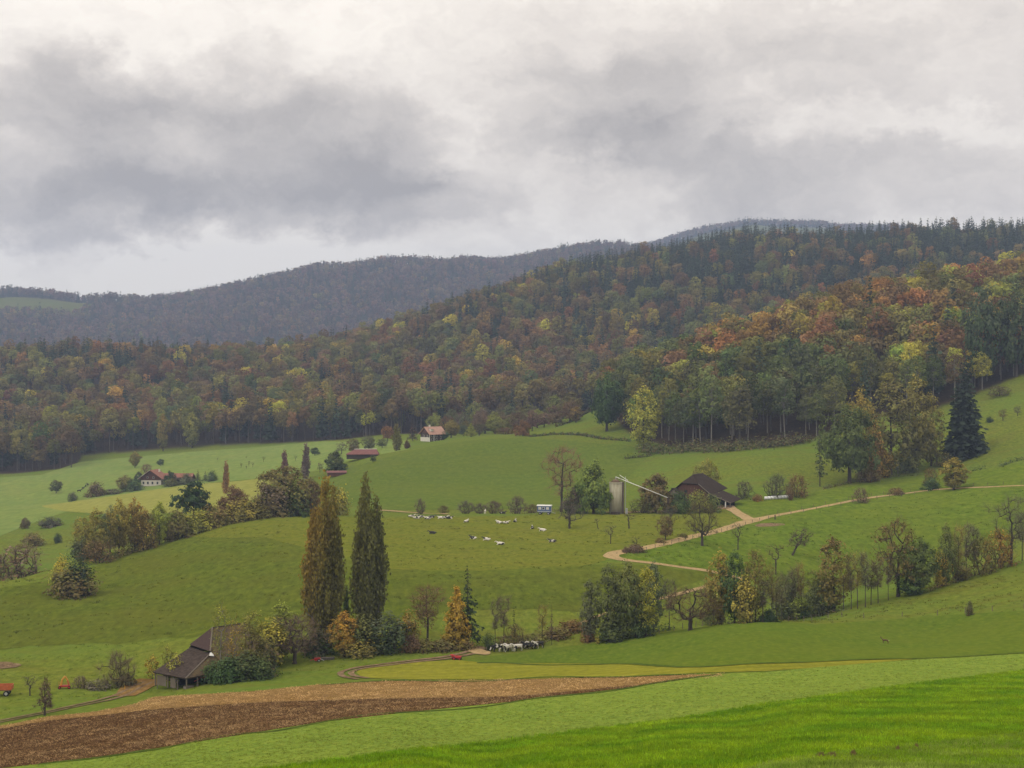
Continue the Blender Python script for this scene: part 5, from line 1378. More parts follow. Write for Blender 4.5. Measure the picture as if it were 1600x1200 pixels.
    ('valley_tree', 'oak2', 758, 680, 648, 34, 'brown', 'purple', 'brown tree in the scrub belt behind the hill', T, 830),
    ('valley_tree', 'oak2', 785, 678, 645, 34, 'brown', 'grey_green', 'grey brown tree in the scrub belt behind the hill', T, 835),
    ('valley_tree', 'oak2', 801, 680, 650, 26, 'green', 'lime', 'green tree in the scrub belt behind the hill', T, 820),
    ('bush', 'bush_thin', 790, 686, 668, 30, 'brown', 'rust', 'brown bush left of the round rust brown tree', S, 740),
    ('valley_tree', 'apple', 850, 672, 645, 30, 'pink_twig', 'olive', 'pinkish bare tree in the scrub belt', T, 800),
    ('valley_tree', 'apple', 835, 668, 640, 28, 'brown', 'grey_twig', 'brown bare tree in the scrub belt', T, 850),
    ('valley_tree', 'apple', 880, 656, 630, 28, 'brown', 'olive', 'brown tree above the diagonal hedge', T, 850),
    ('valley_tree', 'maple', 900, 668, 636, 22, 'brown', 'gold', 'yellowish tree on the diagonal hedge', T, 760),
]
for r in PLANTS:
    plant(*r)

# two rows of trees the picture shows inside the valley forest front
EXTRA = [(255, 705, 648, 20, 'olive', 'gold', 'golden leaved tree fronting the dark valley forest'), (300, 700, 646, 28, 'olive', 'yellow', 'yellow green tree fronting the dark valley forest'),
         (454, 688, 640, 18, 'brown', 'gold', 'golden brown tree fronting the valley forest'), (517, 680, 608, 16, 'olive', 'lime', 'lime yellow slender tree in the valley forest'),
         (625, 672, 622, 24, 'olive', 'lime', 'bright lime round tree before the dark conifers')]
for (u, vb, vt, w, a, b, lb) in EXTRA:
    plant('forest_tree', 'maple', u, vb, vt, w, a, b, lb, 'tree', None, 480)


def hedge(name, px, h, width, tint, tint2, label, Y=None, ymin=30, dens=9.0, ls=0.3, seed=3):
    """a continuous hedge: leaf sprays and stems filled along a line on the ground"""
    rng = np.random.default_rng(seed)
    W = []
    for p in px:
        x, y, z = gp(p[0], p[1], p[2] if len(p) > 2 else Y, ymin); W.append((x, y, 0))
    Q = smooth_path(W, 200)
    ln = np.linalg.norm(np.diff(Q[:, :2], axis=0), axis=1).sum()
    n = int(ln * dens * width * 1.5)
    t = rng.random(n) * 199; i = t.astype(int); f = (t - i)[:, None]
    C = Q[i] * (1 - f) + Q[np.minimum(i + 1, 199)] * f
    hh = h * (0.75 + 0.25 * np.sin(t * 0.35 + seed) + 0.2 * np.sin(t * 1.1)) * (0.9 + 0.2 * rng.random(n))
    C[:, :2] += rng.normal(size=(n, 2)) * width * 0.3
    g = hz(C[:, 0], C[:, 1])
    q = rng.random(n) ** 0.7
    C[:, 2] = g + hh * q
    out = np.c_[C[:, :2] - Q[i][:, :2], (q - 0.2) * width]; out /= np.linalg.norm(out, axis=1)[:, None] + 1e-6
    V, F4 = leaf_quads(rng, C, ls, 0.4, out=out)
    cb = np.sin(t * 0.9) * 0.5 + 0.5
    me = mesh_np(name + '_foliage', V, F4, None, M['foliage'], False, {'lv': np.clip(cb * 0.5 + rng.random(n) * 0.5, 0, 1), 'lh': np.clip(rng.random(n) * 0.7 + 0.4 * np.sin(t * 0.5), 0, 1)})
    m = int(ln * 1.2); tt = (rng.random(m) * 198).astype(int)
    P0 = Q[tt].copy(); P0[:, :2] += rng.normal(size=(m, 2)) * width * 0.15; P0[:, 2] = hz(P0[:, 0], P0[:, 1]) - 0.1
    P1 = P0 + np.c_[rng.normal(size=(m, 2)) * 0.3, np.full(m, h * 0.8)]
    sv, sq = tubes_np(P0, P1, np.full(m, 0.035), np.full(m, 0.012), 3)
    r = empty(name, tuple(Q[100][:2]) + (h1(Q[100][0], Q[100][1]),), 0, label, 'hedge')
    for nm, mm in (('foliage', me), ('stem', mesh_np(name + '_stem', sv, sq, None, M['bark']))):
        o = link(nm, mm, r); o.location = -r.location
        o['kind'] = 'stuff'
        if nm == 'foliage': o['tint'] = list(TC[tint]); o['tint2'] = list(TC[tint2])
    return r


hedge('hedge', [(180, 874), (225, 857), (280, 840), (350, 822), (410, 810), (490, 805)], 3.0, 3.2, 'olive', 'brown', 'long olive brown hedge along the crest of the pasture', dens=9, ls=0.36, seed=1)
hedge('hedge', [(620, 1019), (680, 1018), (737, 1014)], 1.9, 2.4, 'olive', 'brown', 'olive brown hedge beside the earth lane', seed=2)
hedge('hedge', [(808, 1012), (845, 1004), (880, 992), (915, 977)], 1.2, 1.5, 'brown', 'olive', 'reddish brown bank hedge rising to the green clump', seed=3)
hedge('hedge', [(925, 1003), (980, 997), (1050, 984)], 1.6, 2.0, 'dark_green', 'dull_green', 'low dark hedge under the green clump', seed=4, Y=None)
hedge('hedge', [(826, 683), (860, 680), (900, 680), (940, 686), (985, 690)], 1.5, 1.8, 'dark_green', 'brown', 'dark curved hedge on the crest of the green hill', seed=5, ls=0.45)
hedge('hedge', [(868, 668), (895, 658), (930, 640)], 2.0, 2.0, 'dark_green', 'brown', 'dark diagonal hedge climbing to the near wood', seed=6, ls=0.5)
hedge('hedge', [(975, 718), (1000, 715), (1020, 712)], 1.8, 2.0, 'dark_green', 'brown', 'short dark hedge spur before the near wood', seed=7, ls=0.45)
hedge('hedge', [(1285, 765), (1330, 755), (1390, 745), (1440, 742)], 1.3, 1.5, 'dull_green', 'brown', 'low clipped hedge along the foot of the copse', seed=8)
hedge('hedge', [(1512, 738), (1526, 735), (1541, 732)], 1.6, 1.6, 'dark_green', 'dull_green', 'short dark clipped hedge on the right meadow', seed=9)
hedge('hedge', [(1561, 731), (1580, 723), (1604, 717)], 1.7, 1.8, 'dark_green', 'dull_green', 'dark clipped hedge running out of the right side', seed=10)
hedge('hedge', [(1000, 706), (1080, 705), (1160, 703), (1262, 690)], 5.0, 7.0, 'dull_green', 'brown', 'brown undergrowth hedge along the near wood edge', seed=11, ls=0.7, dens=3.5)
hedge('hedge', [(800, 806, 456), (850, 803, 456), (920, 802, 456)], 1.4, 1.4, 'brown', 'grey_twig', 'brown scrub hedge behind the blue wagon', seed=12, ls=0.25)

hedge('hedge', [(1110, 978), (1180, 972), (1240, 966), (1320, 954)], 1.0, 1.4, 'dull_green', 'brown', 'low scrub hedge under the thin trees on the field edge', seed=13)
hedge('hedge', [(1450, 925), (1500, 907), (1545, 893), (1592, 882)], 1.5, 1.8, 'brown', 'olive', 'brown scrub hedge under the bare stems on the crest', seed=14)

# the scrub belt behind the green hill
rgs = random.Random(12)
k = 0
for row, (v0, Y0) in enumerate(((686, 770), (676, 815), (668, 860), (660, 905))):
    for q in range(9):
        u = 700 + q * 23 + rgs.uniform(-8, 8) + row * 5
        if u > 905 or (u < 745 and row == 0): continue
        Yq = Y0 + rgs.uniform(-12, 12); x, _, z = gp(u, 700, Yq)
        vb = HV - z / Yq * F; hpx = rgs.uniform(18, 34) + row * 3
        a, b, wd = rgs.choice([('brown', 'purple', 'brown'), ('olive', 'brown', 'olive'), ('grey_green', 'olive', 'grey green'), ('brown', 'rust', 'russet'), ('olive', 'lime', 'yellowish'), ('pink_twig', 'brown', 'pinkish')])
        plant('scrub_tree', rgs.choice(['oak2', 'apple', 'ash', 'bare_leafy']), u, vb, vb - hpx, rgs.uniform(22, 34), a, b, '%s scrub tree, %s from the left in %s row of the belt' % (wd, ORD[q], ORD[row]), 'tree', Yq, 30, 'scrub trees in the belt behind the green hill')

rgs = random.Random(21)
for q, u in enumerate((1192, 1206, 1221, 1236, 1252, 1288, 1318, 1361, 1372, 1489, 1522)):
    vb = float(np.interp(u, [1190, 1280, 1380, 1440, 1530], [973, 962, 941, 926, 898]))
    plant('bare_tree', 'whip', u, vb, vb - rgs.uniform(62, 92), rgs.uniform(14, 22), rgs.choice(['grey_twig', 'twig']), rgs.choice(['olive', 'grey_green', 'yellow']), 'wispy leafless sapling of the field edge row, %s from the left' % ORD[q], 'tree', None, 30, 'wispy saplings along the field edge')

for u, w, hp, a, b, lb in ((1224, 34, 46, 'grey_green', 'olive', 'tall grey green'), (1246, 30, 34, 'olive', 'lime', 'yellow green'), (1285, 38, 50, 'dull_green', 'green', 'tall leafy'), (1425, 40, 34, 'dark_green', 'green', 'dark leafy'), (1500, 30, 34, 'brown', 'olive', 'brown twiggy')):
    vb = float(np.interp(u, [1190, 1280, 1380, 1440, 1530], [973, 962, 941, 926, 898]))
    plant('bush', 'bush_tall', u, vb, vb - hp, w, a, b, '%s bush in the field edge row of thin trees' % lb, 'shrub', None, 30, 'bushes of the field edge row')
for u, vb, vt, w, lb in ((332, 1067, 1034, 30, 'dark low bush before the mossy barn roof'), (358, 1067, 1026, 40, 'dark bush hiding the middle of the old barn')):
    plant('bush', 'bush', u, vb, vt, w, 'dark_green' if 'dark' in lb else 'olive', 'dull_green', lb, 'shrub')

# ================================================================== buildings
M['old_tiles'] = plain_mat('old_tiles', (0.075, 0.057, 0.047), 0.45, 1.6, 0.97, (1, 1, 3), 0.6, col2=(0.036, 0.027, 0.022), spec=0.05)
M['mossy_tiles'] = plain_mat('mossy_tiles', (0.13, 0.09, 0.04), 0.5, 0.9, 0.95, None, 0.6, col2=(0.05, 0.038, 0.028))
M['purple_sheet'] = plain_mat('purple_sheet', (0.078, 0.052, 0.047), 0.3, 0.7, 0.95, (6, 6, 0.4), 0.2, spec=0.05)
M['dark_wood'] = plain_mat('dark_wood', (0.07, 0.05, 0.036), 0.5, 2.0, 0.85, (5, 5, 0.5), 0.3)
M['grey_wood'] = plain_mat('grey_wood', (0.20, 0.165, 0.13), 0.5, 2.0, 0.85, (5, 5, 0.4), 0.3)
M['red_wood'] = plain_mat('red_wood', (0.115, 0.052, 0.036), 0.4, 2.0, 0.85, (5, 5, 0.4), 0.3)
M['black_wood_and_void'] = plain_mat('black_wood_and_void', (0.022, 0.018, 0.016), 0.4, 2.0, 0.9)
M['dark_tiles'] = plain_mat('dark_tiles', (0.05, 0.037, 0.029), 0.35, 1.4, 0.97, None, 0.4, spec=0.05)
M['white_metal'] = plain_mat('white_metal', (0.72, 0.72, 0.70), 0.15, 2, 0.5)
M['concrete'] = plain_mat('concrete', (0.42, 0.40, 0.30), 0.35, 0.7, 0.9, (3, 3, 0.35), 0.2, col2=(0.28, 0.25, 0.17))
M['rust_metal'] = plain_mat('rust_metal', (0.20, 0.13, 0.08), 0.4, 2, 0.8)
M['grey_metal'] = plain_mat('grey_metal', (0.42, 0.43, 0.43), 0.2, 2, 0.45, metal=0.3)
M['blue_paint'] = plain_mat('blue_paint', (0.10, 0.15, 0.28), 0.25, 1.5, 0.5)
M['red_paint'] = plain_mat('red_paint', (0.42, 0.03, 0.03), 0.3, 2, 0.5)
M['orange_paint'] = plain_mat('orange_paint', (0.50, 0.13, 0.045), 0.3, 2, 0.55)
M['yellow_paint'] = plain_mat('yellow_paint', (0.60, 0.30, 0.05), 0.3, 2, 0.55)
M['rubber'] = plain_mat('rubber', (0.02, 0.02, 0.02), 0.3, 4, 0.9)
M['plaster'] = plain_mat('plaster', (0.62, 0.58, 0.50), 0.15, 1.0, 0.9)
M['red_tiles'] = plain_mat('red_tiles', (0.29, 0.125, 0.085), 0.35, 1.1, 0.9, None, 0.4)
M['pink_tiles'] = plain_mat('pink_tiles', (0.42, 0.25, 0.19), 0.25, 1.1, 0.9, None, 0.4)
M['maroon_tiles'] = plain_mat('maroon_tiles', (0.20, 0.085, 0.075), 0.3, 1.1, 0.9, None, 0.4)
M['glass'] = plain_mat('window_glass', (0.035, 0.042, 0.05), 0.2, 1, 0.12, spec=0.6)
M['wrap'] = plain_mat('bale_wrap', (0.78, 0.79, 0.80), 0.1, 2, 0.4)
M['hay_mat'] = plain_mat('hay_bundle', (0.36, 0.27, 0.13), 0.4, 3, 0.95)


def roof_slab(mb, pts, th=0.16): mb.slab(pts, th); return mb


def put(name, u, v, rz, label, cat, Y=None, group=None, ymin=30, dz=0.0):
    x, y, z = gp(u, v, Y, ymin)
    return empty(name, (x, y, z + dz), rz, label, cat, group)


def planks(parent, p0, p1, h, mat, w=0.24, gap=0.25, th=0.04, seed=1, z0=0.0):
    """upright boards standing side by side between two points"""
    rg = random.Random(seed); a, b = Vector(p0), Vector(p1); L0 = (b - a).length; n = max(1, int(L0 / (w * 1.06)))
    d = (b - a) / n; ang = math.atan2(d.y, d.x); me = MB().box((0, 0, 0.5), (w, th, 1.0)).build('plank', mat, me_only=True)
    for i in range(n):
        o = link('plank', me, parent); c = a + d * (i + 0.5)
        hh = h(i / max(1, n - 1)) if callable(h) else h
        o.location = (c.x, c.y, z0); o.rotation_euler = (0, 0, ang); o.scale = (1, 1, hh * rg.uniform(0.97, 1.0))


# --- old barn in the lower meadow: hipped main roof, lower skirt roof round its left end
ob = put('old_barn', 309, 1061, math.radians(38), 'old weathered barn with sagging hipped roofs and moss, half hidden by shrubs', 'barn')
ob.scale = (1, 1, 0.87)
Ra, Rb = (2.6, 0, 9.3), (9.0, 0, 9.5)
Ff, Fb = (0.55, -3.7, 5.75), (0.55, 3.7, 5.75)
A_, B_c, C_, D_ = (-5.6, -7.4, 2.35), (-7.6, 0.4, 2.35), (2.8, -6.9, 2.6), (2.6, -4.6, 4.75)
rf = MB().slab([Ff, (1.4, -5.5, 4.1), (12.2, -5.5, 3.9), Rb, Ra], 0.18).build('roof', M['mossy_tiles'], ob)
rf['label'] = 'long roof slope dark with moss'
MB().slab([(12.2, 5.4, 3.9), (0.4, 5.4, 4.0), Fb, Ra, Rb], 0.18).build('roof', M['old_tiles'], ob)
MB().slab([(12.2, -5.5, 3.9), (12.2, 5.4, 3.9), Rb], 0.18).build('roof', M['purple_sheet'], ob)
hipm = MB().slab([(0.3, 3.75, 5.85), (0.3, -3.75, 5.85), (2.5, -0.05, 9.42)], 0.12).build('hip_roof', M['purple_sheet'], ob)
hipm['label'] = 'purple brown hip face of boards'
MB().tube((2.6, 0, 9.42), (0.4, -3.8, 5.9), 0.13, 0.13, 6).build('hip_cap', M['grey_wood'], ob)
MB().tube((2.5, 0, 9.38), (9.1, 0, 9.58), 0.12, 0.12, 6).build('ridge_cap', M['dark_wood'], ob)
sk_l = MB().slab([(0.5, -3.7, 5.35), (0.5, 3.7, 5.35), B_c, A_], 0.16).build('skirt_roof', M['old_tiles'], ob)
sk_l['label'] = 'grey tiled low roof round the barn end'
MB().slab([(0.5, 3.7, 5.35), (0.4, 5.6, 3.9), (-3.2, 5.2, 2.3), B_c], 0.16).build('skirt_roof', M['old_tiles'], ob)
MB().slab([(0.55, -3.75, 5.3), A_, C_, D_], 0.16).build('skirt_roof', M['mossy_tiles'], ob)
MB().tube(A_, (0.5, -3.75, 5.45), 0.12, 0.12, 6).build('hip_cap', M['grey_wood'], ob)
MB().slab([(0.0, -4.25, 5.15), (0.75, -4.45, 5.0), (0.75, -3.85, 5.6), (0.35, -3.75, 5.6)], 0.1).build('metal_cap', M['white_metal'], ob)
for k in range(10):
    f = (k + 0.5) / 10.5
    a0 = Vector(A_).lerp(Vector((0.5, -3.7, 5.4)), f); a1 = Vector(B_c).lerp(Vector((0.5, 3.7, 5.4)), f)
    MB().tube(a0, a1, 0.035, 0.035, 4).build('tile_course', M['old_tiles'], ob)
MB().box((6.6, 0, 1.95), (10.4, 9.6, 3.9)).build('wall', M['dark_wood'], ob)
MB().box((-1.6, 0.6, 1.1), (5.4, 6.6, 2.2)).build('wall', M['black_wood_and_void'], ob)  # black block painted as the shade of the open space under the skirt roof
for px, py in ((-5.3, -7.1), (-5.8, -4.9), (-6.4, -2.6), (-7.2, 0.3), (-3.4, -7.0), (-1.2, -6.9), (0.9, -6.8), (2.5, -6.6)):
    MB().box((px, py, 1.1), (0.18, 0.18, 2.5)).build('post', M['grey_wood'], ob)
planks(ob, (-7.1, 0.0, 0), (-6.5, -2.2, 0), 1.9, M['grey_wood'], seed=2, z0=0.0)
planks(ob, (-6.2, -3.1, 0), (-5.9, -4.4, 0), 1.8, M['grey_wood'], seed=3, z0=0.0)
MB().tube((-5.4, -7.2, 2.15), (-7.3, 0.3, 2.15), 0.1, 0.1, 5).build('beam', M['dark_wood'], ob)
MB().tube((-5.4, -7.2, 2.15), (2.6, -6.7, 2.4), 0.1, 0.1, 5).build('beam', M['dark_wood'], ob)
lg = MB().box((-4.6, -6.4, 0.3), (1.4, 1.0, 0.6)).build('feed_trough', M['grey_wood'], ob)


def wheel(parent, c, r, w=0.25, axis='y', rim=None):
    d = Vector((0, w / 2, 0)) if axis == 'y' else Vector((w / 2, 0, 0))
    o = MB().tube(Vector(c) - d, Vector(c) + d, r, r, 14).build('wheel', M['rubber'], parent, True)
    MB().tube(Vector(c) - d * 1.08, Vector(c) + d * 1.08, r * 0.55, r * 0.55, 10).build('rim', rim or M['grey_metal'], o)
    return o


# red hay wagon parked under the low roof
obm = Matrix.Translation(ob.location) @ Matrix.Rotation(math.radians(38), 4, 'Z')
p = obm @ Vector((-0.4, -5.6, 0)); p.z = h1(p.x, p.y)
rw = empty('hay_wagon', p, math.radians(42), 'red hay wagon parked under the low roof of the old barn', 'wagon')
MB().box((0, 0, 0.95), (3.8, 1.7, 0.16)).build('bed', M['red_paint'], rw)
MB().box((0, -0.85, 1.28), (3.8, 0.06, 0.5)).build('side_board', M['red_paint'], rw)
MB().box((0, 0.85, 1.28), (3.8, 0.06, 0.5)).build('side_board', M['red_paint'], rw)
MB().box((1.95, 0, 1.25), (0.5, 1.5, 0.9)).build('drive_box', M['red_paint'], rw)
MB().tube((-1.9, 0, 0.8), (-3.0, 0, 0.45), 0.06).build('drawbar', M['red_paint'], rw)
for x in (-1.2, 1.2):
    for y in (-0.75, 0.75): wheel(rw, (x, y, 0.42), 0.42, 0.22, rim=M['plaster'])

# --- dark farm barn beside the track
fb = put('dark_barn', 1079, 790, math.radians(-32), 'dark brown barn with big drooping roof and reddish board gable', 'barn')
X0, X1, YB = -4.6, 6.6, 13.0
MB().slab([(-0.1, 1.6, 9.9), (-0.1, YB - 3, 9.9), (-6.0, YB, 4.9), (-6.0, -0.7, 4.9), (-3.2, -0.7, 7.3)], 0.2).build('roof', M['dark_tiles'], fb)
MB().slab([(0.1, 1.6, 9.9), (3.1, -0.7, 7.3), (7.4, -0.7, 4.1), (7.4, YB, 5.2), (0.1, YB - 3, 9.9)], 0.2).build('roof', M['dark_tiles'], fb)
MB().slab([(-3.2, -0.75, 7.25), (3.1, -0.75, 7.25), (0, 1.65, 9.95)], 0.2).build('hip_roof', M['dark_tiles'], fb)
MB().slab([(7.4, YB, 5.15), (-6.0, YB, 4.9), (0, YB - 3, 9.92)], 0.2).build('hip_roof', M['dark_tiles'], fb)
MB().slab([(7.2, -0.9, 4.15), (14.6, -0.9, 1.5), (14.6, 7.5, 2.4), (7.2, 9.5, 4.7)], 0.18).build('lean_to_roof', M['dark_tiles'], fb)
MB().tube((3.1, -0.85, 7.2), (7.3, -0.95, 4.1), 0.14, 0.14, 5).build('verge_board', M['grey_wood'], fb)
MB().tube((7.3, -0.95, 4.1), (14.6, -1.0, 1.5), 0.14, 0.14, 5).build('verge_board', M['grey_wood'], fb)
MB().tube((0, 1.6, 9.98), (0, YB - 3, 9.98), 0.14, 0.14, 5).build('ridge_cap', M['dark_wood'], fb)
w = MB(); w.slab([(-4.6, 0, 0), (6.6, 0, 0), (6.6, 0, 4.3), (3.0, 0, 7.1), (-3.0, 0, 7.1), (-4.6, 0, 5.9)], 0.2); w.build('wall', M['black_wood_and_void'], fb)
planks(fb, (-4.5, -0.05, 0), (6.4, -0.05, 0), lambda t: min(7.0, 7.0 - max(0, (t - 0.66)) * 8.6, 6.0 + t * 9), M['red_wood'], 0.5, seed=5, th=0.06)
MB().box((6.65, 6.0, 1.9), (0.2, 12, 3.8)).build('wall', M['dark_wood'], fb)
MB().box((-4.65, 6.2, 2.4), (0.2, 12.2, 4.8)).build('wall', M['dark_wood'], fb)
MB().box((1.0, YB - 0.6, 1.9), (11.2, 0.2, 3.8)).build('wall', M['dark_wood'], fb)
MB().box((1.2, -0.16, 1.6), (3.2, 0.1, 3.2)).build('door', M['dark_wood'], fb)
for x in (-1.6, 3.9): MB().box((x, -0.17, 4.6), (0.9, 0.08, 0.8)).build('window', M['glass'], fb)
MB().box((12.6, -0.7, 0.6), (0.3, 0.3, 2.6)).build('post', M['white_metal'], fb)
for x in (8.6, 10.6, 14.2): MB().box((x, -0.75, 0.6), (0.22, 0.22, 2.2)).build('post', M['grey_wood'], fb)
MB().box((10.4, 3.5, 1.0), (7.0, 0.15, 2.6)).build('wall', M['black_wood_and_void'], fb)
# small gabled annex on the left of the front
MB().slab([(-7.6, -2.6, 3.2), (-5.2, -2.6, 5.6), (-5.2, 3.0, 5.6), (-7.6, 3.0, 3.2)][::-1], 0.16).build('annex_roof', M['old_tiles'], fb)
MB().slab([(-5.2, -2.6, 5.6), (-1.9, -2.6, 3.0), (-1.9, 0.2, 3.0), (-5.2, 3.0, 5.6)][::-1], 0.16).build('annex_roof', M['old_tiles'], fb)
w = MB(); w.slab([(-7.3, -2.2, 0), (-2.3, -2.2, 0), (-2.3, -2.2, 3.1), (-5.2, -2.2, 5.3), (-7.3, -2.2, 3.3)], 0.2); w.build('annex_wall', M['grey_wood'], fb)
MB().box((-7.25, 0.4, 1.6), (0.2, 5, 3.2)).build('annex_wall', M['dark_wood'], fb)
MB().box((-2.35, -1.1, 1.5), (0.2, 2.1, 3.0)).build('annex_wall', M['dark_wood'], fb)
MB().box((-5.0, -2.36, 1.1), (1.1, 0.1, 2.2)).build('door', M['black_wood_and_void'], fb)

# --- silo with ladder cage, and the filling pipe that leads to the barn
si = put('concrete_silo', 962, 803, 0, 'tall stained concrete silo with rusty ladder tower beside the dense tree', 'silo')
MB().tube((0, 0, 0), (0, 0, 9.4), 1.95, 1.95, 28).build('body', M['concrete'], si, True)
MB().tube((0, 0, 9.4), (0, 0, 9.75), 2.08, 2.0, 28).build('top_ring', M['concrete'], si)
MB().tube((0, 0, 9.75), (0, 0, 10.6), 1.7, 0.5, 16).build('dome', M['rust_metal'], si, True)
mbx = MB()
for a in (0.2, 1.2, 2.2, 3.2, 4.2, 5.2):
    mbx.tube((1.9 * math.cos(a), 1.9 * math.sin(a), 9.7), (1.9 * math.cos(a), 1.9 * math.sin(a), 10.9), 0.05, 0.05, 4)
for i in range(14):
    a, b = i * 2 * math.pi / 14, (i + 1) * 2 * math.pi / 14
    mbx.tube((1.9 * math.cos(a), 1.9 * math.sin(a), 10.9), (1.9 * math.cos(b), 1.9 * math.sin(b), 10.9), 0.05, 0.05, 4)
mbx.build('railing', M['rust_metal'], si)
MB().box((2.25, 0.3, 4.9), (0.7, 0.9, 9.8)).build('ladder_shaft', M['grey_wood'], si)
MB().tube((2.95, -0.6, 0), (2.95, -0.6, 11.4), 0.1, 0.1, 6).build('pipe', M['grey_metal'], si)
for a, z in ((0, 2.2), (0, 4.4), (0, 6.6), (0, 8.6)):
    MB().tube((0, 0, z), (0, 0, z + 0.07), 1.97, 1.97, 28, False).build('hoop', M['concrete'], si)
MB().box((-0.2, -2.3, 0.4), (2.6, 0.9, 0.8)).build('base_box', M['dark_wood'], si)
MB().box((3.2, -1.0, 0.9), (0.7, 0.7, 1.8)).build('blower', M['grey_metal'], si)
x, y, z = si.location
cz0 = (HV - 745) / F * y; cz1 = (HV - 778) / F * (y + 6)
cv = empty('silo_conveyor', (x, y, z), 0, 'long pale grey conveyor pipe slanting from the silo top to the barn', 'conveyor')
q0 = Vector(((962 - 800) / F * y - x, -0.3, cz0 - z)); q1 = Vector(((1044 - 800) / F * (y - 7) - x, -7, (HV - 778) / F * (y - 7) - z))
MB().tube(q0, q1, 0.11, 0.11, 8).build('tube', M['white_metal'], cv, True)
MB().tube(q0 + Vector((1.2, 0, 0.55)), q0.lerp(q1, 0.22) + Vector((0.2, 0, 0.3)), 0.09, 0.09, 6).build('return_pipe', M['white_metal'], cv)
MB().tube(q0, q0 + Vector((0, 0, -1.0)), 0.15, 0.15, 6).build('spout', M['grey_metal'], cv)
MB().box(tuple(q1 + Vector((0, 0, -0.9))), (0.7, 0.7, 2.0)).build('hopper', M['dark_wood'], cv)

# --- blue site wagon
bw = put('site_wagon', 851, 804, math.radians(-12), 'small blue site wagon with white roof and two windows', 'wagon')
MB().box((0, 0, 1.75), (4.3, 2.1, 1.9)).build('body', M['blue_paint'], bw)
MB().slab([(-2.3, -1.2, 2.78), (2.3, -1.2, 2.78), (2.3, 0, 3.05), (-2.3, 0, 3.05)], 0.08).build('roof', M['white_metal'], bw)
MB().slab([(-2.3, 0, 3.05), (2.3, 0, 3.05), (2.3, 1.2, 2.78), (-2.3, 1.2, 2.78)], 0.08).build('roof', M['white_metal'], bw)
for xw in (-1.35, -0.2, 1.1):
    fr = MB().box((xw, -1.07, 2.0), (0.8, 0.06, 0.75)).build('window', M['white_metal'], bw)
    if xw == -0.2: MB().box((xw, -1.105, 2.0), (0.62, 0.02, 0.58)).build('pane', M['glass'], fr)
    else: MB().box((xw, -1.105, 2.0), (0.66, 0.02, 0.62)).build('curtain', M['plaster'], fr)
MB().box((2.17, 0, 1.7), (0.06, 0.9, 1.7)).build('door', M['white_metal'], bw)
MB().box((0, -1.07, 1.05), (4.2, 0.05, 0.1)).build('trim', M['white_metal'], bw)
for xw in (-1.3, 1.3):
    for yw in (-0.9, 0.9): wheel(bw, (xw, yw, 0.42), 0.42, 0.2)
MB().tube((2.1, 0, 0.7), (3.4, 0, 0.45), 0.06).build('drawbar', M['grey_metal'], bw)


def window(parent, c, s, face='y'):
    fr = MB().box(c, (s[0], 0.1, s[1]) if face == 'y' else (0.1, s[0], s[1])).build('window', M['plaster'], parent)
    off = Vector((0, -0.04, 0)) if face == 'y' else Vector((-0.04, 0, 0))
    MB().box(Vector(c) + off * 1.6, (s[0] * 0.78, 0.06, s[1] * 0.82) if face == 'y' else (0.06, s[0] * 0.78, s[1] * 0.82)).build('pane', M['glass'], fr)


# --- farmhouse with pink tan roof behind the green hill
ph = put('farmhouse', 676, 697, math.radians(38), 'farmhouse with pale pink tiled roof above the green hill', 'house', 752)
MB().box((0, 0, 2.2), (9.5, 8.4, 4.4)).build('wall', M['dark_wood'], ph)
w = MB()
for sx in (-4.7, 4.7): w.slab([(sx, -4.2, 4.4), (sx, 4.2, 4.4), (sx, 0, 7.4)], 0.15)
w.build('gable', M['red_wood'], ph)
MB().slab([(-5.7, -5.3, 3.7), (5.7, -5.3, 3.7), (5.7, 0, 7.7), (-5.7, 0, 7.7)], 0.2).build('roof', M['pink_tiles'], ph)
MB().slab([(-5.7, 0, 7.7), (5.7, 0, 7.7), (5.7, 5.3, 3.7), (-5.7, 5.3, 3.7)], 0.2).build('roof', M['pink_tiles'], ph)
MB().box((-1.4, 0.8, 7.9), (0.7, 0.7, 1.5)).build('chimney', M['plaster'], ph)
dm = MB().box((-2.8, -2.6, 6.0), (1.6, 2.2, 1.3)).build('dormer', M['plaster'], ph)
MB().slab([(-3.8, -3.9, 6.6), (-1.8, -3.9, 6.6), (-1.8, -1.0, 7.2), (-3.8, -1.0, 7.2)], 0.1).build('dormer_roof', M['pink_tiles'], dm)
for xx in (-3.2, -0.4, 2.4):
    window(ph, (xx, -4.25, 3.0), (1.1, 1.3)); window(ph, (xx, -4.25, 1.1), (1.1, 1.2))
for yy in (-2, 1.4): window(ph, (-4.8, yy, 2.8), (1.1, 1.2), 'x')
for xx in (-5.3, -2.6): MB().tube((xx, -5.0, 0), (xx, -5.0, 3.8), 0.14).build('post', M['white_metal'], ph)
MB().box((-4.86, 0, 1.1), (0.1, 8.3, 2.2)).build('plaster_base', M['plaster'], ph)

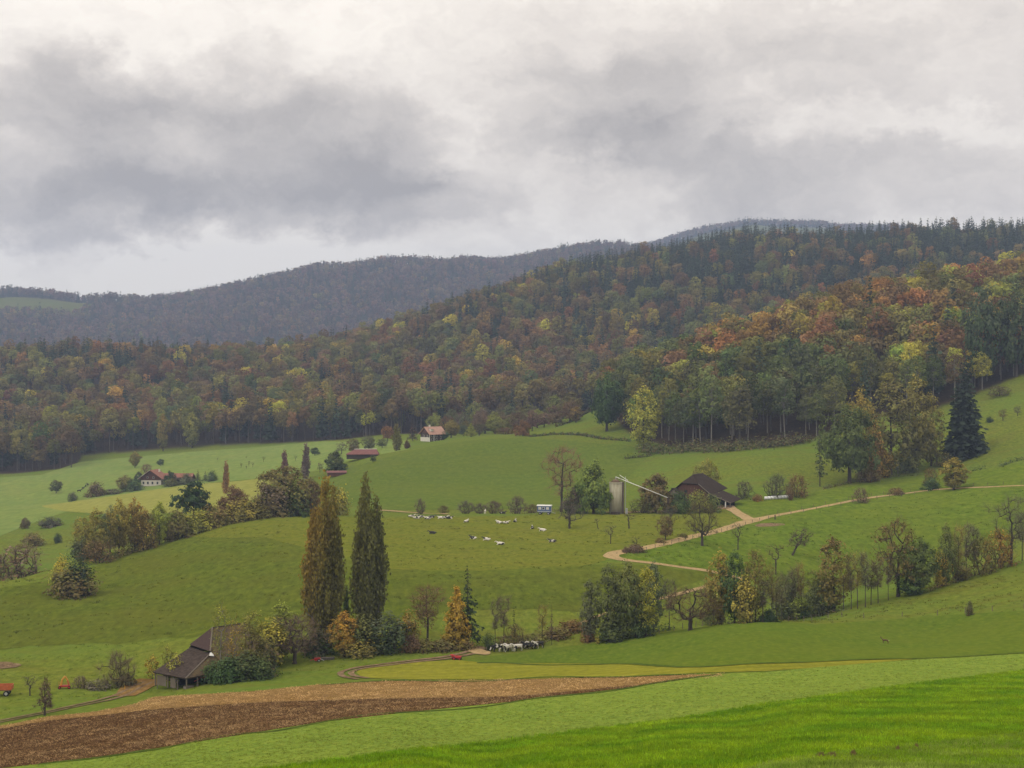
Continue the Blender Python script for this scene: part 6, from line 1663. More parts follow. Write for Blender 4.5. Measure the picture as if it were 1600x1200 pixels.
# --- farmhouse in the valley: broad gable over white walls, long barn behind
vh = put('farmhouse', 236, 763, math.radians(-6), 'valley farmhouse with broad brown gable over white ground floor walls', 'house', 722)
MB().box((0, 4, 1.5), (10.4, 8, 3.0)).build('wall', M['plaster'], vh)
w = MB(); w.slab([(-5.2, -0.15, 3.0), (5.2, -0.15, 3.0), (5.2, -0.15, 4.2), (0.6, -0.15, 7.2), (-0.6, -0.15, 7.2), (-5.2, -0.15, 4.2)], 0.2); w.build('gable', M['red_wood'], vh)
MB().slab([(-6.6, -1.3, 3.4), (-0.2, -1.3, 7.9), (-0.2, 10, 7.9), (-6.6, 10, 3.4)][::-1], 0.25).build('roof', M['red_tiles'], vh)
MB().slab([(-0.2, -1.3, 7.9), (6.6, -1.3, 3.4), (6.6, 10, 3.4), (-0.2, 10, 7.9)][::-1], 0.25).build('roof', M['red_tiles'], vh)
MB().slab([(-6.7, -1.5, 3.5), (-0.2, -1.5, 8.05), (-0.2, -0.9, 8.05), (-6.7, -0.9, 3.5)][::-1], 0.12).build('verge_board', M['plaster'], vh)
MB().box((12.5, 7, 1.6), (14, 7, 3.2)).build('barn_wall', M['dark_wood'], vh)
MB().slab([(4.5, 3.0, 3.3), (20, 3.0, 3.3), (20, 7, 6.2), (4.5, 7, 6.2)], 0.2).build('barn_roof', M['red_tiles'], vh)
MB().slab([(4.5, 7, 6.2), (20, 7, 6.2), (20, 11, 3.3), (4.5, 11, 3.3)], 0.2).build('barn_roof', M['red_tiles'], vh)
for xx in (-3.9, -1.6, 0.8, 3.4): window(vh, (xx, -0.06, 1.6), (1.1, 1.5))
for xx in (-1.7, 1.4): window(vh, (xx, -0.4, 4.3), (0.9, 1.0))
MB().box((2.2, 6.0, 7.6), (0.7, 0.7, 1.6)).build('chimney', M['plaster'], vh)

# --- low red roofed barn behind the hill shoulder, and a lower shed before it
rb = put('field_barn', 566, 722, math.radians(4), 'long low barn of which the dark red roof shows over the hill', 'barn', 660)
MB().box((0, 3, 1.2), (14.5, 6, 2.4)).build('wall', M['dark_wood'], rb)
MB().slab([(-7.6, -0.8, 2.2), (7.8, -0.8, 2.2), (6.6, 3, 4.4), (-3.6, 3, 4.4)], 0.2).build('roof', M['maroon_tiles'], rb)
MB().slab([(7.8, 6.8, 2.2), (-7.6, 6.8, 2.2), (-3.6, 3, 4.4), (6.6, 3, 4.4)], 0.2).build('roof', M['maroon_tiles'], rb)
MB().slab([(-7.6, 6.8, 2.2), (-7.6, -0.8, 2.2), (-3.6, 3, 4.4)], 0.2).build('hip_roof', M['maroon_tiles'], rb)
MB().tube((-3.7, 3, 4.5), (6.7, 3, 4.5), 0.16).build('ridge_cap', M['plaster'], rb)
sd = put('garden_shed', 526, 740, math.radians(10), 'low reddish brown shed below the dense dark round tree', 'shed', 622)
MB().box((0, 0, 0.9), (8, 2.6, 1.8)).build('wall', M['red_wood'], sd)
MB().slab([(-4.4, -1.6, 1.7), (4.4, -1.6, 1.7), (4.4, 1.6, 2.4), (-4.4, 1.6, 2.4)], 0.12).build('roof', M['maroon_tiles'], sd)
hs = put('garden_shed', 285, 760, 0, 'dark open shed among the firs right of the valley farmhouse', 'shed', 715)
MB().slab([(-4, -2, 2.4), (4, -2, 2.4), (4, 2, 3.1), (-4, 2, 3.1)], 0.15).build('roof', M['dark_tiles'], hs)
MB().box((0, 1.5, 1.2), (7.6, 0.15, 2.4)).build('wall', M['black_wood_and_void'], hs)
for xx in (-3.6, 0, 3.6): MB().box((xx, -1.7, 1.2), (0.2, 0.2, 2.4)).build('post', M['dark_wood'], hs)

# ================================================================== machines
tr = put('farm_trailer', 2, 1087, math.radians(8), 'orange tipping trailer standing in the meadow, cut by the picture edge', 'trailer')
MB().box((0, 0, 1.0), (3.4, 1.8, 0.15)).build('bed', M['rust_metal'], tr)
for yy in (-0.9, 0.9): MB().box((0, yy, 1.4), (3.4, 0.06, 0.7)).build('side_board', M['orange_paint'], tr)
for xx in (-1.7, 1.7): MB().box((xx, 0, 1.4), (0.06, 1.75, 0.7)).build('end_board', M['orange_paint'], tr)
for yy in (-0.75, 0.75): wheel(tr, (0.9, yy, 0.45), 0.45, 0.25); wheel(tr, (-0.9, yy, 0.45), 0.45, 0.25)
for xx in (-1.1, 0, 1.1): MB().box((xx, -0.95, 1.4), (0.08, 0.05, 0.7)).build('rib', M['orange_paint'], tr)

ym = put('hay_rake', 101, 1076, math.radians(10), 'folded hay machine with raised yellow arms on a red frame', 'farm machine')
MB().box((0, 0, 0.45), (1.7, 0.7, 0.25)).build('frame', M['red_paint'], ym)
MB().tube((-0.6, 0, 0.5), (-0.35, 0, 1.5), 0.14).build('arm', M['yellow_paint'], ym)
MB().tube((-0.35, 0, 1.5), (0.1, 0, 2.0), 0.15).build('arm', M['yellow_paint'], ym)
MB().tube((0.1, 0, 2.0), (0.45, 0, 1.35), 0.14).build('arm', M['yellow_paint'], ym)
MB().tube((0.45, 0, 1.35), (0.7, 0, 0.5), 0.13).build('arm', M['orange_paint'], ym)
for xx in (-0.75, 0.75): wheel(ym, (xx, -0.35, 0.25), 0.25, 0.15, rim=M['red_paint'])
mbx = MB()
for k in range(9): mbx.tube((-0.9 + k * 0.2, 0.2, 0.5), (-0.95 + k * 0.21, 0.3, 1.1), 0.025, 0.015, 4)
mbx.build('tine_row', M['orange_paint'], ym)

rm = put('mower', 713, 1031, math.radians(-8), 'red mowing machine with black tyres on the cut grass', 'farm machine')
MB().slab([(-0.75, -0.5, 0.72), (0.85, -0.5, 0.62), (0.85, 0.5, 0.62), (-0.75, 0.5, 0.72)], 0.28).build('hood', M['red_paint'], rm)
MB().slab([(-1.0, -0.45, 0.9), (-0.4, -0.45, 0.82), (-0.4, 0.45, 0.82), (-1.0, 0.45, 0.9)], 0.1).build('lid', M['red_paint'], rm)
MB().box((0.3, 0, 0.3), (1.1, 0.8, 0.25)).build('deck', M['rubber'], rm)
for yy in (-0.5, 0.5): wheel(rm, (-0.35, yy, 0.3), 0.3, 0.2, rim=M['red_paint']); wheel(rm, (0.65, yy, 0.2), 0.2, 0.15, rim=M['red_paint'])
MB().tube((-0.9, 0, 0.6), (-1.15, 0, 0.85), 0.05).build('handle', M['grey_metal'], rm)

cr_ = put('cultivator', 496, 1034, math.radians(15), 'red implement lying among logs at the foot of the poplars', 'farm machine')
MB().box((0, 0, 0.45), (1.0, 0.6, 0.45)).build('body', M['red_paint'], cr_)
MB().tube((-0.5, 0, 0.5), (-1.2, 0, 0.3), 0.06).build('drawbar', M['red_paint'], cr_)
MB().tube((0.4, -0.3, 0.6), (1.1, -0.3, 0.2), 0.05).build('arm', M['grey_metal'], cr_)
for yy in (-0.35, 0.35): wheel(cr_, (0.2, yy, 0.25), 0.25, 0.14)
lp = put('log_pile', 510, 1031, math.radians(10), 'pile of grey logs beside the red implement under the poplars', 'log pile')
rg = random.Random(4)
for k in range(9):
    MB().tube((-1.0 + rg.uniform(-.2, .2), -0.4 + 0.22 * (k % 5), 0.13 + 0.22 * (k // 5)), (1.2 + rg.uniform(-.3, .3), -0.4 + 0.22 * (k % 5), 0.13 + 0.22 * (k // 5)), 0.12, 0.1, 7).build('log', M['grey_bark'], lp)

for k in range(8):
    u = 1197 + k * 5.0
    names = ['first white wrapped bale at the left end of the row', 'second white bale from the left in the row', 'third white bale from the left in the row', 'fourth white bale in the middle of the row', 'fifth white bale in the middle of the row', 'sixth white bale from the left in the row', 'seventh white bale beside the last one', 'last white bale at the thicket end of the row']
    b = put('wrapped_bale', u, 781 - k * 0.35, math.radians(80), names[k], 'bale', None, 'white wrapped bales below the near wood')
    MB().tube((0, -0.55, 0.55), (0, 0.55, 0.55), 0.56, 0.56, 14).build('wrap', M['wrap'], b, True)

for (u, v, hpx, lb) in ((1403, 741, 23, 'short pale utility pole in front of the copse'), (1463, 727, 30, 'taller pale utility pole left of the tall spruce')):
    pl = put('utility_pole', u, v, 0, lb, 'pole')
    hh = hpx * pl.location.y / F
    MB().tube((0, 0, -0.2), (0, 0, hh), 0.16, 0.12, 8).build('pole', M['pale_bark'], pl)
    MB().box((0, 0, hh - 0.4), (0.9, 0.1, 0.12)).build('cross_arm', M['grey_wood'], pl)
    for xx in (-0.35, 0.35): MB().tube((xx, 0, hh - 0.34), (xx, 0, hh - 0.12), 0.05).build('insulator', M['plaster'], pl)


def fence(px, label, n=None, h=1.05, r=0.07, Y=None, ymin=30, wires=2, mat='grey_wood', spacing=5.0):
    W = [gp(p[0], p[1], Y, ymin)[:2] + (0,) for p in px]
    Q = smooth_path(W, 400); d = np.r_[0, np.cumsum(np.linalg.norm(np.diff(Q[:, :2], axis=0), axis=1))]
    n = n or max(2, int(d[-1] / spacing))
    t = np.linspace(0, d[-1], n); X, Yy = np.interp(t, d, Q[:, 0]), np.interp(t, d, Q[:, 1]); Z = hz(X, Yy)
    o = empty('post_fence', (X[0], Yy[0], Z[0]), 0, label, 'fence')
    me = MB().tube((0, 0, -0.2), (0, 0, h), r, r * 0.9, 6).build('post', M[mat], me_only=True)
    rg = random.Random(n)
    for i in range(n):
        c = link('post', me, o, (X[i] - X[0], Yy[i] - Yy[0], Z[i] - Z[0])); c.rotation_euler = (rg.uniform(-.06, .06), rg.uniform(-.06, .06), 0); c.scale = (1, 1, rg.uniform(0.85, 1.1))
    P = np.stack([X - X[0], Yy - Yy[0], Z - Z[0]], 1)
    for k in range(wires):
        a = P + np.array([0, 0, h * (0.55 + 0.38 * k)])
        v, q = tubes_np(a[:-1], a[1:], np.full(n - 1, 0.006), np.full(n - 1, 0.006), 3)
        link('wire', mesh_np('wire', v, q, None, M['rust_metal']), o)
    return o


fence([(1010, 860.5), (1050, 850), (1100, 838.5), (1150, 824.5), (1205, 810), (1300, 793), (1400, 777), (1450, 770)], 'post and wire fence along the lower side of the farm track')
fence([(1215, 804), (1300, 786.5), (1400, 770.5), (1448, 765)], 'post and wire fence along the upper side of the farm track')
fence([(1500, 760.5), (1560, 758), (1625, 755)], 'thin post fence along the far end of the farm track')
fence([(1232, 971), (1285, 968), (1340, 966), (1400, 963), (1470, 961), (1540, 956), (1600, 952)], 'low post fence on the open slope above the upper crop field', spacing=6)
fence([(1200, 964), (1160, 970), (1110, 977), (1050, 986), (1000, 995)], 'post fence in front of the green clump', spacing=4)
fence([(700, 1016), (720, 1014.8), (738, 1013.6)], 'short post fence left of the gateway', spacing=2)
fence([(760, 1018.5), (775, 1016), (792, 1014)], 'short post fence right of the gateway beside the cows', spacing=2)
fence([(790, 804), (830, 803), (870, 802.5), (935, 802)], 'grey paling fence behind the blue wagon', spacing=1.6, r=0.06, h=1.5)
fence([(1522, 886), (1560, 873), (1600, 857)], 'post fence on the crest by the vase shaped tree', spacing=5)
pst = put('gate_post', 1211, 812, 0, 'stout dark gate post at the track fork', 'post'); MB().tube((0, 0, -0.2), (0, 0, 1.5), 0.17, 0.16, 8).build('post', M['dark_wood'], pst)
pst = put('marker_post', 246, 1076, 0, 'pale marker post before the old barn', 'post'); MB().tube((0, 0, -0.2), (0, 0, 1.1), 0.07, 0.06, 8).build('post', M['pale_bark'], pst)
pst = put('marker_post', 195, 1079, 0, 'yellowish marker post at the wheel ruts', 'post'); MB().tube((0, 0, -0.2), (0, 0, 0.8), 0.05, 0.05, 8).build('post', M['yellow_paint'], pst)

# ================================================================== cattle and the deer
def skin_mesh(name, V, Ed, root=0, sub=2, mat=None):
    me = bpy.data.meshes.new(name); me.from_pydata([v[0] for v in V], Ed, [])
    o = bpy.data.objects.new(name, me); COL.objects.link(o)
    sm = o.modifiers.new('skin', 'SKIN'); sm.branch_smoothing = 0.5
    for i, v in enumerate(V):
        r = v[1]; s = me.skin_vertices[0].data[i]; s.radius = (r, r) if not isinstance(r, tuple) else r; s.use_root = (i == root)
    ss = o.modifiers.new('sub', 'SUBSURF'); ss.levels = sub; ss.render_levels = sub
    dg = bpy.context.evaluated_depsgraph_get()
    out = bpy.data.meshes.new_from_object(o.evaluated_get(dg)); out.name = name
    bpy.data.objects.remove(o)
    for p_ in out.polygons: p_.use_smooth = True
    out.materials.clear(); out.materials.append(mat)
    return out


def cow_mat():
    m, N_, L_ = new_mat('cow_hide')
    tcn = N_('ShaderNodeTexCoord').outputs['Object']; oi = N_('ShaderNodeObjectInfo')
    cx = N_('ShaderNodeVectorMath'); cx.operation = 'SCALE'; cx.inputs['Scale'].default_value = 40
    cb = N_('ShaderNodeCombineXYZ'); L_(oi.outputs['Random'], cb.inputs[0]); L_(oi.outputs['Random'], cb.inputs[1]); L_(cb.outputs[0], cx.inputs[0])
    ad = N_('ShaderNodeVectorMath'); ad.operation = 'ADD'; L_(tcn, ad.inputs[0]); L_(cx.outputs[0], ad.inputs[1])
    n = noise_node(N_, L_, ad.outputs[0], 1.25, 2, 0.4)
    at = N_('ShaderNodeAttribute'); at.attribute_type = 'OBJECT'; at.attribute_name = 'white'
    gt = N_('ShaderNodeMath'); gt.operation = 'GREATER_THAN'; L_(n.outputs['Fac'], gt.inputs[0]); L_(at.outputs['Fac'], gt.inputs[1])
    c = mixc(N_, L_, gt.outputs[0], (0.62, 0.58, 0.52), (0.018, 0.016, 0.016))
    p_ = N_('ShaderNodeBsdfPrincipled'); p_.inputs['Roughness'].default_value = 0.8; L_(c, p_.inputs['Base Color']); out_(N_, L_, p_.outputs[0])
    return m


M['cow'] = cow_mat(); M['pink'] = plain_mat('udder_skin', (0.5, 0.3, 0.26), 0.1); M['deer'] = plain_mat('deer_coat', (0.13, 0.075, 0.04), 0.3, 4)
M['horn'] = plain_mat('hoof', (0.05, 0.04, 0.035), 0.2)


def cow_mesh(kind):
    if kind == 'lying':
        V = [((0, 0, .52), .43), ((-.55, 0, .54), .40), ((-.95, 0, .5), .27), ((.5, 0, .55), .37), ((.85, 0, .7), .25), ((1.08, 0, .92), .16), ((1.28, 0, 1.04), .135), ((1.5, .02, .92), .1), ((1.66, .03, .82), .07),
             ((.6, .33, .24), .13), ((1.0, .4, .13), .08), ((.7, .46, .08), .06), ((.6, -.33, .24), .13), ((.95, -.38, .13), .08), ((.65, -.44, .08), .06),
             ((-.7, .4, .3), .18), ((-.25, .55, .2), .1), ((-.6, .62, .08), .06), ((-1.12, 0, .62), .05), ((-1.22, .12, .3), .03), ((1.3, .2, 1.1), .035), ((1.3, -.2, 1.1), .035)]
        Ed = [(0, 1), (1, 2), (0, 3), (3, 4), (4, 5), (5, 6), (6, 7), (7, 8), (3, 9), (9, 10), (10, 11), (3, 12), (12, 13), (13, 14), (1, 15), (15, 16), (16, 17), (2, 18), (18, 19), (6, 20), (6, 21)]
    else:
        g = kind == 'grazing'
        hd = [((1.02, 0, 1.2), .17), ((1.3, 0, .82), .14), ((1.45, 0, .5), .12), ((1.52, 0, .22), .07)] if g else [((1.05, 0, 1.42), .17), ((1.32, 0, 1.56), .14), ((1.55, 0, 1.44), .11), ((1.74, 0, 1.3), .075)]
        e = hd[1][0]
        V = [((0, 0, 1.08), .38), ((-.55, 0, 1.14), .36), ((-.95, 0, 1.2), .26), ((.5, 0, 1.1), .36), ((.82, 0, 1.22), .25)] + hd + [
             ((.62, .2, .72), .12), ((.64, .2, .4), .07), ((.64, .2, .03), .06), ((.62, -.2, .72), .12), ((.66, -.2, .4), .07), ((.68, -.2, .03), .06),
             ((-.82, .2, .82), .17), ((-1.0, .2, .5), .075), ((-.94, .2, .03), .06), ((-.82, -.2, .82), .17), ((-1.02, -.2, .5), .075), ((-1.0, -.2, .03), .06),
             ((-1.16, 0, 1.28), .05), ((-1.22, 0, .7), .03), ((e[0], .2, e[2] + .06), .035), ((e[0], -.2, e[2] + .06), .035)]
        Ed = [(0, 1), (1, 2), (0, 3), (3, 4), (4, 5), (5, 6), (6, 7), (7, 8), (3, 9), (9, 10), (10, 11), (3, 12), (12, 13), (13, 14), (1, 15), (15, 16), (16, 17), (1, 18), (18, 19), (19, 20), (2, 21), (21, 22), (6, 23), (6, 24)]
    return skin_mesh('cow_' + kind, V, Ed, 0, 2, M['cow'])


COWM = {k: cow_mesh(k) for k in ('lying', 'standing', 'grazing')}
UDD = MB().tube((-0.5, 0, 0.62), (-0.5, 0, 0.86), 0.12, 0.2, 8).build('udder', M['pink'], me_only=True)


def cow(kind, u, v, rz, white, label, group, Y=None, ymin=30, s=0.92):
    x, y, z = gp(u, v, Y, ymin)
    o = link('dairy_cow', COWM[kind], None, (x, y, z)); o.rotation_euler = (0, 0, math.radians(rz)); o.scale = (s, s, s)
    o['white'] = float(white); tag(o, label, 'cow', group)
    if kind != 'lying': link('udder', UDD, o)


GL, GS = 'cows resting in the terrace pasture', 'cows standing by the hedge bushes'
W_, B_, P_ = 0.565, 0.43, 0.50
cow('lying', 643, 808.5, 20, P_, 'leftmost lying cow of the row at the pasture top, dark headed', GL)
cow('lying', 651, 811, 10, W_, 'white lying cow second from the left in the top row', GL)
cow('lying', 658, 809, 170, B_, 'black lying cow just right of the white second one', GL)
cow('lying', 668, 811.5, 175, W_, 'white lying cow in front of the small bare tree bush', GL)
cow('lying', 674, 809.5, 10, B_, 'black lying cow behind the white one at the small bare tree bush', GL)
cow('lying', 689, 810.5, 180, W_, 'small white lying cow left of the pied pair', GL)
cow('lying', 695, 810.5, 15, P_, 'pied lying cow in the middle of the three by the reddish bare bush', GL)
cow('lying', 702, 811, 0, B_, 'black lying cow at the right of the three by the reddish bare bush', GL)
cow('lying', 728.5, 816.5, 60, W_, 'single white lying cow below the bare spreading bush', GL)
cow('lying', 780, 818, 140, W_, 'white lying cow left of the cream one', GL)
cow('lying', 790, 818.5, 10, W_, 'cream coloured lying cow below the blue wagon hedge', GL)
cow('lying', 805, 816, 80, P_, 'upright sitting white cow nearest the blue wagon', GL)
cow('lying', 832, 826.5, 95, B_, 'black lying cow facing away right of the middle', GL)
cow('lying', 848, 830, 160, W_, 'white lying cow at the right below the bare orchard tree', GL)
cow('lying', 676, 834.5, 175, B_, 'black lying cow alone in the left of the pasture', GL)
cow('lying', 739.5, 842.5, 150, B_, 'dark lying cow left of the pied one in the lower pasture', GL)
cow('lying', 760.5, 844.5, 165, P_, 'pied lying cow in the middle of the lower pasture', GL)
cow('lying', 782, 851.5, 170, W_, 'white lying cow lowest in the pasture', GL)
cow('lying', 863, 847.5, 175, B_, 'dark lying cow rightmost in the lower pasture', GL)
cow('standing', 758, 806, 90, 0.8, 'white cow standing behind the pasture by the bare bushes', 'cows standing behind the pasture', 448)
cow('lying', 785, 806.5, 10, 0.3, 'black cow behind the pasture rim left of the blue wagon', 'cows behind the pasture rim', 446)
cow('grazing', 777, 1018.5, 200, B_, 'dark muzzled black and white cow grazing leftmost of the group', GS)
cow('standing', 785, 1018.2, 205, P_, 'pied cow standing second from the left of the group', GS)
cow('standing', 793, 1018.4, 215, W_, 'mostly white cow standing in the middle of the group', GS)
cow('standing', 799, 1017.6, 195, P_, 'pied cow standing second from the right of the group', GS)
cow('standing', 808, 1017.6, 210, W_, 'white rumped cow standing rightmost of the group', GS)
cow('standing', 825, 1014.6, 185, B_, 'black cow standing left of the separate pair', GS)
cow('standing', 833, 1014.0, 200, B_, 'black cow with white shoulder in the middle of the separate three', GS)
cow('standing', 841, 1013.4, 205, P_, 'black and white cow standing rightmost by the brown brush', GS)
for k, (u, v, lb) in enumerate(((124, 769, 'lowest dark cow on the valley meadow left of the farmhouse'), (130, 765, 'dark cow in the middle of the valley meadow string'), (134, 761, 'dark cow higher on the valley meadow'), (137, 759, 'highest dark cow of the valley meadow string'))):
    cow('standing', u, v, 40 + 30 * k, 0.2, lb, 'dark cows on the valley meadow', None, 480)

dV = [((0, 0, .62), .15), ((-.35, 0, .64), .14), ((-.52, 0, .62), .08), ((.3, 0, .62), .14), ((.5, 0, .78), .075), ((.62, 0, 1.0), .055), ((.68, 0, 1.08), .06), ((.84, 0, 1.02), .03),
      ((.32, .08, .4), .05), ((.32, .08, .2), .025), ((.33, .08, .01), .022), ((.28, -.08, .4), .05), ((.26, -.08, .2), .025), ((.24, -.08, .01), .022),
      ((-.4, .08, .45), .08), ((-.5, .08, .25), .03), ((-.46, .08, .01), .022), ((-.36, -.08, .45), .08), ((-.44, -.08, .25), .03), ((-.38, -.08, .01), .022), ((.66, .09, 1.18), .02), ((.66, -.09, 1.18), .02)]
dE = [(0, 1), (1, 2), (0, 3), (3, 4), (4, 5), (5, 6), (6, 7), (3, 8), (8, 9), (9, 10), (3, 11), (11, 12), (12, 13), (1, 14), (14, 15), (15, 16), (1, 17), (17, 18), (18, 19), (6, 20), (6, 21)]
dm_ = skin_mesh('roe_deer', dV, dE, 0, 2, M['deer'])
x, y, z = gp(1383, 1006)
dr = tag(link('roe_deer', dm_, None, (x, y, z)), 'brown roe deer standing alone on the upper crop field', 'deer'); dr.rotation_euler = (0, 0, math.radians(170))
MB().tube((-0.56, 0, 0.6), (-0.62, 0, 0.52), 0.06, 0.02, 6).build('tail', M['plaster'], dr)

for (u, v, hh, lb) in ((377, 731, 8, 'young planted tree left in the valley row'), (385, 733, 6, 'young planted tree second in the valley row'), (389, 729, 9, 'young planted tree third in the valley row'), (395, 730, 8, 'young planted tree fourth in the valley row'), (412, 722, 9, 'crooked young tree at the valley row end'), (340, 719, 4, 'tiny lone sapling on the upper valley meadow'), (385, 717, 4, 'tiny lone sapling right on the upper valley meadow'), (462, 720, 9, 'young tree between the two slim poplars')):
    plant('young_tree', 'orchard2', u, v, v - hh, hh * 0.7, 'twig', 'olive', lb, 'tree', None, 480, 'young trees planted on the valley meadow')

# ================================================================== ground cover
for (u, v, w, lb) in ((1283, 1187, 16, 'dark green weed clump, first of three at the crop edge'), (1301, 1187, 20, 'grey brown weed clump, second of three at the crop edge'), (1333, 1184, 14, 'small grey weed clump, third of three at the crop edge'), (1403, 1176, 9, 'small brown weed tuft right of the three clumps'), (1432, 1172, 8, 'pale brown weed tuft furthest right at the crop edge')):
    plant('weed_clump', 'bush_low', u, v, v - w * 0.55, w, 'dull_green' if u < 1290 else 'brown', 'brown', lb, 'weed', pn=('stem', 'foliage'))


def tuft_mesh(name, n, h, w, spread, seed, mat):
    rg = np.random.RandomState(seed); V, Q = [], []
    for i in range(n):
        a = rg.uniform(0, 6.283); r = spread * rg.rand() ** 0.5; x, y = r * math.cos(a), r * math.sin(a)
        b = rg.uniform(0, 6.283); dx, dy = math.cos(b) * w, math.sin(b) * w
        le = rg.uniform(0.15, 0.6) * h; c = rg.uniform(0, 6.283); lx, ly = math.cos(c) * le, math.sin(c) * le; hh = h * rg.uniform(0.6, 1.1); k = len(V)
        V += [(x - dx, y - dy, -0.02), (x + dx, y + dy, -0.02), (x + dx * .7 + lx * .4, y + dy * .7 + ly * .4, hh * .65), (x - dx * .7 + lx * .4, y - dy * .7 + ly * .4, hh * .65), (x + lx + dx * .15, y + ly + dy * .15, hh), (x + lx - dx * .15, y + ly - dy * .15, hh)]
        Q += [(k, k + 1, k + 2, k + 3), (k + 3, k + 2, k + 4, k + 5)]
    return mesh_np(name, V, Q, None, mat, False, {'lv': rg.rand(len(Q)), 'lh': rg.rand(len(Q))})


def cover(name, label, near, far, dens, meshes, t1, t2, smin, smax, seed, ylim=(55, 260), umin=-40, umax=1640, tilt=0.1, patch=0.25, clumpy=0.0):
    rg = np.random.RandomState(seed)
    x0, x1 = -0.45 * ylim[1], 0.45 * ylim[1]
    n = int((x1 - x0) * (ylim[1] - ylim[0]) * dens)
    x = rg.uniform(x0, x1, n); y = rg.uniform(ylim[0], ylim[1], n)
    u = 800 + F * x / y
    keep = (u > umin) & (u < umax) & (rg.rand(n) < np.clip(110 / y, 0.25, 1) ** 1.2); x, y, u = x[keep], y[keep], u[keep]
    z = hz(x, y); v = HV - z / y * F
    keep = (v < lerp_tab(near, u)) & (v > lerp_tab(far, u)); x, y, z = x[keep], y[keep], z[keep]; n = len(x)
    if clumpy:
        kk = sines(x, y * 2.2, 26, seed + 7) + sines(x, y * 2, 9, seed + 8) * 0.7 + rg.normal(size=n) * 0.35 > clumpy
        x, y, z = x[kk], y[kk], z[kk]; n = len(x)
    sc = rg.uniform(smin, smax, n); b = (1 + patch * sines(x, y, 7, seed) * 0.6) * rg.uniform(0.75, 1.25, n)
    tt = np.array(t1)[None] * b[:, None]; mixr = np.clip(0.5 + 0.4 * sines(x, y, 12, seed + 1) + rg.uniform(-.4, .4, n), 0, 1)[:, None]
    tt = tt * (1 - mixr) + np.array(t2)[None] * mixr * b[:, None]
    rot = np.stack([rg.normal(size=n) * tilt, rg.normal(size=n) * tilt, rg.uniform(0, 6.283, n)], 1)
    scatter(name, label, np.stack([x, y, z + 0.04], 1), np.stack([sc, sc, sc * rg.uniform(0.7, 1.2, n)], 1), rot, rg.randint(0, len(meshes), n), tt, tt * 1.15, meshes)


tm = [tuft_mesh('grass_tuft_shape', 16, 0.17, 0.011, 0.24, k, M['foliage']) for k in range(3)]
BOT = [(-60, 1235), (1680, 1235)]
cover('crop_blades', 'blades of the bright lime green crop', BOT, E1, 7, tm, lin(100, 137, 22), lin(132, 156, 28), 0.8, 1.5, 1, (58, 200), -150, 1790)
cover('grass', 'grass of the darker verge in the near corner', BOT, EB, 12, tm, lin(108, 136, 44), lin(132, 146, 66), 0.7, 1.2, 2, (50, 100), 1090, 1790)
cover('cereal_blades', 'blades of the blue green young cereal', E1, E2, 5, tm, lin(112, 126, 46), lin(130, 140, 58), 0.35, 0.7, 3, (80, 260), -150, 1790)
tk = [tuft_mesh('tussock_shape', 14, 0.26, 0.03, 0.5, 20 + k, M['foliage']) for k in range(3)]
cover('grass_tussocks', 'dark grass tussocks scattered on the cow pasture and its bank', [(-60, 1010), (400, 985), (600, 978), (640, 965), (1000, 945), (1130, 830), (1155, 816)], P_top, 0.75, tk, lin(82, 92, 36), lin(104, 104, 44), 0.4, 1.3, 11, (262, 450), 0, 1155, clumpy=0.25)
cover('grass_tussocks', 'grass tussocks scattered on the lush pasture', [(960, 868), (1000, 878), (1100, 888), (1180, 905), (1300, 930), (1400, 905), (1520, 850), (1680, 800)], [(960, 866), (1060, 845), (1200, 811), (1400, 775), (1680, 759)], 0.9, tk, lin(78, 102, 34), lin(104, 116, 48), 0.5, 1.5, 12, (300, 480), 960, 1640, clumpy=0.15)
cover('grass_tussocks', 'rough grass on the open slope over the upper crop', [(1200, 969), (1275, 975), (1400, 967), (1600, 954), (1680, 944)], [(1200, 966), (1300, 951), (1400, 923), (1600, 878), (1680, 860)], 1.2, tk, lin(84, 94, 38), lin(108, 106, 46), 0.4, 1.2, 13, (225, 320), 1200, 1640, clumpy=0.1)
cover('grass_tussocks', 'grass of the lower meadow round the old barn', [(-60, 1130), (60, 1112), (225, 1084), (560, 1055)], [(-60, 1015), (60, 1010), (300, 996), (560, 985)], 0.9, tk, lin(84, 102, 36), lin(106, 118, 46), 0.35, 0.9, 14, (195, 300), -20, 560, clumpy=0.2)
st = []
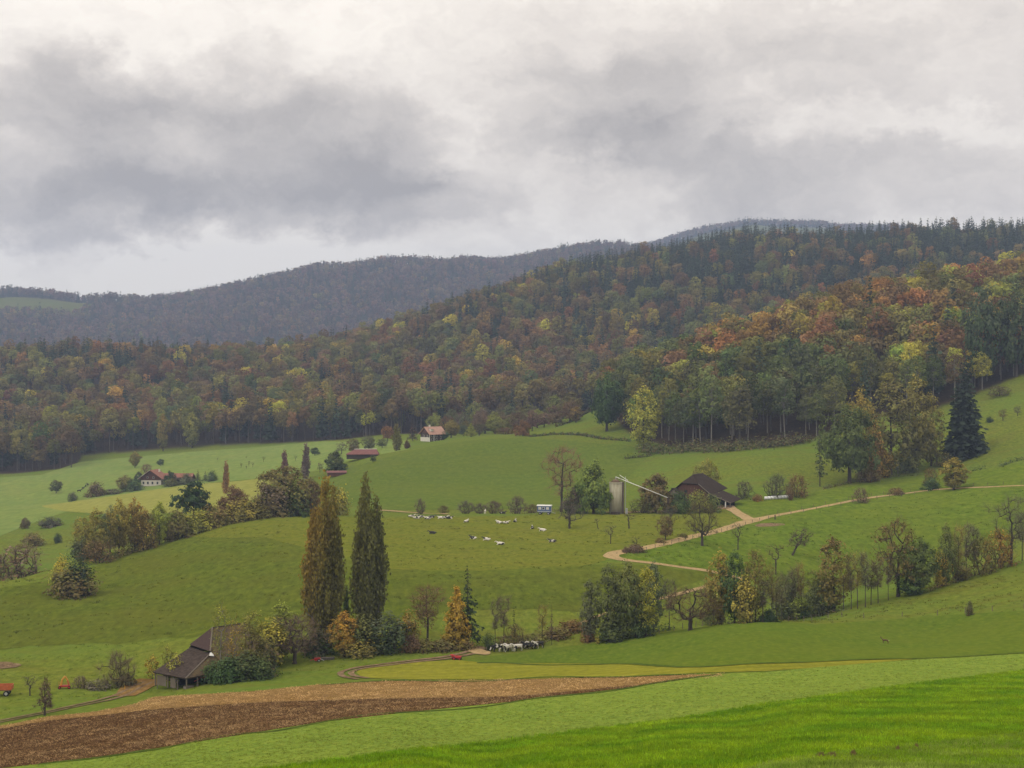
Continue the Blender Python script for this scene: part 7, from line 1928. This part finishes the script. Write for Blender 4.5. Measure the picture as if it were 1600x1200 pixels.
for k in range(2):
    rg = np.random.RandomState(60 + k); V, Q = [], []
    for i in range(10):
        a = rg.uniform(0, 6.283); x, y = rg.uniform(-.35, .35, 2); l = rg.uniform(.08, .26); dx, dy = math.cos(a) * l / 2, math.sin(a) * l / 2; w_ = 0.022; zt = rg.uniform(.03, .14); kk = len(V)
        V += [(x - dx - dy * w_ / l, y - dy + dx * w_ / l, 0.02), (x - dx + dy * w_ / l, y - dy - dx * w_ / l, 0.03), (x + dx + dy * w_ / l, y + dy - dx * w_ / l, zt), (x + dx - dy * w_ / l, y + dy + dx * w_ / l, zt)]
        Q.append((kk, kk + 1, kk + 2, kk + 3))
    st.append(mesh_np('straw_shape', V, Q, None, M['foliage'], False, {'lv': rg.rand(len(Q)), 'lh': rg.rand(len(Q))}))
for k in range(2):
    rg = np.random.RandomState(70 + k); bm = bmesh.new(); bmesh.ops.create_icosphere(bm, subdivisions=1, radius=0.16)
    for v_ in bm.verts: v_.co = Vector((v_.co.x * rg.uniform(.8, 1.5), v_.co.y * rg.uniform(.8, 1.4), v_.co.z * rg.uniform(.5, .9)))
    me = bpy.data.meshes.new('clod_shape'); bm.to_mesh(me); bm.free(); me.materials.append(M['foliage'])
    for nm in ('lv', 'lh'):
        at = me.attributes.new(nm, 'FLOAT', 'FACE'); at.data.foreach_set('value', np.full(len(me.polygons), 0.4, np.float32))
    st.append(me)
cover('straw_litter', 'straw bits and clods on the turned soil', E2, E3b, 5.5, st[:2], lin(136, 108, 74), lin(166, 138, 98), 0.7, 1.5, 4, (100, 250), -40, 1130)
cover('soil_clods', 'clods of the turned soil', E2, E3b, 3.0, st[2:], lin(84, 62, 42), lin(104, 78, 54), 0.5, 1.3, 5, (100, 250), -40, 1130)
cover('stubble_straw', 'straw of the stubble strip', E3b, E3, 5, st[:2], lin(172, 140, 96), lin(190, 160, 112), 0.7, 1.5, 6, (150, 250), -40, 1130)

# ================================================================== haze
hz_mb = MB()
x1, y0_, y1_, z0_, z1_ = 4150.0, -75.0, 6050.0, -140.0, 575.0
hz_mb.box((0, (y0_ + y1_) / 2, (z0_ + z1_) / 2), (2 * x1, y1_ - y0_, z1_ - z0_))
hm, N_, L_ = new_mat('haze_air')
pv = N_('ShaderNodeVolumePrincipled')
pv.inputs['Color'].default_value = (0.53, 0.67, 1.0, 1)
pv.inputs['Density'].default_value = 0.00015
pv.inputs['Anisotropy'].default_value = 0.0
ho = N_('ShaderNodeOutputMaterial'); L_(pv.outputs[0], ho.inputs['Volume'])
tag(hz_mb.build('haze', hm), 'thin autumn haze in the valley air', None, None, 'stuff')
